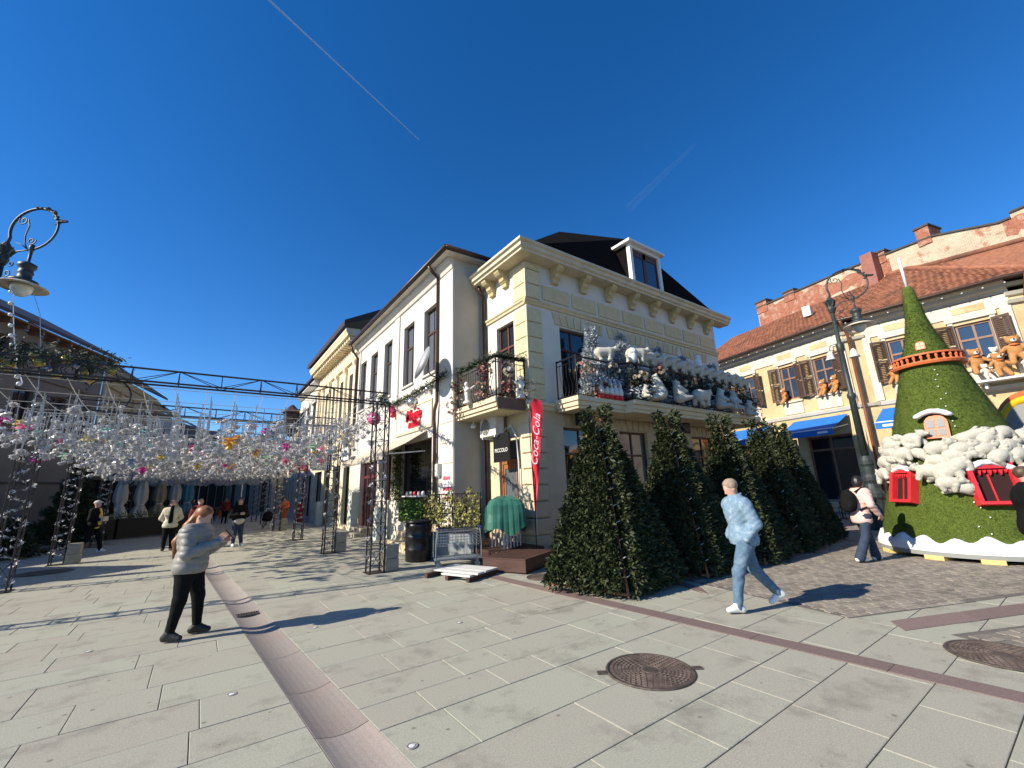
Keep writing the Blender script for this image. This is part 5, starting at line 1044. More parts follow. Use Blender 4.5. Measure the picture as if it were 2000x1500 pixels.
# ---------------------------------------------------------------- street lamps
m_lamp = mat('lamp_iron', (0.030, 0.040, 0.040), (0.05, 0.062, 0.06), scale=8, rough=0.5, metal=0.3)
m_shade = mat('lamp_shade_enamel', (0.50, 0.44, 0.34), (0.58, 0.52, 0.42), scale=4, rough=0.4); m_lglass = mat('frosted_lamp_glass', (0.58, 0.60, 0.52), rough=0.15, spec=0.6)
def scroll(c, r0, turns, a0, ax, n=26, s=1):
    return [c + ax * (r0 * (1 - k / n * 0.85) * math.cos(a0 + s * turns * 2 * math.pi * k / n)) + Vector((0, 0, r0 * (1 - k / n * 0.85) * math.sin(a0 + s * turns * 2 * math.pi * k / n))) for k in range(n)]
def lamp(P, ang, label, extra=True):
    t = thing('street_lamp', label, 'street lamp', (P[0], P[1], 0), R_(ang), 'ornate iron street lamps')
    ped = [(0.42, 0), (0.42, 0.12), (0.36, 0.16), (0.36, 0.5), (0.30, 0.62), (0.30, 0.95), (0.36, 1.02), (0.36, 1.15), (0.24, 1.3), (0.20, 1.45), (0.25, 1.55), (0.25, 1.66), (0.19, 1.75), (0.19, 2.0), (0.23, 2.08), (0.23, 2.2), (0.15, 2.35)]
    MB().lathe([(r_ * 0.82, z_) for r_, z_ in ped], 16).build('pedestal', m_lamp, t)
    MB().lathe([(0.115, 2.3), (0.10, 4.3), (0.13, 4.35), (0.13, 4.45), (0.085, 4.52), (0.078, 6.0), (0.12, 6.06), (0.12, 6.3), (0.07, 6.36), (0.06, 7.6)], 12).build('pole', m_lamp, t, True)
    mb = MB(); mb.lathe([(0.08, 7.5), (0.12, 7.62), (0.10, 7.8), (0.16, 7.95), (0.12, 7.98), (0.05, 8.1)], 10)
    for k in range(6):
        a = k * math.pi / 3; mb.path([(0.1 * math.cos(a), 0.1 * math.sin(a), 7.75), (0.15 * math.cos(a), 0.15 * math.sin(a), 7.92), (0.22 * math.cos(a), 0.22 * math.sin(a), 7.95)], [0.03, 0.025, 0.01], 5)
    mb.build('collar', m_lamp, t)
    ax = Vector((1, 0, 0)); c = Vector((0.60, 0, 8.46)); r = 0.60
    ring = [c + ax * (r * math.cos(a)) + Vector((0, 0, r * math.sin(a) * 0.98)) for a in [math.pi * 1.12 - k * (math.pi * 1.57) / 30 for k in range(31)]]
    mb = MB(); mb.path([Vector((0, 0, 7.95))] + ring, [0.036] + [0.034 - 0.01 * k / 30 for k in range(31)], 8); arm = mb.build('ring_arm', m_lamp, t, True)
    mb = MB(); rr_ = random.Random(4)
    for k in range(26):
        q = ring[12 + k // 3 if 12 + k // 3 < 30 else 29]; d = Vector((rr_.uniform(-1, 1), rr_.uniform(-0.6, 0.6), rr_.uniform(-0.3, 1))).normalized() * 0.09; mb.path([q, q + d * 0.6, q + d], [0.035, 0.03, 0.008], 5)
    mb.path([ring[19], ring[20] + Vector((0.1, 0, 0.06)), ring[20] + Vector((0.22, 0, 0.05))], [0.04, 0.045, 0.03], 6); mb.build('acanthus_leaves', m_lamp, arm)
    mb = MB(); hx = ring[-1]
    mb.path([Vector((0.05, 0, 7.45)), Vector((0.14, 0, 7.68)), Vector((0.32, 0, 7.84)), Vector((0.52, 0, 7.86)), hx + Vector((0, 0, 0.0))], 0.018, 6)
    for pts in (scroll(Vector((0.28, 0, 8.72)), 0.13, 1.4, 2.4, ax), scroll(Vector((0.62, 0, 8.12)), 0.11, 1.4, 0.2, ax, s=-1), scroll(Vector((0.2, 0, 7.25)), 0.12, 1.3, 3.0, ax), scroll(Vector((0.25, 0, 7.5)), 0.07, 1.2, 4.0, ax)): mb.path(pts, 0.014, 5)
    mb.path([Vector((0.40, 0, 8.75)), Vector((0.46, 0, 8.55)), Vector((0.42, 0, 8.3)), Vector((0.46, 0, 8.05)), Vector((0.56, 0, 7.88))], 0.016, 5); mb.path([Vector((0.55, 0, 7.9)), Vector((0.35, 0, 8.05)), Vector((0.18, 0, 8.1))], [0.014, 0.01, 0.005], 5)
    mb.build('scrollwork', m_lamp, arm, True)
    hc = (hx.x - 0.02, 0, hx.z)
    MB().lathe([(0.045, 0.12), (0.06, 0.05), (0.05, -0.02), (0.035, -0.05), (0.03, -0.34), (0.10, -0.38), (0.17, -0.42), (0.17, -0.5), (0.13, -0.54), (0.13, -0.62), (0.15, -0.64), (0.13, -0.68), (0.13, -0.82), (0.26, -0.86), (0.28, -0.93)][::-1], 16, hc).build('lamp_head', m_lamp, t, True)
    MB().lathe([(0.20, -0.92), (0.30, -0.94), (0.46, -1.02), (0.47, -1.04), (0.30, -1.0), (0.20, -0.97)], 24, hc).build('shade', m_shade, t, True)
    MB().lathe([(0.21, -0.98), (0.21, -1.04), (0.17, -1.16), (0.09, -1.25), (0.002, -1.28)], 20, hc).build('globe', m_lglass, t, True)
    if extra:
        mb = MB()
        for s in (-1, 1): mb.path([(0, 0, 6.2), (0.1 * s, 0, 6.32), (0.28 * s, 0, 6.28), (0.34 * s, 0, 6.05)], 0.014, 5)
        mb.build('side_arm', m_lamp, t)
        for s in (-1, 1): MB().lathe([(0.02, 6.08), (0.09, 6.0), (0.11, 5.86), (0.17, 5.76), (0.15, 5.75), (0.02, 5.8)], 12, (0.34 * s, 0, 0)).build('bell', m_whitem, t, True)
        MB().path([(0.16, 0.05, 4.6), (0.2, 0.06, 3.5), (0.17, 0.1, 2.4), (0.26, 0.1, 1.6)], 0.012, 5).build('cable', m_wire, t)
    return t
lamp((10.85, -4.18), -62, 'ornate iron street lamp with ring arm and bells by the fir panels'); lamp((-11.76, 6.01), -36, 'ornate iron street lamp with ring arm above the left pylons, half out of view', False)
pts = [Vector((-11.45, 5.75, 7.35)).lerp(Vector((-10.3, 3.6, 4.1)), k / 12) + Vector((0, 0, -0.35 * math.sin(math.pi * k / 12))) for k in range(13)]
fs = thing('bulb_string', 'sagging string of white bulbs from the left street lamp to the pylon', 'fairy lights', pts[0], w=True); MB().path(pts, 0.012, 4).build('wire', m_wire, fs)
for p in pts[1:]: MB().ball((p.x - 0.04, p.y, p.z - 0.02), 0.045, 8).build('bulb', m_bulb, fs, True)
wr = MB().path([(-10.98, 5.45, 6.75), (-10.7, 5.2, 6.1), (-10.45, 4.9, 5.0), (-10.3, 4.7, 4.0)], 0.008, 3).build('thin_cable', m_wire); tag(wr, 'thin loose cable hanging from the left lamp shade', 'cable')
# ---------------------------------------------------------------- fir panels in front of the corner building
def fir_mat(name, c1, c2):
    return mat(name, c1, c2, scale=14, rough=0.6, island=0.35)
m_fir = fir_mat('fir_needles', (0.015, 0.024, 0.008), (0.052, 0.066, 0.021))
m_rustpole = mat('rusty_pole', (0.28, 0.10, 0.045), (0.38, 0.17, 0.08), scale=6, rough=0.7)
def sprig(mb, q, d, L_, r, nn=4):
    """a fir tip: a few flat needled twigs fanned about d"""
    d = d.normalized(); s = d.orthogonal().normalized(); b = d.cross(s)
    for k in range(nn):
        a = 2 * math.pi * k / nn + r.uniform(0, 1.5); e = (d * r.uniform(0.5, 1.0) + (s * math.cos(a) + b * math.sin(a)) * r.uniform(0.35, 0.8)).normalized() * L_ * r.uniform(0.7, 1.1)
        w = e.cross(Vector((r.uniform(-1, 1), r.uniform(-1, 1), r.uniform(-1, 1)))).normalized() * L_ * 0.17
        mb.add([q, q + e * 0.45 + w, q + e, q + e * 0.45 - w], [(0, 1, 2, 3)])
def fir_panel(P, label, seed, h=3.12):
    r = random.Random(seed); t = thing('fir_panel_tree', label, 'artificial fir', (P[0], P[1], 0), 0, 'fir panel trees lined up by the corner building')
    A, B_, C_, D_ = Vector((-0.48, 1.30, 0.1)), Vector((0, 0, 0.05)), Vector((1.5, 0.08, 0.1)), Vector((1.2, 1.4, 0.1)); T = Vector((0.42, 0.78, h))
    for n, a, b in (('base_bar', A, B_), ('base_bar', B_, C_), ('ridge_pole', B_, B_.lerp(T, 0.93)), ('ridge_pole', A, A.lerp(T, 0.93)), ('ridge_pole', C_, C_.lerp(T, 0.93))):
        MB().tube(a, b, 0.022, 6).build(n, m_rustpole, t)
    mb = MB()
    for q in (A, B_, C_): mb.tube(q, q + Vector((0, 0, -0.1)), 0.02, 6); mb.tube(q + Vector((-0.06, -0.03, -0.09)), q + Vector((0.06, 0.03, -0.09)), 0.012, 4)
    mb.build('foot', m_rustpole, t)
    mb = MB()
    def face(a, b, n, thick, out):
        for k in range(n):
            s = r.random(); w = 1 - math.sqrt(1 - r.random() * 0.985); p = a.lerp(b, s).lerp(T, w * 0.98)
            if p.z < 0.16 and r.random() < 0.6: continue
            p = p + out * (r.random() ** 0.6 * thick * (1 - 0.35 * w)) - out * 0.03; d = (out * r.uniform(0.3, 1.2) + Vector((r.uniform(-0.5, 0.5), r.uniform(-0.5, 0.5), r.uniform(-0.7, 0.35)))); sprig(mb, p, d, r.uniform(0.09, 0.15), r)
    face(A, B_, 2900, 0.26, Vector((-0.93, -0.33, 0.12))); face(B_, C_, 2300, 0.20, Vector((0.05, -0.97, 0.12))); face(C_, D_, 1500, 0.15, Vector((0.97, 0.2, 0.12))); face(D_, A, 900, 0.12, Vector((0.0, 1, 0.1)))
    for k in range(900):          # thick leading edge left and right of the pole
        w = r.random() ** 1.2; p = B_.lerp(T, w); side = r.choice((-1, 1)); o = Vector((-0.9, -0.45, 0.1)) if side < 0 else Vector((0.45, -0.85, 0.1)); p = p + o * r.uniform(0.0, 0.2) + (A - B_).normalized() * (r.random() * 0.25 if side < 0 else 0) + (Vector((1, 0, 0)) * r.random() * 0.12 if side > 0 else Vector((0, 0, 0)))
        if p.z > 0.22: sprig(mb, p, o + Vector((r.uniform(-0.4, 0.4), r.uniform(-0.4, 0.4), r.uniform(-0.6, 0.4))), r.uniform(0.09, 0.15), r)
    mb.build('foliage', m_fir, t, kind='stuff')
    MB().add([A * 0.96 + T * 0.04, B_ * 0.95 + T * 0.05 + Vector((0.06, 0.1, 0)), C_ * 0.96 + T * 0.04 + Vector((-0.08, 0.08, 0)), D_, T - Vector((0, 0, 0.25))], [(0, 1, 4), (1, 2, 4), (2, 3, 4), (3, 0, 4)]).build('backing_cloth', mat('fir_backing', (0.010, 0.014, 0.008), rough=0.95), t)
    mb = MB()
    for k in range(10):
        w = 0.08 + 0.085 * k; p = B_.lerp(T, w); mb.path([p + Vector((-0.05, -0.06, 0)), p + Vector((0, -0.09, 0.03)), p + Vector((0.06, -0.06, 0.0))], 0.006, 4)
    mb.build('cable_tie', m_whitem, t, kind='stuff')
    return t
for P, lab, sd in (((-1.6, -4.2), 'tall fir panel with rusty frame nearest the red flag', 1), ((0.5, -4.27), 'second fir panel of the row, behind the denim man', 2), ((2.42, -4.4), 'third fir panel of the row along the corner building', 3), ((4.45, -4.3), 'fourth fir panel of the row along the corner building', 4), ((6.3, -4.1), 'last fir panel of the row, next to the lamp post', 5)):
    fir_panel(P, lab, sd, 3.12 + 0.03 * sd)
# a dark pole end leaning between the first two panels
lp = thing('leaning_beam', 'short dark wooden beam end sticking out between the first two fir panels', 'beam', (0.4, -1.6, 0), w=True)
mb = MB(); mb.tube((0.9, -2.4, 0.0), (0.2, -1.9, 2.35), 0.06, 6); mb.build('post', m_brown, lp); MB().tube((-0.0, -2.1, 2.28), (0.75, -1.6, 2.5), 0.06, 6).build('crossbar', m_brown, lp)
# small conifers and shrubs
def conifer(P, h, rad, label, n, m, seed, name='fir_tree', leaf=0.16, group=None):
    r = random.Random(seed); t = thing(name, label, 'tree', (P[0], P[1], P[2] if len(P) > 2 else 0), 0, group)
    MB().tube((0, 0, 0), (0, 0, h * 0.8), 0.03 + 0.015 * h, 7, 0.012).build('trunk', m_brown, t); mb = MB()
    for k in range(n):
        w = 1 - math.sqrt(1 - r.random() * 0.98); a = r.uniform(0, 2 * math.pi); rr_ = rad * (1 - w) * (0.45 + 0.55 * r.random() ** 0.5) * (0.9 + 0.2 * math.sin(w * 40)); q = Vector((rr_ * math.cos(a), rr_ * math.sin(a), 0.06 * h + w * 0.94 * h)); sprig(mb, q, Vector((math.cos(a), math.sin(a), r.uniform(-0.5, 0.3))), leaf * r.uniform(0.7, 1.2), r)
    mb.build('crown', m, t, kind='stuff'); return t
conifer((-11.2, 15.6), 3.6, 1.15, 'dark fir tree behind the garlanded left pylons', 2600, m_fir, 31); conifer((-12.0, 12.6), 1.5, 0.8, 'low dark fir by the blank grey wall', 900, m_fir, 32)
# ---------------------------------------------------------------- green fairy-tale cone tower
m_turf = mat('artificial_turf', (0.065, 0.10, 0.010), (0.115, 0.16, 0.020), scale=30, rough=0.9, bump=1.0, bscale=140, stain=(0.03, 0.06, 0.008), sscale=2.2, samt=0.6)
m_snow = mat('white_snow_foam', (0.62, 0.63, 0.64), (0.70, 0.70, 0.70), scale=6, rough=0.6, bump=0.15, bscale=40)
m_oran = mat('orange_paint', (0.52, 0.12, 0.04), (0.60, 0.16, 0.06), scale=6, rough=0.5); m_redp = mat('red_paint', (0.55, 0.02, 0.03), (0.64, 0.035, 0.04), scale=6, rough=0.4)
CT = Vector((6.69, -6.88, 0)); PROF = [(r * 0.76, z) for r, z in [(2.10, 0.16), (2.07, 0.27), (1.85, 0.9), (1.58, 1.7), (1.30, 2.52), (1.07, 3.15), (0.92, 3.54), (0.73, 4.06), (0.57, 4.46), (0.38, 4.93), (0.26, 5.36), (0.19, 5.82), (0.14, 6.18), (0.10, 6.24), (0.001, 6.25)]]
def rad(z):
    for (r0, z0), (r1, z1) in zip(PROF, PROF[1:]):
        if z0 <= z <= z1: return r0 + (r1 - r0) * (z - z0) / (z1 - z0)
    return 1.6
ct = thing('cone_tower', 'tall green turf covered fairy tale cone tower with snowy red windows', 'tower', CT)
def cp(a, z, d=0.0): r = rad(z) + d; return Vector((r * math.cos(a), r * math.sin(a), z))
FA = math.atan2(CAM.y - CT.y, CAM.x - CT.x)       # direction to the viewer's side
PX = 1.0 / 40
fine = []
for (r0, z0), (r1, z1) in zip(PROF, PROF[1:]):
    for k in range(3): fine.append((r0 + (r1 - r0) * k / 3, z0 + (z1 - z0) * k / 3))
fine.append(PROF[-1]); body = MB().lathe(fine, 72).build('body', m_turf, ct, True)
rt_ = random.Random(9); mb = MB()        # turf pile
for k in range(40000):
    z = 0.3 + 5.9 * (1 - math.sqrt(1 - rt_.random())); a = FA + rt_.uniform(-1.9, 1.9); p = cp(a, z); n = Vector((math.cos(a), math.sin(a), 0.3)); e = (n + Vector((rt_.uniform(-1, 1), rt_.uniform(-1, 1), rt_.uniform(-1.3, 0.3))) * 0.7).normalized() * 0.032; s = Vector((-math.sin(a), math.cos(a), 0)) * 0.006
    mb.add([p - s, p + s, p + e], [(0, 1, 2)])
mb.build('turf_pile', mat('turf_blades', (0.07, 0.115, 0.010), (0.14, 0.195, 0.025), scale=8, rough=0.8, island=0.3), body, kind='stuff')
MB().path([(0.0, 0.0, 6.2), (-0.02, 0.0, 7.05)], 0.032, 8).build('spire_pole', m_whitem, ct, True)
# balcony ring with balusters
mb = MB(); Z = 4.2; R0 = rad(Z)
mb.lathe([(R0 - 0.05, Z - 0.05), (R0 + 0.13, Z - 0.05), (R0 + 0.15, Z), (R0 + 0.13, Z + 0.03), (R0 - 0.05, Z + 0.03)], 48); ring = mb.build('balcony_ring', m_oran, ct)
MB().lathe([(R0 + 0.07, Z + 0.17), (R0 + 0.13, Z + 0.17), (R0 + 0.13, Z + 0.21), (R0 + 0.07, Z + 0.21), (R0 + 0.07, Z + 0.17)], 48).build('handrail', m_oran, ring)
for k in range(30):
    a = 2 * math.pi * k / 30; MB().lathe([(0.028, Z + 0.03), (0.018, Z + 0.07), (0.032, Z + 0.11), (0.018, Z + 0.17)], 6, ((R0 + 0.10) * math.cos(a), (R0 + 0.10) * math.sin(a), 0)).build('baluster', m_oran, ring)
def local_frame(a, z):
    slope = (rad(z + 0.3) - rad(z - 0.3)) / 0.6; n = Vector((math.cos(a), math.sin(a), -slope)).normalized(); x = Vector((-math.sin(a), math.cos(a), 0)); y = n.cross(x); return cp(a, z), x, y, n
def plate(mb, a, z, poly, d0, d1):
    O, x, y, n = local_frame(a, z); m = len(poly); V = [O + x * p + y * q + n * d0 for p, q in poly] + [O + x * p + y * q + n * d1 for p, q in poly]
    mb.add(V, [tuple(range(m))[::-1], tuple(range(m, 2 * m))] + [(i, (i + 1) % m, m + (i + 1) % m, m + i) for i in range(m)]); return mb
def arched(w, h, k=8): return [(-w, -h), (w, -h)] + [(w * math.cos(math.pi * i / k), h * 0.35 + w * math.sin(math.pi * i / k)) for i in range(k + 1)]
# small window with cream panes near the top, arched orange window, red windows
m_cream2 = mat('cream_panel', (0.50, 0.42, 0.25), rough=0.5); m_gp = mat('grey_pane', (0.27, 0.275, 0.26), rough=0.8, spec=0.1)
a1 = FA - 0.12; O_ = plate(MB(), a1, 4.62, arched(0.085, 0.1), -0.02, 0.03).build('small_window', m_oran, ct); 
for px_, py_ in ((-0.035, -0.05), (0.035, -0.05), (-0.035, 0.04), (0.035, 0.04)): plate(MB(), a1, 4.62, [(px_ - 0.028, py_ - 0.037), (px_ + 0.028, py_ - 0.037), (px_ + 0.028, py_ + 0.037), (px_ - 0.028, py_ + 0.037)], 0.031, 0.036).build('pane', m_cream2, O_)
a2 = FA - 0.14; W2 = plate(MB(), a2, 2.66, arched(0.19, 0.25), -0.05, 0.07).build('arched_window', m_oran, ct)
for px_, py_, w, h in ((-0.08, -0.12, 0.057, 0.075), (0.08, -0.12, 0.057, 0.075), (-0.08, 0.085, 0.057, 0.1), (0.08, 0.085, 0.057, 0.1)): plate(MB(), a2, 2.66, [(px_ - w, py_ - h), (px_ + w, py_ - h), (px_ + w, py_ + h * 0.7), (px_ + w * 0.5, py_ + h), (px_ - w * 0.5, py_ + h), (px_ - w, py_ + h * 0.7)], 0.071, 0.08).build('pane', m_gp, W2)
def snow_cap(a, z, w, lean=0.0):
    O, x, y, n = local_frame(a, z)
    def f(p):
        d = None
        for k in range(7):
            s = -1 + k / 3; c = O + x * (s * w) + y * (-(abs(s) ** 2) * w * 0.42 + lean * s) + n * 0.12; e = ell(p, (c.x, c.y, c.z), (w * 0.26,) * 2 + (w * 0.17,)); d = e if d is None else smin(d, e, 0.07)
        return d + 0.008 * np.sin(p[:, 0] * 40) * np.sin(p[:, 1] * 37) * np.sin(p[:, 2] * 33)
    c = O + n * 0.1; return link('snow_cap', sdf_mesh('snow_cap', f, (c.x - w * 1.5, c.y - w * 1.5, c.z - w * 1.1), (c.x + w * 1.5, c.y + w * 1.5, c.z + w * 0.7), 0.03, m_snow), ct)
snow_cap(a2 - 0.02, 3.0, 0.26)
m_in = mat('dark_red_inside', (0.02, 0.006, 0.005), rough=0.9)
for a3, w, h, nm in ((FA - 0.74, 0.185, 0.29, 'hatch'), (FA + 0.34, 0.27, 0.32, 'hatch')):
    Hh = plate(MB(), a3, 1.42, [(-w, -h), (w, -h), (w, h), (w * 0.6, h * 1.25), (-w * 0.6, h * 1.25), (-w, h)], 0.0, 0.035).build('hatch_opening', m_in, ct); mb = MB()
    plate(mb, a3, 1.42, [(-w - 0.07, -h), (-w, -h), (-w, h + 0.12), (-w - 0.07, h + 0.1)], -0.05, 0.16); plate(mb, a3, 1.42, [(w, -h), (w + 0.07, -h), (w + 0.07, h + 0.1), (w, h + 0.12)], -0.05, 0.16); plate(mb, a3, 1.42, [(-w - 0.07, -h - 0.06), (w + 0.07, -h - 0.06), (w + 0.07, -h), (-w - 0.07, -h)], -0.05, 0.17)
    plate(mb, a3, 1.42, [(-w, h), (w, h), (w * 0.7, h * 1.3), (-w * 0.7, h * 1.3)], -0.02, 0.15); mb.build('hatch_frame', m_redp, Hh)
    mb = MB(); plate(mb, a3, 1.42, [(-w * 0.18, -h), (-w * 0.1, -h), (-w * 0.1, h * 0.7), (-w * 0.18, h * 0.7)], 0.035, 0.06)
    for k in range(7): plate(mb, a3, 1.42, [(-w + 2 * w * k / 7, h * 0.98), (-w + 2 * w * (k + 1) / 7, h * 0.98), (-w + 2 * w * (k + 0.5) / 7, h * (0.62 if k % 2 else 0.75))], 0.04, 0.1)
    mb.build('drip_trim', m_redp, Hh); snow_cap(a3, 1.42 + h + 0.12, w * 1.12)
# snow skirt, timber base
mb = MB(); V = []; N = 120
for k in range(N + 1):
    a = FA - 2.4 + 4.8 * k / N; top = 0.40 + 0.055 * math.sin(k * 0.83) + 0.035 * math.sin(k * 0.31 + 1); V += [cp(a, 0.17, 0.075), cp(a, 0.27, 0.085), cp(a, top, 0.055), cp(a, top + 0.012, 0.0)]
mb.add(V, [(4 * k + j, 4 * k + 4 + j, 4 * k + 5 + j, 4 * k + 1 + j) for k in range(N) for j in range(3)]); mb.build('snow_skirt', m_snow, ct, True)
MB().lathe([(1.62, 0.09), (1.66, 0.09), (1.66, 0.168), (1.5, 0.168)], 72).build('base_rim', mat('grey_base_board', (0.24, 0.25, 0.23), rough=0.7), ct); MB().lathe([(1.25, 0.008), (1.25, 0.1)], 24).build('base_core', m_dark, ct)
m_ywood = mat('yellow_timber', (0.62, 0.43, 0.14), (0.70, 0.52, 0.22), scale=8, rough=0.8)
for k, a in enumerate((FA - 0.42, FA + 0.08, FA + 0.75, FA - 1.1)):
    o = MB().box(-0.22, 0.14, -0.16, 0.16, 0.004, 0.088).build('support_block', m_ywood, ct, loc=(1.52 * math.cos(a), 1.52 * math.sin(a), 0.008)); o.rotation_euler = (0, 0, a)
mb = MB(); rs = random.Random(6)
for k in range(26): p = cp(FA + 0.12 + rs.gauss(0, 0.04), 0.5 + 3.9 * k / 26 + rs.uniform(0, 0.1), 0.03); mb.ball(p, 0.014, 6)
mb.build('bulb_row', m_bulb, ct, kind='stuff')
# ---- polar bears: one body each, three poses
m_bear = mat('white_plush', (0.47, 0.45, 0.365), (0.58, 0.56, 0.475), scale=25, rough=0.95, bump=0.8, bscale=110, obj=True)
def bear_mesh(pose):
    def f(p):
        if pose == 'walk':
            L = [rcone(p, (-0.20, 0, 0.285), (0.12, 0, 0.30), 0.168, 0.148), rcone(p, (0.12, 0, 0.35), (0.33, 0, 0.40), 0.105, 0.07), ell(p, (0.38, 0, 0.41), (0.085, 0.07, 0.068)), rcone(p, (0.41, 0, 0.395), (0.49, 0, 0.375), 0.042, 0.03)]
            for s, x, fx in ((1, 0.14, 0.19), (-1, 0.14, 0.10), (1, -0.24, -0.28), (-1, -0.24, -0.17)): L += [rcone(p, (x, 0.075 * s, 0.26), (fx, 0.08 * s, 0.045), 0.07, 0.048), ell(p, (fx + 0.025, 0.08 * s, 0.035), (0.065, 0.048, 0.036))]
            for s in (1, -1): L.append(ell(p, (0.345, 0.055 * s, 0.475), (0.022, 0.025, 0.025)))
        elif pose == 'sit':
            L = [rcone(p, (0, 0, 0.16), (0.02, 0, 0.40), 0.165, 0.115), ell(p, (0.06, 0, 0.55), (0.085, 0.08, 0.075)), rcone(p, (0.04, 0, 0.42), (0.05, 0, 0.52), 0.1, 0.075), rcone(p, (0.1, 0, 0.535), (0.17, 0, 0.52), 0.045, 0.03)]
            for s in (1, -1): L += [rcone(p, (0.04, 0.1 * s, 0.40), (0.2, 0.1 * s, 0.24), 0.06, 0.045), rcone(p, (0.05, 0.11 * s, 0.09), (0.24, 0.13 * s, 0.06), 0.08, 0.055), ell(p, (0.03, 0.065 * s, 0.625), (0.022, 0.028, 0.028))]
        elif pose == 'plush':
            L = [ell(p, (-0.05, 0, 0.27), (0.27, 0.185, 0.185)), ell(p, (0.24, 0, 0.36), (0.125, 0.115, 0.11)), rcone(p, (0.3, 0, 0.335), (0.385, 0, 0.315), 0.06, 0.042)]
            for s, x, fx in ((1, 0.13, 0.19), (-1, 0.13, 0.09), (1, -0.2, -0.24), (-1, -0.2, -0.14)): L += [rcone(p, (x, 0.09 * s, 0.22), (fx, 0.1 * s, 0.065), 0.085, 0.07)]
            for s in (1, -1): L.append(ell(p, (0.2, 0.085 * s, 0.46), (0.03, 0.036, 0.036)))
        else:          # climbing, flat against a wall: belly down, reaching forward
            L = [rcone(p, (-0.18, 0, 0.13), (0.12, 0, 0.14), 0.165, 0.14), ell(p, (0.29, 0, 0.23), (0.088, 0.078, 0.074)), rcone(p, (0.12, 0, 0.15), (0.25, 0, 0.21), 0.1, 0.07), rcone(p, (0.34, 0, 0.22), (0.41, 0, 0.205), 0.042, 0.028)]
            for s in (1, -1): L += [rcone(p, (0.1, 0.09 * s, 0.1), (0.28, 0.16 * s, 0.05), 0.06, 0.045), rcone(p, (-0.2, 0.1 * s, 0.09), (-0.33, 0.14 * s, 0.05), 0.075, 0.05), ell(p, (0.26, 0.062 * s, 0.30), (0.022, 0.025, 0.025))]
        return sun_(L, 0.03 if pose == 'plush' else 0.045) + (0.009 if pose == 'plush' else 0.005) * np.sin(p[:, 0] * 83 + 2 * np.sin(p[:, 1] * 31)) * np.sin(p[:, 1] * 91 + 2 * np.sin(p[:, 2] * 27)) * np.sin(p[:, 2] * 79)
    b = {'walk': ((-0.42, -0.22, -0.02), (0.56, 0.22, 0.54)), 'sit': ((-0.22, -0.24, -0.05), (0.34, 0.24, 0.7)), 'climb': ((-0.45, -0.3, -0.06), (0.48, 0.3, 0.36)), 'plush': ((-0.38, -0.25, -0.05), (0.48, 0.25, 0.54))}[pose]
    return sdf_mesh('polar_bear', f, b[0], b[1], 0.021, m_bear)
BEAR = {k: bear_mesh(k) for k in ('walk', 'sit', 'climb', 'plush')}
m_nose = mat('black_nose', (0.015, 0.014, 0.014), rough=0.4)
NOSE = {}
for k, (n, e) in {'walk': ((0.518, 0, 0.378), (0.435, 0.045, 0.44)), 'sit': ((0.197, 0, 0.522), (0.132, 0.045, 0.575)), 'climb': ((0.438, 0, 0.206), (0.35, 0.045, 0.265)), 'plush': ((0.422, 0, 0.325), (0.335, 0.055, 0.405))}.items():
    NOSE[k] = MB().ball(n, 0.016, 6).mesh('nose', m_nose, True), [MB().ball((e[0], s * e[1], e[2]), 0.009, 6).mesh('eye', m_nose, True) for s in (1, -1)]
def polar(pose, M_, label, group, s=1.0, name='polar_bear', parts=True):
    o = bpy.data.objects.new(name, BEAR[pose]); COL.objects.link(o); o.matrix_world = M_ @ Matrix.Diagonal((s, s, s, 1)); tag(o, label, 'bear', group)
    if parts:
        link('nose', NOSE[pose][0], o)
        for e in NOSE[pose][1]: link('eye', e, o)
    return o
def on_cone(a, z, heading, d=0.02):
    O, x, y, n = local_frame(a, z); X = (x * math.cos(heading) + y * math.sin(heading)); Y = n.cross(X); P = CT + O + n * d
    return Matrix(((X.x, Y.x, n.x, P.x), (X.y, Y.y, n.y, P.y), (X.z, Y.z, n.z, P.z), (0, 0, 0, 1)))
rb = random.Random(15)
spots = [(-1.14 + 0.255 * c + 0.12 * (r_ % 2) + rb.uniform(-0.06, 0.06), 1.72 + 0.215 * r_ + rb.uniform(-0.05, 0.05)) for r_ in range(4) for c in range(10)]
spots = [q for q in spots if not (-0.34 < q[0] < 0.05 and q[1] > 2.2) and not (0.02 < q[0] < 0.66 and q[1] < 1.95) and not (-1.0 < q[0] < -0.45 and q[1] < 1.9) and not (q[1] > 2.35 and q[0] < -0.5)] + [(-0.2, 1.66), (-0.02, 1.7), (-0.12, 1.48), (0.1, 1.85), (-0.34, 1.7), (-0.05, 1.4), (0.8, 1.7), (0.95, 1.6)]
wh = ['high on the left flank of the cone tower', 'above the left red hatch', 'under the arched orange window', 'between the two red hatches', 'right of the arched orange window', 'above the right red hatch']
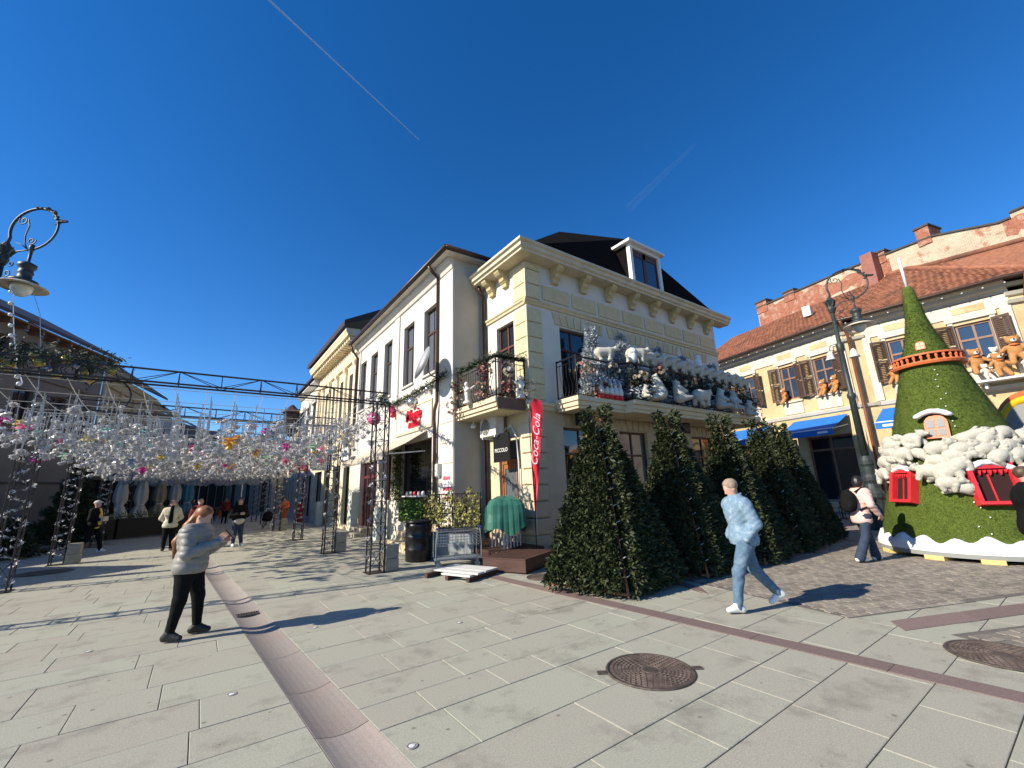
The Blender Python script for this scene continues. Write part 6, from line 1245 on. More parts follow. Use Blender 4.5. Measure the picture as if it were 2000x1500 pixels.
for i, (da, z) in enumerate(spots):
    lab = wh[0] if da < -0.6 and z > 1.9 else wh[1] if da < -0.3 else wh[2] if da < 0.1 and z > 1.9 else wh[3] if z < 1.8 and da < 0.3 else wh[4] if z > 2.0 else wh[5]
    hd = rb.uniform(-0.7, 0.7) if i % 4 else math.pi + rb.uniform(-0.5, 0.5)
    pose = 'climb' if i % 5 == 1 else ('sit' if i % 9 == 4 else 'plush')
    M_ = on_cone(FA + da, z, -hd if i % 2 else hd, 0.0)
    if pose != 'climb': 
        # standing bear seen from the side: feet down the slope
        O, x, y, n = local_frame(FA + da, z - 0.16); X = (x * (1 if i % 7 else -1) + y * rb.uniform(-0.4, 0.55)).normalized(); P = CT + O + n * 0.10; Zv = (y * (1 if y.z > 0 else -1) + n * rb.uniform(0.15, 0.7)); Zv = (Zv - X * Zv.dot(X)).normalized(); Y = Zv.cross(X); M_ = Matrix(((X.x, Y.x, Zv.x, P.x), (X.y, Y.y, Zv.y, P.y), (X.z, Y.z, Zv.z, P.z), (0, 0, 0, 1)))
    polar(pose, M_, 'white plush polar bear ' + ('crawling ' if pose == 'climb' else 'sitting ' if pose == 'sit' else 'walking ') + lab, 'polar bears climbing the cone tower', rb.uniform(0.66, 0.8) * (0.8 if pose == 'sit' else 1))
# ---------------------------------------------------------------- balcony decorations
def TM(P, rz, rx=0.0, ry=0.0): return Matrix.Translation(P) @ Matrix.Rotation(rz, 4, 'Z') @ Matrix.Rotation(ry, 4, 'Y') @ Matrix.Rotation(rx, 4, 'X')
rd = random.Random(44)
polar('walk', TM((2.15, -0.92, 5.22), -0.5), 'lone white polar bear walking on the short rail of the big balcony', 'polar bears on the balcony rail', 0.95)
BW = []
for k in range(13): BW.append((3.25 + k * 0.53, 5.26 - 0.012 * k))
for k, (a, z) in enumerate(BW):
    wl = ['leading', 'second', 'third', 'fourth', 'fifth', 'sixth', 'seventh', 'eighth', 'ninth', 'tenth', 'eleventh', 'twelfth', 'thirteenth'][12 - k]
    polar('walk', TM((a, -1.22, z), -0.42 + rd.uniform(-0.1, 0.1), 0, rd.uniform(-0.05, 0.05)), wl + ' polar bear in the file walking along the long balcony rail', 'polar bears on the balcony rail', 1.0 if k == 0 else 0.92)
for P, rz, pose, s, lab, ry in (((3.75, -1.55, 4.1), 2.6, 'sit', 1.25, 'big seated polar bear leaning on the outside of the balcony rail', 0.1), ((4.75, -1.58, 4.1), -0.3, 'sit', 1.15, 'seated polar bear looking up outside the balcony rail', -0.35), ((5.9, -1.6, 4.08), 0.0, 'walk', 1.2, 'polar bear standing on the balcony ledge below the file', 0.0),
                      ((7.1, -1.58, 4.08), -1.2, 'sit', 1.15, 'polar bear seated with its back out on the balcony ledge', -0.1), ((7.9, -1.58, 4.08), -2.0, 'sit', 1.1, 'polar bear climbing at the far balcony ledge', 0.0), ((8.9, -1.6, 3.95), -1.4, 'sit', 0.95, 'small polar bear at the far end of the balcony ledge', 0.0), ((3.05, -1.5, 4.1), -1.3, 'sit', 0.62, 'cub sitting beside the big seated polar bear', 0.0)):
    polar(pose, TM(P, rz, 0, ry), lab, 'polar bears on the balcony ledge', s)
m_frost = mat('frosted_fir', (0.26, 0.30, 0.33), (0.56, 0.60, 0.62), scale=16, rough=0.7, island=0.3)
for k, (u_, v_, h, lab) in enumerate(((1.98, -0.55, 2.35, 'frosted silver fir nearest the corner on the big balcony'), (3.2, -0.7, 2.3, 'second frosted silver fir behind the walking bears'), (4.95, -0.75, 2.1, 'third frosted silver fir behind the walking bears'), (6.35, -0.75, 2.0, 'fourth frosted silver fir behind the walking bears'), (8.3, -0.75, 2.0, 'last frosted silver fir on the big balcony'))):
    conifer((u_, v_, 4.06), h * 1.15, 0.42, lab, 1900, m_frost, 60 + k, 'frosted_fir_tree', 0.15, 'frosted firs on the balcony')
# owls
m_owl = mat('white_feather', (0.70, 0.70, 0.68), (0.78, 0.78, 0.77), scale=30, rough=0.9, obj=True)
OWL = sdf_mesh('owl', lambda p: sun_([ell(p, (0, 0, 0.15), (0.09, 0.1, 0.16)), ell(p, (0.01, 0, 0.32), (0.08, 0.09, 0.08)), rcone(p, (0.08, 0, 0.31), (0.105, 0, 0.285), 0.015, 0.006), rcone(p, (0, 0.055, 0.38), (0, 0.06, 0.405), 0.02, 0.008), rcone(p, (0, -0.055, 0.38), (0, -0.06, 0.405), 0.02, 0.008), rcone(p, (0, 0.095, 0.24), (-0.04, 0.09, 0.05), 0.035, 0.02), rcone(p, (0, -0.095, 0.24), (-0.04, -0.09, 0.05), 0.035, 0.02)], 0.03), (-0.14, -0.17, -0.03), (0.15, 0.17, 0.44), 0.015, m_owl)
for P, rz, lab in (((3.05, -1.22, 5.24), -1.8, 'white owl perched on the balcony rail between the first bears'), ((7.2, -0.9, 5.75), -1.9, 'white owl perched above the file of polar bears')):
    o = link('owl', OWL, None, P, rz, 1.15); tag(o, lab, 'owl'); 
    for s in (1, -1): MB().ball((0.075, s * 0.035, 0.335), 0.012, 6).build('eye', m_nose, o)
st_ = tag(MB().tube((7.2, -0.9, 5.1), (7.2, -0.9, 5.76), 0.03, 6).build('perch_post', m_blackm), 'dark perch post under the upper owl', 'post')
# flower and leaf clusters
def cluster(P, R_0, label, cols_, n, seed, group, name='flower_cluster', leafm=None, fz=1.0):
    t = thing(name, label, 'flower cluster', P, 0, group); r = random.Random(seed); mb = MB()
    for k in range(n * 3):
        d = Vector((r.gauss(0, 1), r.gauss(0, 1), r.gauss(0, 1) * fz)).normalized() * R_0 * r.uniform(0.5, 1.1); e = Vector((r.uniform(-1, 1), r.uniform(-1, 1), r.uniform(-1, 1))).normalized() * 0.09; w = e.orthogonal().normalized() * 0.03; mb.add([d, d + e * 0.5 + w, d + e, d + e * 0.5 - w], [(0, 1, 2, 3)])
    mb.build('leaves', leafm or m_leafd, t, kind='stuff')
    for i, mm in enumerate(cols_):
        for k in range(n // len(cols_)):
            d = Vector((r.gauss(0, 1), r.gauss(0, 1), r.gauss(0, 1) * fz)).normalized() * R_0 * r.uniform(0.75, 1.0); o = link('blossom', mm, t, d, sc=r.uniform(0.8, 1.25)); o.rotation_euler = d.to_track_quat('Z', 'Y').to_euler()
    return t
def rose(name, m):
    mb = MB(); 
    for L_, (rr_, z) in enumerate(((0.05, 0.0), (0.038, 0.018), (0.022, 0.03))):
        for k in range(5):
            a = 2 * math.pi * k / 5 + L_ * 0.6; d = Vector((math.cos(a), math.sin(a), 0)); s = Vector((-math.sin(a), math.cos(a), 0)); mb.add([d * rr_ * 0.2 + Vector((0, 0, z)), d * rr_ * 0.8 + s * rr_ * 0.7 + Vector((0, 0, z + 0.01)), d * rr_ * 1.2 + Vector((0, 0, z + 0.03)), d * rr_ * 0.8 - s * rr_ * 0.7 + Vector((0, 0, z + 0.01))], [(0, 1, 2, 3)])
    return mb.mesh('blossom', m)
R_cream = rose('r1', mat('cream_rose', (0.60, 0.50, 0.36), rough=0.7)); R_pink = rose('r2', mat('dusty_rose', (0.48, 0.26, 0.22), rough=0.7)); R_white = rose('r3', mat('white_rose', (0.68, 0.66, 0.62), rough=0.7)); R_dark = rose('r4', mat('burgundy_rose', (0.16, 0.03, 0.035), rough=0.7))
for i, (P, r0, cc_, w) in enumerate((((-1.1, 2.15, 4.75), 0.2, (R_cream, R_dark), 'at the far top of the small balcony rail'), ((-1.2, 2.1, 4.15), 0.3, (R_pink, R_white), 'at the far foot of the small balcony rail'), ((-1.1, 0.6, 4.85), 0.2, (R_pink, R_dark), 'high on the street side of the small balcony rail'), ((-0.62, 0.1, 4.85), 0.2, (R_cream, R_white), 'on the end rail of the small balcony'), ((-1.12, 0.75, 4.3), 0.26, (R_pink, R_cream), 'low between the cherub and the corner of the small balcony'), ((-0.75, 0.08, 4.28), 0.24, (R_dark, R_pink), 'at the foot of the end rail of the small balcony'), ((-0.15, 0.02, 4.35), 0.3, (R_cream, R_white), 'beside the quoins at the small balcony end'),
      ((1.2, -0.98, 4.85), 0.26, (R_cream, R_pink), 'round wreath high on the first panel of the big balcony'), ((1.75, -0.98, 4.35), 0.26, (R_cream, R_dark), 'low on the first panel of the big balcony'), ((2.35, -0.98, 4.95), 0.22, (R_cream, R_white), 'under the lone walking polar bear'), ((3.1, -1.32, 4.75), 0.26, (R_cream, R_dark), 'under the first bear of the long rail'), ((3.95, -1.35, 4.95), 0.28, (R_cream, R_pink), 'beside the raised arm of the big seated bear'), ((5.4, -1.32, 4.9), 0.3, (R_dark, R_cream), 'above the standing bear on the ledge'), ((6.6, -1.32, 4.9), 0.3, (R_white, R_dark), 'below the middle of the bear file'), ((8.2, -1.32, 4.8), 0.34, (R_white, R_cream), 'towards the far end of the long rail'), ((9.6, -1.32, 4.7), 0.36, (R_cream, R_white), 'at the far corner of the long rail'))):
    cluster(P, r0, 'artificial rose bunch ' + w, cc_, 18, 100 + i, 'rose bunches on the balconies')
for pts, lab, n, m_ in (([(2.8, -1.24, 4.7), (5.0, -1.25, 4.75), (7.5, -1.25, 4.7), (10.1, -1.25, 4.6)], 'thick dark leafy swag filling the long balcony railing', 3600, m_leafd), ([(2.8, -1.3, 4.3), (6, -1.32, 4.35), (10.1, -1.3, 4.3)], 'frosty leaf swag low on the long balcony railing', 1500, m_frost), ([(-0.06, 0.16, 5.24), (-1.02, 0.16, 5.22), (-1.04, 2.28, 5.24)], 'dark fir garland wound along the small balcony handrail', 900, m_leafd), ([(1.4, -0.95, 4.5), (2.7, -0.95, 4.6)], 'frosty twigs on the first panel of the big balcony', 700, m_frost)):
    garland('rail_garland', pts, lab, m_, n, 0.26 if n > 1000 else 0.12, 0.08, n)
# cherub statues
m_stat = mat('white_plaster_statue', (0.62, 0.60, 0.55), (0.70, 0.68, 0.64), scale=12, rough=0.7, obj=True)
CHER = sdf_mesh('cherub', lambda p: sun_([rcone(p, (0, 0, 0.08), (0, 0, 0.3), 0.07, 0.075), rcone(p, (0, 0, 0.3), (0.01, 0, 0.46), 0.08, 0.07), ell(p, (0.03, 0, 0.60), (0.07, 0.065, 0.075)), rcone(p, (0.02, 0.08, 0.44), (0.12, 0.06, 0.36), 0.035, 0.028), rcone(p, (0.02, -0.08, 0.44), (0.1, -0.05, 0.5), 0.035, 0.028), rcone(p, (-0.06, 0.06, 0.45), (-0.12, 0.2, 0.55), 0.04, 0.02), rcone(p, (-0.06, -0.06, 0.45), (-0.12, -0.2, 0.55), 0.04, 0.02), ell(p, (0, 0, 0.04), (0.13, 0.13, 0.05))], 0.03), (-0.2, -0.26, -0.03), (0.22, 0.26, 0.72), 0.02, m_stat)
for P, rz, lab in (((-1.22, 1.35, 4.06), 3.4, 'white cherub statue on the street edge of the small balcony'), ((-0.3, 0.04, 4.06), -1.8, 'white cherub statue at the end rail of the small balcony')):
    o = link('cherub_statue', CHER, None, P, rz, 0.95); tag(o, lab, 'statue'); MB().lathe([(0.14, 0.0), (0.14, 0.02), (0.11, 0.03)], 14).build('plinth', m_stat, o)
# row of white gnomes with red feet
for k in range(5):
    t = thing('gnome_figure', ['first', 'second', 'third', 'fourth', 'fifth'][k] + ' white gnome with red base, counted from the corner, on the big balcony edge', 'gnome', (1.72 + k * 0.2, -1.03, 4.06), -1.57, 'white gnomes on the balcony edge')
    MB().lathe([(0.085, 0.0), (0.09, 0.1), (0.07, 0.12)], 12).build('red_base', m_redp, t, True); MB().lathe([(0.09, 0.12), (0.1, 0.2), (0.08, 0.32), (0.05, 0.36)], 12).build('body', m_stat, t, True); MB().ball((0.01, 0, 0.38), 0.06, 10).build('head', m_stat, t, True); MB().lathe([(0.075, 0.4), (0.05, 0.5), (0.004, 0.62)], 12).build('hat', m_frost, t, True)
# ---------------------------------------------------------------- teddy bears on the tile roofed house
m_ted = mat('brown_plush', (0.36, 0.16, 0.05), (0.50, 0.25, 0.09), scale=20, rough=0.95, bump=0.8, bscale=90, obj=True); m_ted2 = mat('pale_plush', (0.66, 0.58, 0.47), (0.74, 0.67, 0.57), scale=20, rough=0.95, bump=0.8, bscale=90, obj=True)
def ted(m): return sdf_mesh('teddy_bear', lambda p: sun_([ell(p, (0, 0, 0.30), (0.14, 0.16, 0.2)), ell(p, (0.03, 0, 0.60), (0.125, 0.14, 0.125)), rcone(p, (0.0, 0.14, 0.42), (0.1, 0.27, 0.30), 0.06, 0.05), rcone(p, (0.0, -0.14, 0.42), (0.1, -0.27, 0.30), 0.06, 0.05), rcone(p, (0.05, 0.09, 0.16), (0.20, 0.13, -0.06), 0.075, 0.065), rcone(p, (0.05, -0.09, 0.16), (0.20, -0.13, -0.06), 0.075, 0.065), ell(p, (0.0, 0.11, 0.71), (0.03, 0.05, 0.05)), ell(p, (0.0, -0.11, 0.71), (0.03, 0.05, 0.05))], 0.03), (-0.2, -0.36, -0.18), (0.32, 0.36, 0.8), 0.026, m)
TED = [ted(m_ted), ted(m_ted2)]; MUZ = MB().ball((0.15, 0, 0.57), 0.065, 10, (0.8, 1, 0.8)).mesh('muzzle', m_stat, True); TNO = MB().ball((0.205, 0, 0.59), 0.022, 6).mesh('nose', m_nose, True); m_bow = mat('orange_bow', (0.62, 0.16, 0.04), rough=0.7); BOW = MB().path([(0.1, -0.09, 0.46), (0.15, 0, 0.455), (0.1, 0.09, 0.46)], [0.02, 0.035, 0.02], 6).mesh('bow', m_bow, True)
def teddy(fr, a, d, z, kind, s, label, yaw=0.0):
    o = bpy.data.objects.new('teddy_bear', TED[kind]); COL.objects.link(o); P = fr.p(a, d, z); o.location = P; o.rotation_euler = (0, 0, math.atan2(fr.N.y, fr.N.x) + yaw); o.scale = (s, s, s); tag(o, label, 'teddy bear', 'teddy bears on the tile roofed house'); link('muzzle', MUZ, o); link('nose', TNO, o)
    if kind == 0: link('bow', BOW, o)
teddy(S1, 1.35, 0.12, 5.95, 0, 1.05, 'brown teddy bear on the sill left of the lamp post, beside its pair', -0.4); teddy(S1, 0.75, 0.12, 6.0, 0, 1.1, 'brown teddy bear on the sill nearest the lamp post on the side street front', -0.4); teddy(S1, 3.5, 0.12, 5.95, 0, 1.1, 'single brown teddy bear on the middle sill of the side street front', -0.6); teddy(S1, 6.1, 0.12, 5.85, 0, 1.05, 'brown teddy bear on the farthest sill, above the fir panels', -0.6); teddy(S1, 5.6, 0.12, 5.9, 1, 0.8, 'pale teddy bear beside the farthest brown one', -0.6)
teddy(S2, 0.9, 0.12, 5.95, 0, 1.1, 'brown teddy bear on the sill just left of the cone tower', -0.3); teddy(S2, 1.35, 0.12, 6.0, 1, 0.75, 'pale teddy bear squeezed between two brown ones left of the cone tower', -0.3); teddy(S2, 1.75, 0.12, 6.0, 0, 1.05, 'brown teddy bear half hidden behind the cone tower', -0.3)
sh = thing('bear_shelf', 'white shelf board carrying a heap of teddy bears on the house corner', 'shelf', S2.p(4.3, 0.3, 5.1), w=True); MB().box(3.4, 5.2, 0.05, 0.75, 5.25, 5.33, S2).build('board', m_whitem, sh); mb = MB(); mb.box(3.6, 3.68, 0.0, 0.5, 5.0, 5.249, S2); mb.box(4.9, 4.98, 0.0, 0.5, 5.0, 5.249, S2); mb.build('bracket', m_whitem, sh)
for a, d, z, k, s, lab, yw in ((3.55, 0.35, 5.75, 0, 1.35, 'large brown teddy with orange bow at the near end of the shelf heap', 0.5), (4.65, 0.25, 5.95, 0, 1.45, 'largest brown teddy at the top of the shelf heap', 0.3), (4.15, 0.5, 5.5, 0, 1.2, 'brown teddy with crossed legs low in the shelf heap', 0.6), (4.1, 0.2, 6.0, 1, 0.95, 'pale teddy in the middle of the shelf heap', 0.5), (5.0, 0.45, 5.5, 1, 1.0, 'white teddy hanging off the far side of the shelf heap', 0.2), (3.75, 0.55, 5.42, 1, 0.8, 'pale teddy at the foot of the shelf heap', 0.8), (5.15, 0.25, 5.75, 0, 0.9, 'small brown teddy behind the far side of the shelf heap', 0.1)): teddy(S2, a, d, z, k, s, lab, yw)
# ---------------------------------------------------------------- things standing on the pavement
m_plast = mat('black_plastic', (0.010, 0.010, 0.011), rough=0.32); m_dwood = mat('dark_red_wood_deck', (0.05, 0.024, 0.016), (0.085, 0.042, 0.028), scale=6, rough=0.65, stretch=(1, 0.2, 1)); m_galv = mat('galvanised_wire', (0.36, 0.38, 0.38), (0.46, 0.48, 0.48), scale=10, rough=0.4, metal=0.6)
t = thing('plastic_barrel', 'black ribbed plastic barrel standing beside the stone steps', 'barrel', (-2.45, 1.75, 0))
pr = [(0.30, 0.0), (0.32, 0.03), (0.33, 0.25), (0.35, 0.28), (0.33, 0.31), (0.335, 0.55), (0.355, 0.58), (0.335, 0.61), (0.33, 0.82), (0.35, 0.85), (0.33, 0.88), (0.32, 0.93)]
MB().lathe(pr, 28).build('body', m_plast, t, True); MB().lathe([(0.30, 0.931), (0.35, 0.931), (0.35, 0.97), (0.29, 0.975), (0.28, 0.95), (0.001, 0.95)], 28).build('lid', m_plast, t, True)
# flatbed wire cart
t = thing('wire_cart', 'galvanised flatbed trolley with wire basket and blue handle ends in front of the ivy screen', 'trolley', (-2.1, 0.35, 0), R_(-20)); t.scale = (0.86, 0.86, 0.86)
mb = MB(); mb.box(-0.62, 0.62, -0.36, 0.36, 0.20, 0.235); mb.build('platform', mat('grey_green_deck', (0.16, 0.19, 0.19), (0.22, 0.25, 0.25), scale=6, rough=0.6), t, bevel=0.008)
mb = MB()
for x in (-0.6, 0.6): mb.path([(x, -0.34, 0.2), (x, -0.36, 0.6), (x * 0.93, -0.38, 1.0)], 0.016, 6); mb.path([(x, 0.34, 0.2), (x, 0.34, 0.9)], 0.012, 6)
mb.build('upright', m_galv, t); mb = MB()
for k in range(15): x = -0.55 + k * 1.1 / 14; mb.tube((x, -0.3, 0.55), (x, -0.34, 0.92), 0.004, 4); mb.tube((x, 0.3, 0.55), (x, 0.34, 0.92), 0.004, 4); mb.tube((x, -0.3, 0.55), (x, 0.3, 0.55), 0.004, 4)
for k in range(6): z = 0.55 + k * 0.074; y = 0.3 + 0.04 * k / 5; mb.path([(-0.55, -y, z), (0.55, -y, z), (0.55, y, z), (-0.55, y, z)], 0.005 if k < 5 else 0.011, 4, True)
mb.build('basket', m_galv, t, kind='stuff'); o = MB().tube((-0.56, -0.38, 1.0), (0.56, -0.38, 1.0), 0.014, 6).build('handle', m_blackm, t); m_bl = mat('blue_grip', (0.02, 0.06, 0.4), rough=0.4)
for x in (-0.6, 0.6): MB().tube((x * 0.88, -0.38, 1.0), (x, -0.38, 1.0), 0.022, 8).build('grip', m_bl, o)
for x in (-0.5, 0.5):
    for y in (-0.28, 0.28):
        w = MB(); w.add([(x + 0.075 * math.cos(a * math.pi / 8), y + dy, 0.075 + 0.075 * math.sin(a * math.pi / 8)) for dy in (-0.02, 0.02) for a in range(16)], [tuple(range(16)), tuple(range(16, 32))] + [(i, (i + 1) % 16, 16 + (i + 1) % 16, 16 + i) for i in range(16)]); wo_ = w.build('castor', m_galv, t); MB().box(x - 0.02, x + 0.02, y - 0.03, y + 0.03, 0.08, 0.2).build('fork', m_galv, wo_)
# ivy screen
iv = thing('ivy_screen', 'wire screen grown with yellow green ivy beside the corner door', 'ivy screen', (-1.6, 1.6, 0), w=True)
A, B_ = Vector((-2.05, 2.2, 0)), Vector((-1.2, 0.75, 0)); mb = MB()
for k in range(5): p = A.lerp(B_, k / 4); mb.tube(p, p + Vector((0, 0, 1.62)), 0.018, 6)
for z in (0.6, 1.1, 1.6): mb.tube(A + Vector((0, 0, z)), B_ + Vector((0, 0, z)), 0.012, 6)
mb.build('frame', m_blackm, iv); m_ivy = mat('ivy_leaf', (0.10, 0.11, 0.018), (0.36, 0.33, 0.075), scale=9, rough=0.55, island=0.3); mb = MB(); ri = random.Random(3); nrm = Vector((-0.86, -0.5, 0))
for k in range(950):
    s_ = ri.random(); p = A.lerp(B_, s_) + Vector((0, 0, 0.72 + (0.85 + 0.14 * math.sin(s_ * 17) + 0.08 * math.sin(s_ * 41)) * ri.random() ** 0.8)) + nrm * ri.uniform(-0.08, 0.12); d = (Vector((ri.uniform(-1, 1), ri.uniform(-1, 1), ri.uniform(-1.2, 0.2)))).normalized() * 0.06; w = d.cross(nrm + Vector((ri.uniform(-0.4, 0.4), ri.uniform(-0.4, 0.4), ri.uniform(-0.4, 0.4)))).normalized() * 0.038; mb.add([p, p + d * 0.4 + w, p + d, p + d * 0.4 - w], [(0, 1, 2, 3)])
mb.build('ivy_leaves', m_ivy, iv, kind='stuff'); mb = MB()
for k in range(30):
    p = A.lerp(B_, ri.random()) + Vector((0, 0, 0.5)); mb.path([p, p + Vector((ri.uniform(-0.1, 0.1), ri.uniform(-0.1, 0.1), 0.5)), p + Vector((ri.uniform(-0.2, 0.2), ri.uniform(-0.2, 0.2), 1.1))], 0.006, 4)
mb.build('stems', m_brown, iv, kind='stuff')
pl = thing('planter_trough', 'grey sheet metal trough under the ivy screen', 'planter', (-1.6, 1.5, 0), w=True); fv_ = Fr((-2.05, 2.2), math.degrees(math.atan2(-1.45, 0.85))); MB().box(0.05, 1.62, -0.02, 0.28, 0.06, 0.62, fv_).build('trough', mat('grey_trough', (0.20, 0.21, 0.20), (0.27, 0.28, 0.27), scale=5, rough=0.6), pl, bevel=0.01); MB().box(0.08, 1.6, 0.0, 0.26, 0.621, 0.64, fv_).build('soil', m_dark, pl)
# stacked chairs under a green tarpaulin
tp = thing('covered_chair_stack', 'stack of white chairs under a green tarpaulin on the wooden deck', 'chair stack', (-0.85, 0.35, 0.3), w=True)
m_tarp = mat('green_tarpaulin', (0.022, 0.11, 0.075), (0.045, 0.16, 0.11), scale=3, rough=0.4)
V = []; N = 72; LV = [(1.50, 0.05, 0.22), (1.47, 0.20, 0.42), (1.38, 0.38, 0.58), (1.24, 0.455, 0.66), (1.05, 0.47, 0.68), (0.86, 0.485, 0.70), (0.66, 0.50, 0.72)]; rr2 = random.Random(5); cc, ss = math.cos(-0.5), math.sin(-0.5)
for li, (z, hx_, hy_) in enumerate(LV):
    for k in range(N):
        a = 2 * math.pi * k / N; q = (abs(math.cos(a)) ** 9 + abs(math.sin(a)) ** 9) ** (-1 / 9); f_ = 1 + 0.013 * li / 6 * (math.sin(a * 9) + 0.8 * math.sin(a * 23 + 1)) + 0.012 * math.sin(li * 2.3 + a * 2); x = hx_ * q * math.cos(a) * f_; y = hy_ * q * math.sin(a) * f_
        zz = z - 0.10 * y - (0.05 * math.sin(a * 3) + 0.07 * math.sin(a * 5 + 2) if li == 6 else 0.012 * math.sin(a * 9 + li * 2)); V.append((-0.85 + x * cc - y * ss, 0.2 + x * ss + y * cc, zz))
mb = MB(); mb.add(V, [tuple(range(N))] + [(l * N + k, l * N + (k + 1) % N, (l + 1) * N + (k + 1) % N, (l + 1) * N + k) for l in range(6) for k in range(N)]); mb.build('tarpaulin', m_tarp, tp)
for k in range(6):
    mb = MB(); b = Vector((-1.16 + 0.05 * k * 0.9, -0.22 + 0.0 * k, 0.31)) + Vector((0.085 * k, 0.045 * k, 0.0))
    for dx, dy in ((0, 0), (0.0, 0.85)): mb.tube(b + Vector((dx * 0.88, dy * 0.6, 0)), b + Vector((dx * 0.9, dy * 0.58, 0.55)), 0.017, 6)
    mb.tube(b + Vector((0.0, 0.0, 0.5)), b + Vector((0, 0.5, 0.5)), 0.012, 5); mb.build('chair_frame', m_whitem, tp)
# wooden deck boxes
dk = thing('wooden_deck', 'dark brown wooden entrance deck under the covered chairs', 'deck', (-0.9, 0.5, 0), w=True)
for k in range(9): MB().cbox(-1.45 + k * 0.155, -1.30 + k * 0.155, -0.35, 1.95, 0.22, 0.29, 0.006).build('deck_board', m_dwood, dk)
MB().box(-1.44, -0.08, -0.34, 1.94, 0.02, 0.219).build('deck_base', m_brown, dk)
bx2 = thing('wooden_step_box', 'chunky brown wooden step box at the quoined corner', 'step', (-1.0, -1.0, 0), w=True); fb = Fr((-1.60, -1.62), 24.0); MB().box(0.0, 1.42, -1.05, 0.0, 0.02, 0.26, fb).build('box', m_dwood, bx2, bevel=0.01)
for k in range(6): MB().cbox(-0.01, 1.43, -1.06 + k * 0.177, -0.886 + k * 0.177, 0.262, 0.285, 0.005, fb).build('board', m_dwood, bx2)
# pallet with white planks
pa = thing('pallet', 'low brown pallet topped with pale planks lying on the pavement', 'pallet', (-2.4, -0.7, 0), w=True); fp = Fr((-2.83, -1.46), 22.0)
for y in (-1.12, -0.58, -0.06): MB().box(0.0, 0.95, y, y + 0.07, 0.01, 0.09, fp).build('bearer', m_dwood, pa)
mwp = mat('weathered_white_plank', (0.50, 0.50, 0.46), (0.60, 0.60, 0.56), scale=6, rough=0.85, stretch=(0.2, 1, 1))
for k, x in enumerate((0.02, 0.27, 0.52, 0.74)): MB().cbox(x, x + (0.22 if k else 0.1), -1.13 if k else -0.7, 0.012, 0.092, 0.125, 0.006, fp).build('plank', mwp, pa)
# red feather flag
fg = thing('feather_flag', 'tall red feather flag with white script lettering in front of the corner quoins', 'flag', (-0.45, -0.55, 0.29), w=True)
ff_ = Fr((-0.45, -0.55), -36.0); H0 = 1.0
def fw_at(z): t_ = (z - 1.15) / (3.92 - 1.15); return 0.03 + 0.30 * min(1, t_ * 1.05) ** 0.9 * (1 if t_ < 0.88 else max(0.0, 1 - ((t_ - 0.88) / 0.12) ** 2) ** 0.5)
V = []; N = 40
for k in range(N + 1):
    z = 1.15 + 2.77 * k / N; w = fw_at(z); x0 = 0.02 + 0.14 * (k / N) ** 2; sway = 0.02 * math.sin(k * 0.5)
    for j in range(5): V.append(ff_.p(x0 - 0.03 + w * j / 4 - w * 0.35 * (1 if k / N > 0.88 else (k / N)), 0.02 * math.sin(j * 1.2 + k * 0.35) + sway, z))
mb = MB(); mb.add(V, [(5 * k + j, 5 * k + j + 1, 5 * k + j + 6, 5 * k + j + 5) for k in range(N) for j in range(4)]); m_flag = mat('red_flag_cloth', (0.66, 0.012, 0.03), (0.72, 0.02, 0.04), scale=2, rough=0.6); o = mb.build('banner', m_flag, fg, True)
mb = MB(); mb.path([ff_.p(0.0, 0, 0.31 - 0.29), ff_.p(0.0, 0, 1.2), ff_.p(-0.03, 0, 2.5), ff_.p(-0.05, 0, 3.4), ff_.p(0.02, 0, 3.85)], 0.013, 6); mb.build('pole', m_blackm, fg); MB().box(-0.2, 0.2, -0.14, 0.14, 0.0, 0.03, ff_).build('foot', m_blackm, fg)
tm = text_mesh('Coca-Cola', 0.30, m_wtxt, 0.002, 0.45, 0.0); o = place_text('script_lettering', tm, ff_, 0.095, 0.055, 2.85, fg, rot=R_(84)); o.scale = (1, 0.8, 1)
# electric cabinets
def cabinet(P, w, d, h, label, m, split=0.55):
    t = thing('electric_cabinet', label, 'cabinet', P, 0, 'street electric cabinets'); MB().box(-d / 2, d / 2, -w / 2, w / 2, 0, h * split).build('base', m, t, bevel=0.008); MB().box(-d / 2 - 0.01, d / 2 + 0.01, -w / 2 - 0.01, w / 2 + 0.01, h * split + 0.004, h).build('casing', m, t, bevel=0.01)
    MB().box(-d / 2 - 0.02, -d / 2 - 0.011, -w / 2 + 0.03, w / 2 - 0.03, h * split + 0.04, h - 0.04).build('door', m, t); MB().box(-d / 2 - 0.035, -d / 2 - 0.0205, -w / 2 + 0.06, -w / 2 + 0.09, h * 0.75, h * 0.79).build('handle', m_blackm, t)
m_cabg = mat('pale_green_cabinet', (0.46, 0.52, 0.47), (0.54, 0.60, 0.55), scale=5, rough=0.55, stain=(0.32, 0.36, 0.3), sscale=2, samt=0.4)
cabinet((-1.55, 10.9, 0), 0.42, 0.3, 1.75, 'tall pale green electric cabinet beside the red shop door', m_cabg, 0.35); cabinet((-1.5, 7.6, 0), 0.4, 0.32, 1.15, 'low pale electric cabinet between the steps and the shop door', m_cabg, 0.4); cabinet((-1.5, 18.0, 0), 0.45, 0.3, 1.3, 'small electric cabinet on a post along the cream house', m_cabg, 0.5)
t = thing('litter_bin', 'dark red litter bin far along the shop row', 'bin', (-1.6, 22.8, 0)); MB().lathe([(0.24, 0.0), (0.27, 0.1), (0.28, 1.0), (0.3, 1.05), (0.27, 1.1), (0.2, 1.12)], 18).build('body', m_redp, t, True); MB().lathe([(0.2, 1.121), (0.12, 1.18), (0.001, 1.2)], 18).build('lid', m_blackm, t, True)
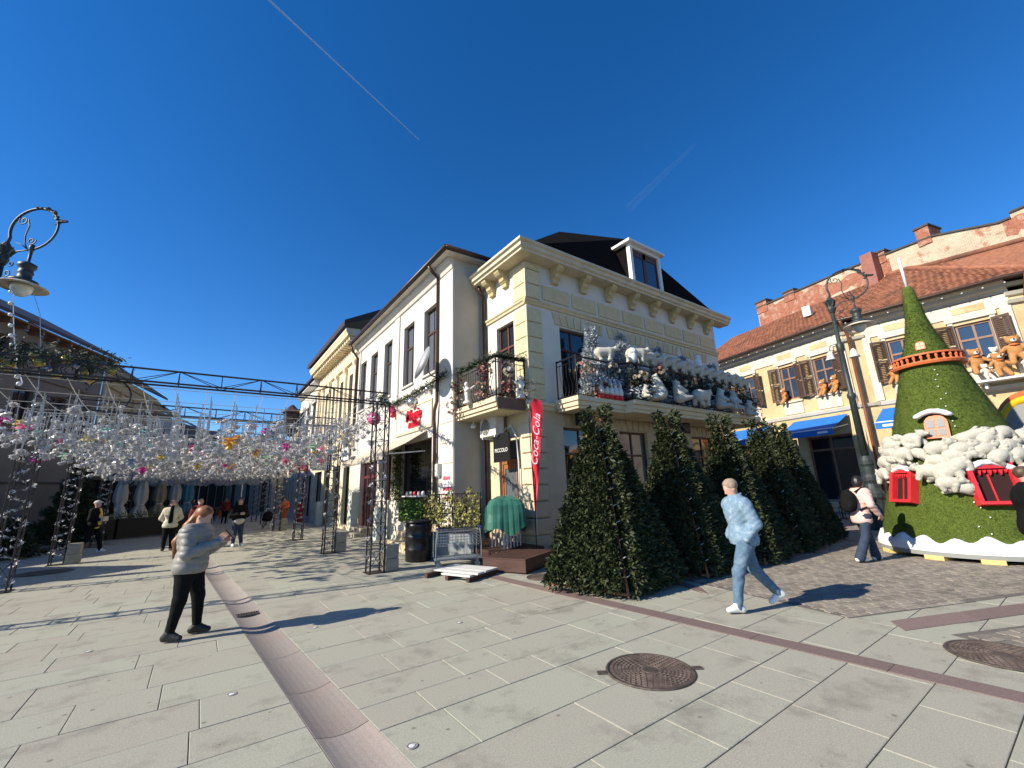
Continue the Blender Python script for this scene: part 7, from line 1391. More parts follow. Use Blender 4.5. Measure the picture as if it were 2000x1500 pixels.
t = thing('grey_plinth_steps', 'low grey stone doorstep in front of the red shop door', 'steps', (-1.6, 10.3, 0), w=True); MB().box(-2.0, -1.14, 9.0, 10.6, 0.0, 0.16).build('step', m_conc, t, bevel=0.01); MB().box(-1.7, -1.14, 9.1, 10.55, 0.161, 0.32).build('step', m_conc, t, bevel=0.01)
# plants in the shop window
m_grn = mat('bright_leaf', (0.03, 0.11, 0.012), (0.10, 0.22, 0.03), scale=9, rough=0.6, island=0.3); m_vine = mat('vine_leaf', (0.05, 0.09, 0.015), (0.13, 0.16, 0.03), scale=9, rough=0.6, island=0.3)
def planting(label, name, boxes, m, n, seed, drop=0.1):
    t = thing(name, label, 'plants', boxes[0][0], w=True); r = random.Random(seed); mb = MB(); ms = MB()
    for lo_, hi_ in boxes:
        for k in range(n):
            p = Vector([r.uniform(lo_[i], hi_[i]) for i in range(3)]); d = Vector((r.uniform(-1, 0.4), r.uniform(-0.8, 0.8), r.uniform(-1, 1))).normalized() * 0.09; w = d.orthogonal().normalized() * 0.03; mb.add([p, p + d * 0.5 + w, p + d, p + d * 0.5 - w], [(0, 1, 2, 3)])
        for k in range(14): p = Vector([r.uniform(lo_[i], hi_[i]) for i in range(3)]); ms.path([(p.x, p.y, lo_[2]), (p.x, p.y, hi_[2])], 0.008, 4)
    mb.build('leaves', m, t, kind='stuff'); ms.build('stems', m_brown, t, kind='stuff')
planting('bright green plants filling the lower shop window', 'window_plants', [((-1.42, 3.95, 0.73), (-1.2, 6.1, 1.45))], m_grn, 900, 4); planting('hanging green vine beside the shop window', 'hanging_vine', [((-1.35, 6.1, 1.4), (-1.15, 6.9, 3.25))], m_vine, 800, 5)
t = thing('window_shelf', 'pale window shelf with little jars above the green plants', 'shelf', (-1.3, 4.6, 1.5), w=True); MB().box(-1.42, -1.2, 3.95, 5.6, 1.52, 1.56).build('board', m_whitem, t)
for k in range(5): MB().lathe([(0.05, 1.561), (0.055, 1.66), (0.03, 1.70)], 10, (-1.3, 4.1 + k * 0.33, 0)).build('jar', m_redp if k == 2 else m_whitem, t, True)
# ---------------------------------------------------------------- shaded café terrace on the left
m_boxw = mat('black_slat', (0.014, 0.013, 0.012), (0.022, 0.02, 0.018), scale=6, rough=0.6); m_box = mat('boxwood_leaf', (0.045, 0.06, 0.012), (0.12, 0.12, 0.022), scale=9, rough=0.6, island=0.3)
def slat_planter(a, b, label, seed):
    a = Vector((*a, 0)); b = Vector((*b, 0)); t = thing('slat_planter', label, 'planter', a, 0, 'black slatted planters of the terrace', w=True); L_ = (b - a).length; fr = Fr((a.x, a.y), math.degrees(math.atan2((b - a).y, (b - a).x)))
    MB().box(0, L_, -0.3, -0.04, 0.05, 0.92, fr).build('box', m_boxw, t)
    for k in range(8): MB().box(0, L_, -0.035, 0.0, 0.06 + k * 0.108, 0.14 + k * 0.108, fr).build('slat', m_boxw, t)
    mb = MB(); r = random.Random(seed)
    for k in range(int(L_ * 220)):
        p = fr.p(r.uniform(0, L_), r.uniform(-0.3, 0.0), 0.92 + abs(r.gauss(0, 0.13))); d = Vector((r.uniform(-1, 1), r.uniform(-1, 1), r.uniform(-0.3, 1))).normalized() * 0.075; w = d.orthogonal().normalized() * 0.028; mb.add([p, p + d * 0.5 + w, p + d, p + d * 0.5 - w], [(0, 1, 2, 3)])
    mb.build('shrub', m_box, t, kind='stuff')
slat_planter((-11.9, 17.3), (-10.1, 18.1), 'black slatted planter under the dark fir', 1); slat_planter((-10.0, 18.1), (-8.3, 18.9), 'black slatted planter in front of the folded white parasols', 2); slat_planter((-8.2, 18.95), (-6.9, 19.5), 'black slatted planter at the street end of the terrace', 3); slat_planter((-6.95, 20.5), (-6.8, 24.5), 'far black planter along the terrace side', 4)
def parasol(P, m, label, h=2.9, r=0.28):
    t = thing('folded_parasol', label, 'parasol', P, 0, 'folded terrace parasols'); MB().tube((0, 0, 0), (0, 0, h), 0.03, 8).build('pole', m_whitem, t); MB().lathe([(0.22, 0.0), (0.22, 0.06), (0.03, 0.08)], 14).build('base', m_conc, t)
    mb = MB(); prof = [(r * 1.25, 0.75), (r * 1.0, 1.15), (r * 0.5, 1.5), (r * 0.85, 1.75), (r * 0.8, 2.2), (r * 0.5, 2.65), (0.03, h + 0.03)]; n = 24; V = []
    for q, z in prof:
        for k in range(n): a = 2 * math.pi * k / n; s = 1 + 0.28 * math.cos(a * 6); V.append((q * s * math.cos(a), q * s * math.sin(a), z))
    mb.add(V, [(j * n + k, j * n + (k + 1) % n, (j + 1) * n + (k + 1) % n, (j + 1) * n + k) for j in range(len(prof) - 1) for k in range(n)]); mb.build('canopy', m, t, True); MB().lathe([(r * 0.56, 1.47), (r * 0.6, 1.5), (r * 0.56, 1.53)], 16).build('tie', m_whitem, t)
m_par = mat('ivory_canvas', (0.52, 0.52, 0.46), (0.60, 0.60, 0.54), scale=4, rough=0.9); m_par2 = mat('blue_parasol_canvas', (0.07, 0.24, 0.36), (0.09, 0.28, 0.42), scale=4, rough=0.9); m_par3 = mat('khaki_canvas', (0.28, 0.26, 0.18), (0.34, 0.32, 0.23), scale=4, rough=0.9)
parasol((-10.35, 20.4, 0), m_par, 'folded ivory parasol nearest the dark fir on the terrace'); parasol((-9.6, 20.9, 0), m_par, 'second folded ivory parasol on the terrace'); parasol((-8.9, 21.8, 0), m_par3, 'folded khaki parasol on the terrace'); parasol((-8.3, 23.4, 0), m_par, 'folded ivory parasol beside the blue one'); parasol((-7.7, 23.9, 0), m_par2, 'folded blue parasol on the terrace', 3.1)
# shop fronts of the left ground floors, deep shade put into their dark colour
m_front = mat('shade_dark_shopfront', (0.030, 0.024, 0.020), (0.05, 0.04, 0.033), scale=4, rough=0.6); m_front2 = mat('grey_shopfront', (0.07, 0.068, 0.062), (0.10, 0.097, 0.09), scale=4, rough=0.6)
m_dglass = mat('dim_shop_glass', (0.012, 0.0105, 0.009), rough=0.8, spec=0.03)
def shopfront(fr, a0, a1, label, m, h=3.3, n=4):
    t = thing('shopfront', label, 'shopfront', fr.p((a0 + a1) / 2, 0.1, 0), w=True); MB().box(a0, a1, 0.16, 0.3, h - 0.55, h, fr).build('fascia', m, t); MB().box(a0, a1, 0.16, 0.26, 0.0, 0.5, fr).build('stall_riser', m, t); w = (a1 - a0) / n
    for k in range(n + 1): a = a0 + w * k; MB().box(a - 0.06, a + 0.06, 0.17, 0.29, 0.501, h - 0.551, fr).build('post', m, t)
    for k in range(n): MB().box(a0 + w * k + 0.06, a0 + w * (k + 1) - 0.06, 0.18, 0.2, 0.501, h - 0.551, fr).build('pane', m_dglass, t)
shopfront(F1, 0.6, 8.4, 'grey framed shopfront under the deep eaved house', m_front2, 3.2, 5); shopfront(F2, 0.3, 10.2, 'shade-darkened shopfront of the ochre house', m_front, 3.6, 7)
for k, (e, ang, L_, lab) in enumerate(((e2, 82, 8.4, 'shade-darkened shopfront behind the terrace parasols'), (e3, 76, 8.8, 'shade-darkened shopfront further down the shaded row'), (e4, 64, 11.8, 'shade-darkened shopfront at the street bend'), (e5, 40, 8.8, 'shade-darkened shopfront at the end of the street'))): shopfront(Fr((e.x, e.y), ang), 0.1, L_, lab, m_front, 4.0, 6)
for k in range(16):           # clothes rails, terrace chairs as dark shapes down the street
    rk = random.Random(200 + k); P = (rk.uniform(-8.2, -3.6), rk.uniform(27, 38), 0); t = thing('cafe_chair', 'dark café chair on the shaded far terrace', 'chair', P, rk.uniform(0, 6), 'cafe chairs on the far terrace'); mm = m_front if k % 3 else m_oran
    MB().box(-0.22, 0.22, -0.22, 0.22, 0.43, 0.47).build('seat', mm, t); MB().box(-0.22, -0.18, -0.22, 0.22, 0.5, 0.95).build('backrest', mm, t)
    for x in (-0.2, 0.2):
        for y in (-0.2, 0.2): MB().tube((x, y, 0), (x, y, 0.43), 0.018, 5).build('leg', m_blackm, t)
# tables and chairs by the fir panels on the right
for k, (x, y) in enumerate(((9.4, -2.2), (8.6, -0.9), (12.8, -1.2), (13.2, -3.2), (14.6, -2.0))):
    t = thing('cafe_table', ['small café table behind the last fir panel', 'small café table against the corner building', 'small café table across from the lamp post', 'small café table behind the lamp post', 'small café table under the wide blue awning'][k], 'table', (x, y, 0)); MB().lathe([(0.36, 0.72), (0.38, 0.735), (0.36, 0.75)], 20).build('top', m_front2, t); MB().tube((0, 0, 0), (0, 0, 0.72), 0.03, 8).build('column', m_blackm, t); MB().lathe([(0.24, 0.0), (0.22, 0.03), (0.03, 0.05)], 14).build('base', m_blackm, t)
    for j in range(2):
        a = j * 2.4 + k; t2 = thing('bistro_chair', 'dark bistro chair beside ' + ['the table behind the last fir panel', 'the table against the corner building', 'the table across from the lamp post', 'the table behind the lamp post', 'the table under the wide blue awning'][k], 'chair', (x + 0.65 * math.cos(a), y + 0.65 * math.sin(a), 0), a, 'bistro chairs by the fir panels'); MB().box(-0.2, 0.2, -0.2, 0.2, 0.43, 0.46).build('seat', m_front, t2); mb = MB(); mb.path([(0.2, -0.2, 0.45), (0.24, -0.19, 0.9), (0.25, 0, 0.95), (0.24, 0.19, 0.9), (0.2, 0.2, 0.45)], 0.018, 6); mb.build('backrest', m_blackm, t2)
        for dx in (-0.18, 0.18):
            for dy in (-0.18, 0.18): MB().tube((dx, dy, 0), (dx, dy, 0.43), 0.014, 5).build('leg', m_blackm, t2)
# igloo with round window at the right edge
ig = thing('igloo_dome', 'white dome stall with yellow rimmed round window behind the cone tower', 'dome', (11.3, -8.95, 0))
mb = MB(); mb.lathe([(1.75, 0.0), (1.75, 2.2), (1.7, 2.7), (1.5, 3.3), (1.1, 3.8), (0.6, 4.1), (0.001, 4.2)], 40); mb.build('shell', m_snow, ig, True)
ia = FA - 0.75; ip = Vector((1.62 * math.cos(ia), 1.62 * math.sin(ia), 2.85)); inn = Vector((math.cos(ia), math.sin(ia), 0.05)).normalized(); ix = Vector((-math.sin(ia), math.cos(ia), 0)); iy = inn.cross(ix)
def ringp(r, d): return [ip + ix * (r * math.cos(k * math.pi / 16)) + iy * (r * math.sin(k * math.pi / 16)) + inn * d for k in range(32)]
rgw = MB().path(ringp(0.62, 0.1), 0.11, 8, True).build('round_window', mat('yellow_paint', (0.72, 0.45, 0.02), rough=0.35), ig, True); MB().path(ringp(0.78, 0.02), 0.1, 8, True).build('outer_rim', m_oran, rgw, True); MB().add(ringp(0.58, 0.16), [tuple(range(32))]).build('pane', m_gp, rgw)
fo = thing('flower_pot_chimney', 'orange pot topped with foam snow beside the second blue awning', 'pot', S2.p(1.7, 1.7, 0), w=True); c = S2.p(1.45, 1.9, 0); MB().lathe([(0.22, 3.2), (0.3, 3.9), (0.34, 3.95), (0.34, 4.1), (0.25, 4.1)], 16, (c.x, c.y, 0)).build('pot', m_oran, fo, True); MB().ball((c.x, c.y, 4.22), 0.36, 14, (1, 1, 0.65)).build('snow_top', m_snow, fo, True); MB().tube((c.x, c.y, 0), (c.x, c.y, 3.2), 0.08, 8).build('post', m_oran, fo)
# ---------------------------------------------------------------- people
SK = mat('skin', (0.50, 0.29, 0.205), (0.58, 0.35, 0.26), scale=9, rough=0.55, obj=True)
def nrm3(v): v = np.array(v, float); return v / max(np.linalg.norm(v), 1e-9)
def hand_geo(mb, wrist, dirn, palm_n, s=1.0, curl=0.35, side=1):
    """palm and five unequal, bent fingers; thumb leaves the side of the palm near its base"""
    d = Vector(dirn).normalized(); n = Vector(palm_n); n = (n - d * n.dot(d)).normalized(); t = d.cross(n) * side; w = Vector(wrist)
    for k in range(5):          # palm as a row of short tapered bones
        a = (k - 2) / 2; mb.path([w + t * a * 0.018 * s, w + d * 0.05 * s + t * a * 0.03 * s, w + d * 0.095 * s + t * a * 0.034 * s], [0.017 * s, 0.016 * s, 0.013 * s], 6)
    for k, L_ in enumerate((0.062, 0.075, 0.078, 0.07)):
        a = (k - 1.5) / 1.5; b = w + d * 0.09 * s + t * a * 0.034 * s; p = [b]; dd = d.copy()
        for j in range(3): dd = (dd + n * curl * (0.6 + 0.3 * j)).normalized(); p.append(p[-1] + dd * L_ * s * (0.42, 0.33, 0.25)[j])
        mb.path(p, [0.0095 * s, 0.009 * s, 0.008 * s, 0.006 * s], 6)
    b = w + d * 0.03 * s + t * 0.03 * s; mb.path([b, b + (d * 0.6 + t * 0.8).normalized() * 0.035 * s, b + (d * 0.85 + t * 0.7 + n * 0.4).normalized() * 0.065 * s, b + (d + t * 0.45 + n * 0.7).normalized() * 0.088 * s], [0.013 * s, 0.0115 * s, 0.010 * s, 0.007 * s], 6)
def head_sdf(p, c, f, s=1.0):
    """c head centre, f facing direction"""
    f = nrm3(f); r = nrm3(np.cross(f, (0, 0, 1))); u_ = np.cross(r, f); q = (p - np.array(c)) / s; x = q @ f; y = q @ r; z = q @ u_; P = np.stack([x, y, z], 1)
    d = sun_([ell(P, (-0.012, 0, 0.035), (0.093, 0.074, 0.088)), ell(P, (0.012, 0, -0.035), (0.075, 0.06, 0.082)), ell(P, (0.045, 0, -0.085), (0.032, 0.034, 0.026))], 0.03)
    d = sun_([d, rcone(P, (0.084, 0, 0.012), (0.104, 0, -0.022), 0.009, 0.014), ell(P, (0.077, 0, -0.056), (0.013, 0.024, 0.008)), ell(P, (0.08, 0.03, 0.03), (0.012, 0.022, 0.008)), ell(P, (0.08, -0.03, 0.03), (0.012, 0.022, 0.008))], 0.012)
    for sy in (1, -1):
        d = smin(d, ell(P, (-0.01, 0.077 * sy, -0.005), (0.02, 0.012, 0.033)), 0.008); d = smax(d, -ell(P, (0.088, 0.03 * sy, 0.012), (0.012, 0.016, 0.009)), 0.006)
    return d * s
m_stitch0 = mat('denim_flap', (0.10, 0.17, 0.24), (0.14, 0.22, 0.30), scale=20, rough=0.9, obj=True)
def person(label, loc, rz, J, out, group=None, h=0.02, hands=True, hscale=1.0, fingers=True, fdir=None):
    """J: joints in the figure's own frame (x forward, y left); out: clothing description"""
    t = thing('person', label, 'person', (loc[0], loc[1], loc[2] if len(loc) > 2 else 0), rz, group)
    A = {k: np.array(v, float) for k, v in J.items()}; b = out.get('bulk', 1.0)
    allp = np.array(list(A.values())); lo = allp.min(0) - 0.32; hi = allp.max(0) + 0.32; lo[2] = -0.03
    f = A['look']; sides = ('l', 'r')
    def body(p):
        L = [rcone(p, A['pelvis'], A['chest'], 0.11 * b, 0.115 * b), rcone(p, A['chest'], A['neck'], 0.1 * b, 0.055), rcone(p, A['neck'], A['head'] - nrm3(f) * 0.015, 0.052, 0.05)]
        for s in sides: L += [rcone(p, A['sh' + s], A['el' + s], 0.05 * b, 0.04), rcone(p, A['el' + s], A['wr' + s], 0.04, 0.028), rcone(p, A['hip' + s], A['kn' + s], 0.08 * b, 0.052), rcone(p, A['kn' + s], A['an' + s], 0.052, 0.036)]
        if not fingers and hands:
            for s in sides: L.append(ell(p, A['wr' + s] + nrm3(A['wr' + s] - A['el' + s]) * 0.06, (0.05, 0.04, 0.05)))
        return smin(sun_(L, 0.04), head_sdf(p, A['head'], f, hscale), 0.02)
    V, F = sdf_vf(body, lo, hi, h); mb = MB(); mb.add(V, F)
    if hands and fingers:
        for s in sides: hd = A.get('hd' + s); hand_geo(mb, A['wr' + s], (hd if hd is not None else A['wr' + s] - A['el' + s]), A.get('pn' + s, np.array((0, 1 if s == 'r' else -1, 0))), 1.0, out.get('curl', 0.4), 1 if s == 'l' else -1)
    bo = mb.build('body', out.get('skin', SK), t, True)
    wr = out.get('wrinkle', 0.006); ph = random.uniform(0, 6)
    def folds(p, a=wr, fz=26): return a * (0.5 * np.sin(p[:, 2] * fz + 14 * p[:, 1] - 9 * p[:, 0] + ph + 2 * np.sin(p[:, 0] * 9 + p[:, 2] * 7)) * np.sin(p[:, 0] * 23 + p[:, 2] * 13 + p[:, 1] * 17) + 0.5 * np.sin(p[:, 2] * 61 + p[:, 0] * 47 - p[:, 1] * 39 + 3 * np.sin(p[:, 2] * 11)))
    def top(p):
        th = out.get('thick', 0.025); hem = A['pelvis'] + np.array((0, 0, out.get('hem', -0.05))); q = sun_([ell(p, A['chest'] + np.array((0, 0, 0.02)), (0.112 * b + th, 0.15 * b + th, 0.2)), rcone(p, hem, A['chest'], 0.108 * b + th, 0.105 * b + th), ell(p, hem + np.array((0, 0, 0.08)), (0.112 * b + th, 0.145 * b + th, 0.14)), rcone(p, A['chest'] + np.array((0, 0, 0.1)), A['neck'] + np.array((0, 0, 0.02)), 0.1 * b + th * 0.5, 0.07 + th * 0.4), rcone(p, A['shl'] * 0.94 + A['neck'] * 0.06 - np.array((0, 0, 0.02)), A['shr'] * 0.94 + A['neck'] * 0.06 - np.array((0, 0, 0.02)), 0.058 * b + th * 0.6, 0.058 * b + th * 0.6), rcone(p, A['shl'] * 0.75 + A['chest'] * 0.25, A['shr'] * 0.75 + A['chest'] * 0.25, 0.085 * b, 0.085 * b)], 0.07)
        for s in sides: q = smin(q, smin(rcone(p, A['sh' + s] - np.array((0, 0, 0.015)), A['el' + s], 0.05 * b + th, 0.041 * b + th), rcone(p, A['el' + s], A['wr' + s] * 0.96 + A['el' + s] * 0.04, 0.041 * b + th, 0.031 + th * 0.8), 0.02), 0.022)
        q = q + folds(p)
        if out.get('quilt'): q = q + 0.016 * (1 - np.abs(np.sin(p[:, 2] * 42 + 0.5 * np.sin(p[:, 0] * 4 + p[:, 1] * 3)))) ** 3 - 0.006
        q = np.minimum(q, np.maximum(ell(p, hem + np.array((0, 0, 0.03)), (0.125 * b + th, 0.16 * b + th, 0.16)), p[:, 2] - hem[2] - 0.12)); q = smax(q, hem[2] - 0.05 - p[:, 2], 0.012); q = smax(q, p[:, 2] - (A['neck'][2] + out.get('collar', 0.03)), 0.01)
        return q
    to = link(out.get('topname', 'jacket'), sdf_mesh('jacket', top, lo, hi, h, out['top']), t)
    if out.get('band'):
        th = out.get('thick', 0.025); hz = A['pelvis'][2] + out.get('hem', -0.05) - 0.03; c0 = A['pelvis']; ring = lambda rx, ry, z, cx, cy: [(cx + rx * math.cos(q * math.pi / 14), cy + ry * math.sin(q * math.pi / 14), z) for q in range(28)]
        MB().path(ring(0.100 * b + th, 0.134 * b + th, hz, c0[0], c0[1]), 0.021, 6, True).build('waistband', out['top'], to, True); n0 = A['neck']
        MB().path([(n0[0] + 0.075 * math.cos(q) - 0.012, n0[1] + 0.078 * math.sin(q), n0[2] + 0.045 - 0.02 * math.cos(q)) for q in [0.35 + k * (2 * math.pi - 0.7) / 20 for k in range(21)]], 0.02, 6).build('collar', out['top'], to, True)
        for s in sides: d_ = nrm3(A['wr' + s] - A['el' + s]); MB().path([tuple(A['wr' + s] - d_ * 0.05), tuple(A['wr' + s] - d_ * 0.005)], 0.036 + th * 0.8, 10).build('cuff', out['top'], to, True)
        for sy in (1, -1): MB().box(-0.045, 0.045, -0.006, 0.006, -0.03, 0.03).build('pocket_flap', m_stitch0, to, loc=(A['chest'][0] + 0.108 * b + th - 0.018, sy * 0.075, A['chest'][2] + 0.03)).rotation_euler = (0, 0, math.pi / 2)
    def legs(p):
        th = out.get('lthick', 0.014); q = sun_([rcone(p, A['hipl'], A['hipr'], 0.088 * b + th, 0.088 * b + th), rcone(p, A['pelvis'] - np.array((0, 0, 0.02)), A['pelvis'] + np.array((0, 0, 0.03)), 0.098 * b + th, 0.098 * b + th)], 0.04)
        for s in sides: q = smin(q, smin(rcone(p, A['hip' + s], A['kn' + s], 0.084 * b + th, 0.06 + th), rcone(p, A['kn' + s], A['an' + s] + np.array((0, 0, -0.01)), 0.062 + th, out.get('cuff', 0.045) + th), 0.03), 0.03)
        q = q + folds(p, wr * out.get('legfold', 0.7), 30); return smax(q, p[:, 2] - (A['pelvis'][2] + 0.04), 0.02)
    link('trousers', sdf_mesh('trousers', legs, lo, hi, h, out['legs']), t)
    for s in sides:
        a = A['an' + s]; td = nrm3(A['toe' + s]); heel = a - td * 0.05 + np.array((0, 0, -0.045)); toe = a + td * 0.155 + np.array((0, 0, -0.05)); dn = np.array((0, 0, -1.0)); 
        def shoe(p): return smax(sun_([rcone(p, a + np.array((0, 0, 0.01)), heel, 0.05, 0.045), rcone(p, heel, toe - td * 0.02, 0.042, 0.034), rcone(p, a, a + td * 0.08 + np.array((0, 0, -0.03)), 0.044, 0.036)], 0.02), -(p[:, 2] - min(heel[2], toe[2]) + 0.045) if abs(td[2]) < 0.3 else -np.ones(len(p)), 0.008)
        link('shoe', sdf_mesh('shoe', shoe, np.minimum(a, toe) - 0.14, np.maximum(a, toe) + 0.14, min(h, 0.016), out['shoe']), t)
    if out.get('hair') is not None:
        fx = nrm3(f); r = nrm3(np.cross(fx, (0, 0, 1))); u_ = np.cross(r, fx); c = A['head']; sc = hscale
        def hair(p):
            q = (p - c) / sc; P = np.stack([q @ fx, q @ r, q @ u_], 1); style = out.get('style', 'short')
            d = ell(P, (-0.022, 0, 0.045), (0.105, 0.088, 0.095)); d = smax(d, P[:, 0] - 0.055 - 0.35 * (P[:, 2] - 0.05), 0.02); d = smax(d, -(P[:, 2] + (0.03 if style == 'short' else 0.06)) + np.maximum(P[:, 0], -0.02) * 1.2 - 0.0, 0.02)
            if style == 'pony':
                k0 = c - fx * 0.09 + u_ * 0.03; k1 = A['neck'] + np.array((-0.115, -0.03, 0.01)); k2 = A['chest'] + np.array((-0.185, -0.06, 0.0)); k3 = A['chest'] + np.array((-0.19, -0.08, -0.2)); d = smin(d, sun_([rcone(p, k0, k1, 0.042, 0.055), rcone(p, k1, k2, 0.055, 0.05), rcone(p, k2, k3, 0.05, 0.014)], 0.03) / sc, 0.03)
            if style == 'bob': d = sun_([d, ell(P, (-0.04, 0, -0.02), (0.085, 0.1, 0.1))], 0.03)
            if style == 'cap': d = smin(ell(P, (-0.01, 0, 0.06), (0.108, 0.092, 0.075)), ell(P, (0.1, 0, 0.05), (0.07, 0.06, 0.012)), 0.015)
            return d * sc + 0.004 * np.sin(P[:, 1] * 160 + P[:, 2] * 12)
        link('cap' if out.get('style') == 'cap' else 'hair', sdf_mesh('hair', hair, c - (0.62 if out.get('style') == 'pony' else 0.2), c + 0.2, 0.016, out['hair']), t)
    return t
def standing(H=1.7, hipw=0.09, shw=0.175, lean=0.0, bow=0.0, step=0.0, wide=0.1):
    k = H / 1.7; z = lambda q: q * k
    return dict(pelvis=(0, 0, z(0.93)), chest=(lean * 0.5, 0, z(1.26)), neck=(lean * 0.8 + bow * 0.02, 0, z(1.45)), head=(lean + bow * 0.07, 0, z(1.59) - bow * 0.01), look=(1, 0, -bow), shl=(lean * 0.7, shw * k, z(1.39)), shr=(lean * 0.7, -shw * k, z(1.39)),
                ell=(-0.03, (shw + 0.06) * k, z(1.12)), elr=(-0.03, -(shw + 0.06) * k, z(1.12)), wrl=(0.04, (shw + 0.07) * k, z(0.87)), wrr=(0.04, -(shw + 0.07) * k, z(0.87)),
                hipl=(0, hipw * k, z(0.9)), hipr=(0, -hipw * k, z(0.9)), knl=(step * 0.55 + 0.02, wide * k, z(0.49)), knr=(-step * 0.35 + 0.02, -wide * k, z(0.49)), anl=(step, wide * k * 1.1, 0.1), anr=(-step, -wide * k * 1.1, 0.1), toel=(1, 0.15, 0), toer=(1, -0.15, 0))
def cloth(n, c1, c2, **kw): return mat(n, c1, c2, scale=kw.pop('scale', 12), rough=kw.pop('rough', 0.85), bump=kw.pop('bump', 0.3), bscale=kw.pop('bscale', 160), obj=True, **kw)
c_puff = cloth('grey_puffer', (0.20, 0.195, 0.17), (0.26, 0.25, 0.22), rough=0.5, bump=0.15); c_blk = cloth('black_cloth', (0.006, 0.006, 0.006), (0.010, 0.010, 0.010), spec=0.1); c_blksh = mat('black_shoe', (0.012, 0.012, 0.013), rough=0.5); c_whsh = mat('white_trainer', (0.72, 0.72, 0.70), (0.64, 0.64, 0.62), scale=14, rough=0.5, obj=True)
c_denim = cloth('pale_denim', (0.13, 0.215, 0.295), (0.205, 0.30, 0.38), scale=26, stain=(0.36, 0.44, 0.49), sscale=13, samt=0.5); c_jean = cloth('blue_jeans', (0.065, 0.12, 0.185), (0.11, 0.18, 0.25), scale=22, stain=(0.22, 0.30, 0.36), sscale=5, samt=0.5); c_djean = cloth('dark_jeans', (0.018, 0.03, 0.055), (0.035, 0.05, 0.08)); c_pink = cloth('pale_pink_jacket', (0.60, 0.40, 0.34), (0.68, 0.47, 0.41), rough=0.6); c_crm = cloth('cream_jacket', (0.52, 0.48, 0.36), (0.60, 0.56, 0.43)); c_ylw = cloth('yellow_shirt', (0.58, 0.40, 0.07), (0.66, 0.48, 0.1)); c_org = cloth('orange_jacket', (0.66, 0.13, 0.04), (0.74, 0.18, 0.06)); c_beige = cloth('beige_shirt', (0.50, 0.44, 0.35), (0.58, 0.52, 0.43)); c_maroon = cloth('maroon_jumper', (0.12, 0.012, 0.016), (0.17, 0.02, 0.025))
h_red = mat('auburn_hair', (0.14, 0.045, 0.014), (0.34, 0.14, 0.045), scale=18, rough=0.45, obj=True, stretch=(1, 1, 0.15)); h_blk = mat('black_hair', (0.010, 0.008, 0.008), (0.02, 0.017, 0.015), scale=14, rough=0.45, obj=True); h_brn = mat('brown_hair', (0.05, 0.028, 0.016), (0.09, 0.055, 0.03), scale=14, rough=0.5, obj=True); h_gry = mat('cropped_grey_hair', (0.26, 0.18, 0.13), (0.34, 0.25, 0.19), scale=40, rough=0.8, obj=True); c_cap = cloth('pale_cap', (0.50, 0.48, 0.43), (0.56, 0.54, 0.49))
# woman reading her phone
J = standing(1.57, shw=0.185, lean=0.03, bow=0.75, wide=0.115); J.update(anl=(0.09, 0.16, 0.1), knl=(0.07, 0.14, 0.47), anr=(-0.06, -0.14, 0.1), knr=(0.0, -0.13, 0.47), ell=(0.08, 0.25, 1.03), wrl=(0.33, 0.10, 1.13), elr=(0.08, -0.25, 1.03), wrr=(0.33, -0.08, 1.13), hdl=(0.35, -0.25, 0.55), hdr=(0.35, 0.3, 0.6), pnl=(0.2, -1, 0.2), pnr=(0.2, 1, 0.2), look=(1, 0, -0.62))
w1_ = person('woman with long auburn ponytail in grey puffer jacket and black leggings reading her phone', (-7.1, -1.66), R_(-28), J, dict(bulk=1.28, top=c_puff, legs=c_blk, shoe=c_blksh, hair=h_red, style='pony', quilt=True, thick=0.026, hem=-0.04, cuff=0.035, wrinkle=0.004, collar=0.05, curl=0.3), h=0.017)
ph_ = thing('mobile_phone', 'dark mobile phone held up by the woman in the grey puffer jacket', 'phone', (-7.1, -1.66, 0), R_(-28)); o = MB().box(-0.038, 0.038, -0.005, 0.005, -0.078, 0.078).build('case', m_plast, ph_, bevel=0.006, loc=(0.435, 0.01, 1.235)); o.rotation_euler = (R_(-42), 0, R_(90)); o2 = MB().box(-0.034, 0.034, 0.0052, 0.0062, -0.072, 0.072).build('screen', m_glass, o)
# man in denim walking
J = standing(1.70, shw=0.20, lean=0.05, bow=0.45); J.update(hipl=(0.02, 0.09, 0.90), knl=(0.20, 0.10, 0.50), anl=(0.27, 0.10, 0.10), toel=(1, 0.05, 0.02), hipr=(-0.02, -0.09, 0.90), knr=(-0.13, -0.10, 0.50), anr=(-0.42, -0.10, 0.19), toer=(0.86, -0.05, -0.48), ell=(-0.05, 0.25, 1.12), wrl=(0.09, 0.215, 0.93), elr=(-0.05, -0.25, 1.12), wrr=(0.09, -0.215, 0.93), look=(1, -0.05, -0.5), pelvis=(0, 0, 0.94))
dn = person('bald man in pale denim jacket, blue jeans and white trainers walking past the firs', (-0.9, -5.74), R_(146), J, dict(bulk=1.2, top=c_denim, legs=c_jean, shoe=c_whsh, hair=h_gry, style='short', thick=0.032, hem=-0.05, cuff=0.042, wrinkle=0.0065, legfold=1.0, band=True, collar=0.06), h=0.017, fingers=False, hands=False)
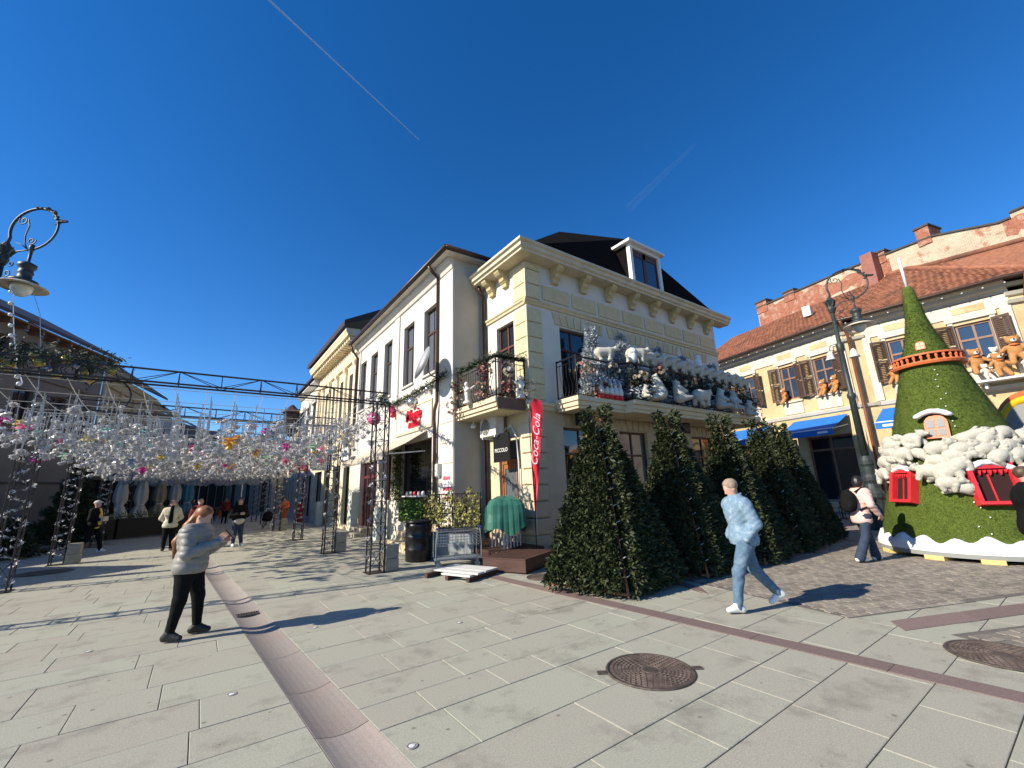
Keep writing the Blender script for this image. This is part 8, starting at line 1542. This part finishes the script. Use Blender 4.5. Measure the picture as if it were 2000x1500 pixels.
# woman in pink jacket at the cone tower
J = standing(1.68, shw=0.17, lean=0.10, bow=0.2, step=0.12); J.update(anl=(0.22, 0.08, 0.1), knl=(0.16, 0.09, 0.5), anr=(-0.30, -0.09, 0.12), knr=(-0.08, -0.09, 0.5), elr=(0.02, -0.26, 1.13), wrr=(0.2, -0.22, 0.93), ell=(0.05, 0.26, 1.12), wrl=(0.16, 0.22, 0.88))
pk = person('woman with black hair in pale pink jacket and dark flared trousers at the cone tower', (4.15, -5.65), R_(-30), J, dict(bulk=1.1, top=c_pink, legs=c_djean, shoe=c_whsh, hair=h_blk, style='bob', quilt=True, thick=0.025, cuff=0.075, hem=-0.12, wrinkle=0.004), h=0.02, fingers=True)
bp_ = thing('backpack', 'black backpack worn by the woman in the pink jacket', 'backpack', (4.15, -5.65, 0), R_(-30)); link('bag', sdf_mesh('bag', lambda p: smax(sun_([ell(p, (-0.2, 0, 1.2), (0.12, 0.16, 0.24)), ell(p, (-0.28, 0, 1.1), (0.06, 0.12, 0.12))], 0.04), -(p[:, 2] - 0.97), 0.03), (-0.45, -0.25, 0.9), (0.0, 0.25, 1.5), 0.025, c_blk), bp_); mb = MB()
for s in (1, -1): mb.path([(-0.12, 0.1 * s, 1.38), (0.03, 0.13 * s, 1.47), (0.2, 0.13 * s, 1.32), (0.1, 0.16 * s, 1.1), (-0.12, 0.13 * s, 1.02)], 0.018, 5)
mb.build('strap', c_blk, bp_)
# man in black at the right edge
J = standing(1.74, shw=0.2, lean=0.02, bow=0.1); J.update(elr=(-0.05, -0.29, 1.1), wrr=(0.03, -0.26, 0.86), ell=(0, 0.29, 1.1), wrl=(0.08, 0.26, 0.86))
person('man in black hooded top with reddish cropped hair passing the cone tower', (2.66, -8.13), R_(-75), J, dict(bulk=1.3, top=c_blk, legs=c_blk, shoe=c_blksh, hair=h_brn, style='short', thick=0.04, hem=-0.1, collar=0.06), h=0.022)
# people further down the street
J = standing(1.74, step=0.2, bow=0.05); J.update(anl=(0.26, 0.09, 0.1), anr=(-0.3, -0.09, 0.13), knl=(0.17, 0.1, 0.5), ell=(0.02, 0.26, 1.12), wrl=(0.22, 0.1, 1.1), elr=(0.02, -0.26, 1.12), wrr=(0.22, -0.1, 1.1), look=(1, 0, 0.1))
wk = person('man in pale cap, open black jacket and yellow shirt striding past the left pylons', (-10.0, 12.2), R_(-25), J, dict(bulk=1.15, top=c_blk, legs=c_blk, shoe=c_whsh, hair=c_cap, style='cap', thick=0.03, hem=-0.06), h=0.028, fingers=False)
link('shirt_front', sdf_mesh('shirt_front', lambda p: smax(np.maximum(ell(p, (0.03, 0, 1.14), (0.168, 0.2, 0.42)), np.abs(p[:, 1]) - 0.06 - 0.05 * (1.5 - p[:, 2])), -(p[:, 0] - 0.05), 0.01), (-0.1, -0.2, 0.8), (0.3, 0.2, 1.5), 0.025, c_ylw), wk)
pr_ = thing('small_parcel', 'small pale parcel carried by the man in the yellow shirt', 'parcel', (-10.0, 12.2, 1.1), R_(-25)); MB().box(0.2, 0.34, -0.12, 0.12, -0.06, 0.1).build('box', c_beige, pr_, bevel=0.02); MB().box(0.26, 0.28, -0.121, 0.121, -0.061, 0.101).build('ribbon', c_ylw, pr_)
J = standing(1.66); J.update(look=(1, 0.1, 0.35), wrl=(-0.15, 0.1, 0.92), wrr=(-0.15, -0.1, 0.92), ell=(-0.12, 0.27, 1.08), elr=(-0.12, -0.27, 1.08))
cr = person('man in cream jacket over black looking up at the hanging flowers, hands behind his back', (-7.83, 10.5), R_(-90), J, dict(bulk=1.2, top=c_crm, legs=c_blk, shoe=c_blksh, hair=h_gry, style='short', thick=0.03, hem=-0.1), h=0.028, fingers=False)
link('shirt_front', sdf_mesh('shirt_front', lambda p: smax(np.maximum(ell(p, (0.03, 0, 1.12), (0.172, 0.2, 0.42)), np.abs(p[:, 1]) - 0.05 - 0.03 * (1.5 - p[:, 2])), -(p[:, 0] - 0.05), 0.01), (-0.1, -0.2, 0.7), (0.3, 0.2, 1.55), 0.025, c_blk), cr)
J = standing(1.68); J.update(look=(1, 0.1, 0.3))
person('man in dark jacket and maroon jumper standing behind the woman with the phone', (-7.05, 10.9), R_(-95), J, dict(bulk=1.2, top=c_maroon, legs=c_blk, shoe=c_blksh, hair=h_gry, style='short', thick=0.03), h=0.028, fingers=False)
J = standing(1.64); J.update(ell=(0.0, 0.26, 1.05), wrl=(0.24, 0.08, 1.12), elr=(0.0, -0.26, 1.05), wrr=(0.24, -0.06, 1.12), look=(1, -0.3, 0.1), anl=(0.06, 0.14, 0.1))
m4 = person('person in black jacket, beige shirt and jeans standing in the middle of the street', (-5.87, 9.8), R_(-75), J, dict(bulk=1.18, top=c_blk, legs=c_djean, shoe=c_whsh, hair=h_brn, style='bob', thick=0.03, hem=0.02), h=0.028, fingers=False)
link('shirt_tail', sdf_mesh('shirt_tail', lambda p: smax(ell(p, (0.03, 0, 0.9), (0.16, 0.19, 0.16)), p[:, 2] - 0.98, 0.02), (-0.2, -0.25, 0.7), (0.25, 0.25, 1.1), 0.028, c_beige), m4)
J = standing(1.6, bow=0.1); J.update(ell=(0.05, 0.25, 1.05), wrl=(0.3, 0.15, 1.0), elr=(0.05, -0.25, 1.05), wrr=(0.3, -0.15, 1.0))
person('person in bright orange jacket pushing a pushchair far down the shop row', (-2.9, 20.6), R_(-110), J, dict(bulk=1.15, top=c_org, legs=c_org, shoe=c_whsh, hair=h_blk, style='short', thick=0.03), h=0.032, fingers=False)
# seated figure on the terrace
J = standing(1.66); J.update(pelvis=(0, 0, 0.55), chest=(0.02, 0, 0.9), neck=(0.03, 0, 1.1), head=(0.05, 0, 1.24), shl=(0.02, 0.18, 1.04), shr=(0.02, -0.18, 1.04), ell=(0.08, 0.24, 0.78), elr=(0.08, -0.24, 0.78), wrl=(0.3, 0.12, 0.68), wrr=(0.3, -0.12, 0.68), hipl=(0.02, 0.09, 0.54), hipr=(0.02, -0.09, 0.54), knl=(0.44, 0.12, 0.56), knr=(0.44, -0.12, 0.56), anl=(0.46, 0.12, 0.1), anr=(0.46, -0.12, 0.1))
person('person in dark clothes and jeans sitting on the shaded terrace', (-10.7, 19.4, 0.42), R_(-60), J, dict(bulk=1.2, top=c_blk, legs=c_jean, shoe=c_blksh, hair=h_blk, style='short', thick=0.03), h=0.03, fingers=False)
tb = thing('terrace_bench', 'dark raised bench under the seated person on the terrace', 'bench', (-10.7, 19.4, 0), R_(-60)); MB().box(-0.25, 0.2, -0.6, 0.6, 0.8, 0.86).build('seat', m_boxw, tb); MB().box(-0.2, 0.15, -0.5, 0.5, 0.0, 0.799).build('base', m_boxw, tb); MB().box(0.2, 0.75, -0.5, 0.5, 0.0, 0.42).build('footstep', m_boxw, tb)
# people standing in the shade far away
for k, (x, y, a, tp_, lab) in enumerate(((-5.6, 27.0, -80, c_maroon, 'distant person in maroon in the shaded street'), (-4.6, 29.5, -100, c_blk, 'distant person in black near the street end'), (-7.4, 26.0, -60, c_djean, 'distant person in dark blue beside the terrace'))):
    person(lab, (x, y), R_(a), standing(1.68), dict(bulk=1.2, top=tp_, legs=c_blk, shoe=c_blksh, hair=h_brn, style='short', thick=0.03), h=0.045, fingers=False)
# pushchair
t = thing('pushchair', 'black pushchair with pale front wheels beside the far pylon', 'pushchair', (-3.95, 18.6, 0), R_(-110))
link('hood', sdf_mesh('hood', lambda p: smax(sun_([ell(p, (0, 0, 0.62), (0.34, 0.25, 0.3)), ell(p, (0.2, 0, 0.5), (0.3, 0.22, 0.14))], 0.05), -(p[:, 2] - 0.36), 0.03), (-0.5, -0.35, 0.25), (0.6, 0.35, 1.0), 0.03, c_blk), t); mb = MB()
for s in (1, -1): mb.path([(-0.55, 0.22 * s, 1.02), (-0.2, 0.24 * s, 0.6), (0.35, 0.24 * s, 0.14)], 0.016, 5); mb.path([(0.1, 0.24 * s, 0.42), (-0.35, 0.26 * s, 0.14)], 0.016, 5)
mb.tube((-0.55, -0.22, 1.02), (-0.55, 0.22, 1.02), 0.018, 6); mb.build('frame', m_whitem, t)
for x, r_ in ((0.36, 0.1), (-0.36, 0.14)):
    for s in (1, -1): MB().path([(x + r_ * math.cos(a * math.pi / 8), 0.26 * s, r_ + 0.018 + r_ * math.sin(a * math.pi / 8)) for a in range(16)], 0.02, 6, True).build('wheel', m_plast if x < 0 else m_whitem, t)
# ---------------------------------------------------------------- vapour trails far above
m_trail = mat('vapour_trail', (0.9, 0.9, 0.9), rough=1.0, spec=0.0); t_ = m_trail.node_tree; b_ = t_.nodes['Principled BSDF']; b_.inputs['Alpha'].default_value = 0.3
m_trail2 = m_trail.copy(); m_trail2.name = 'faint_vapour'; m_trail2.node_tree.nodes['Principled BSDF'].inputs['Alpha'].default_value = 0.006
def trail(d0, d1, r0, r1, label, m, jit=0.0):
    A = CAM + Vector(d0) * (1200 / d0[2]); B_ = CAM + Vector(d1) * (1200 / d1[2]); r = random.Random(2); n = 40; P = [A.lerp(B_, k / n) + Vector((r.gauss(0, 1), r.gauss(0, 1), r.gauss(0, 1))) * jit for k in range(n + 1)]
    o = MB().path(P, [r0 + (r1 - r0) * k / n for k in range(n + 1)], 6).build('vapour_trail', m, None, True); tag(o, label, 'vapour trail'); return o
trail((-0.12, 0.60, 0.80), (0.277, 0.672, 0.687), 3.2, 1.1, 'thin straight white vapour trail crossing the blue sky', m_trail)
trail((0.67, 0.478, 0.568), (0.70, 0.334, 0.632), 20, 5, 'faint wispy old vapour trail above the black mansard roof', m_trail2, 0.8)
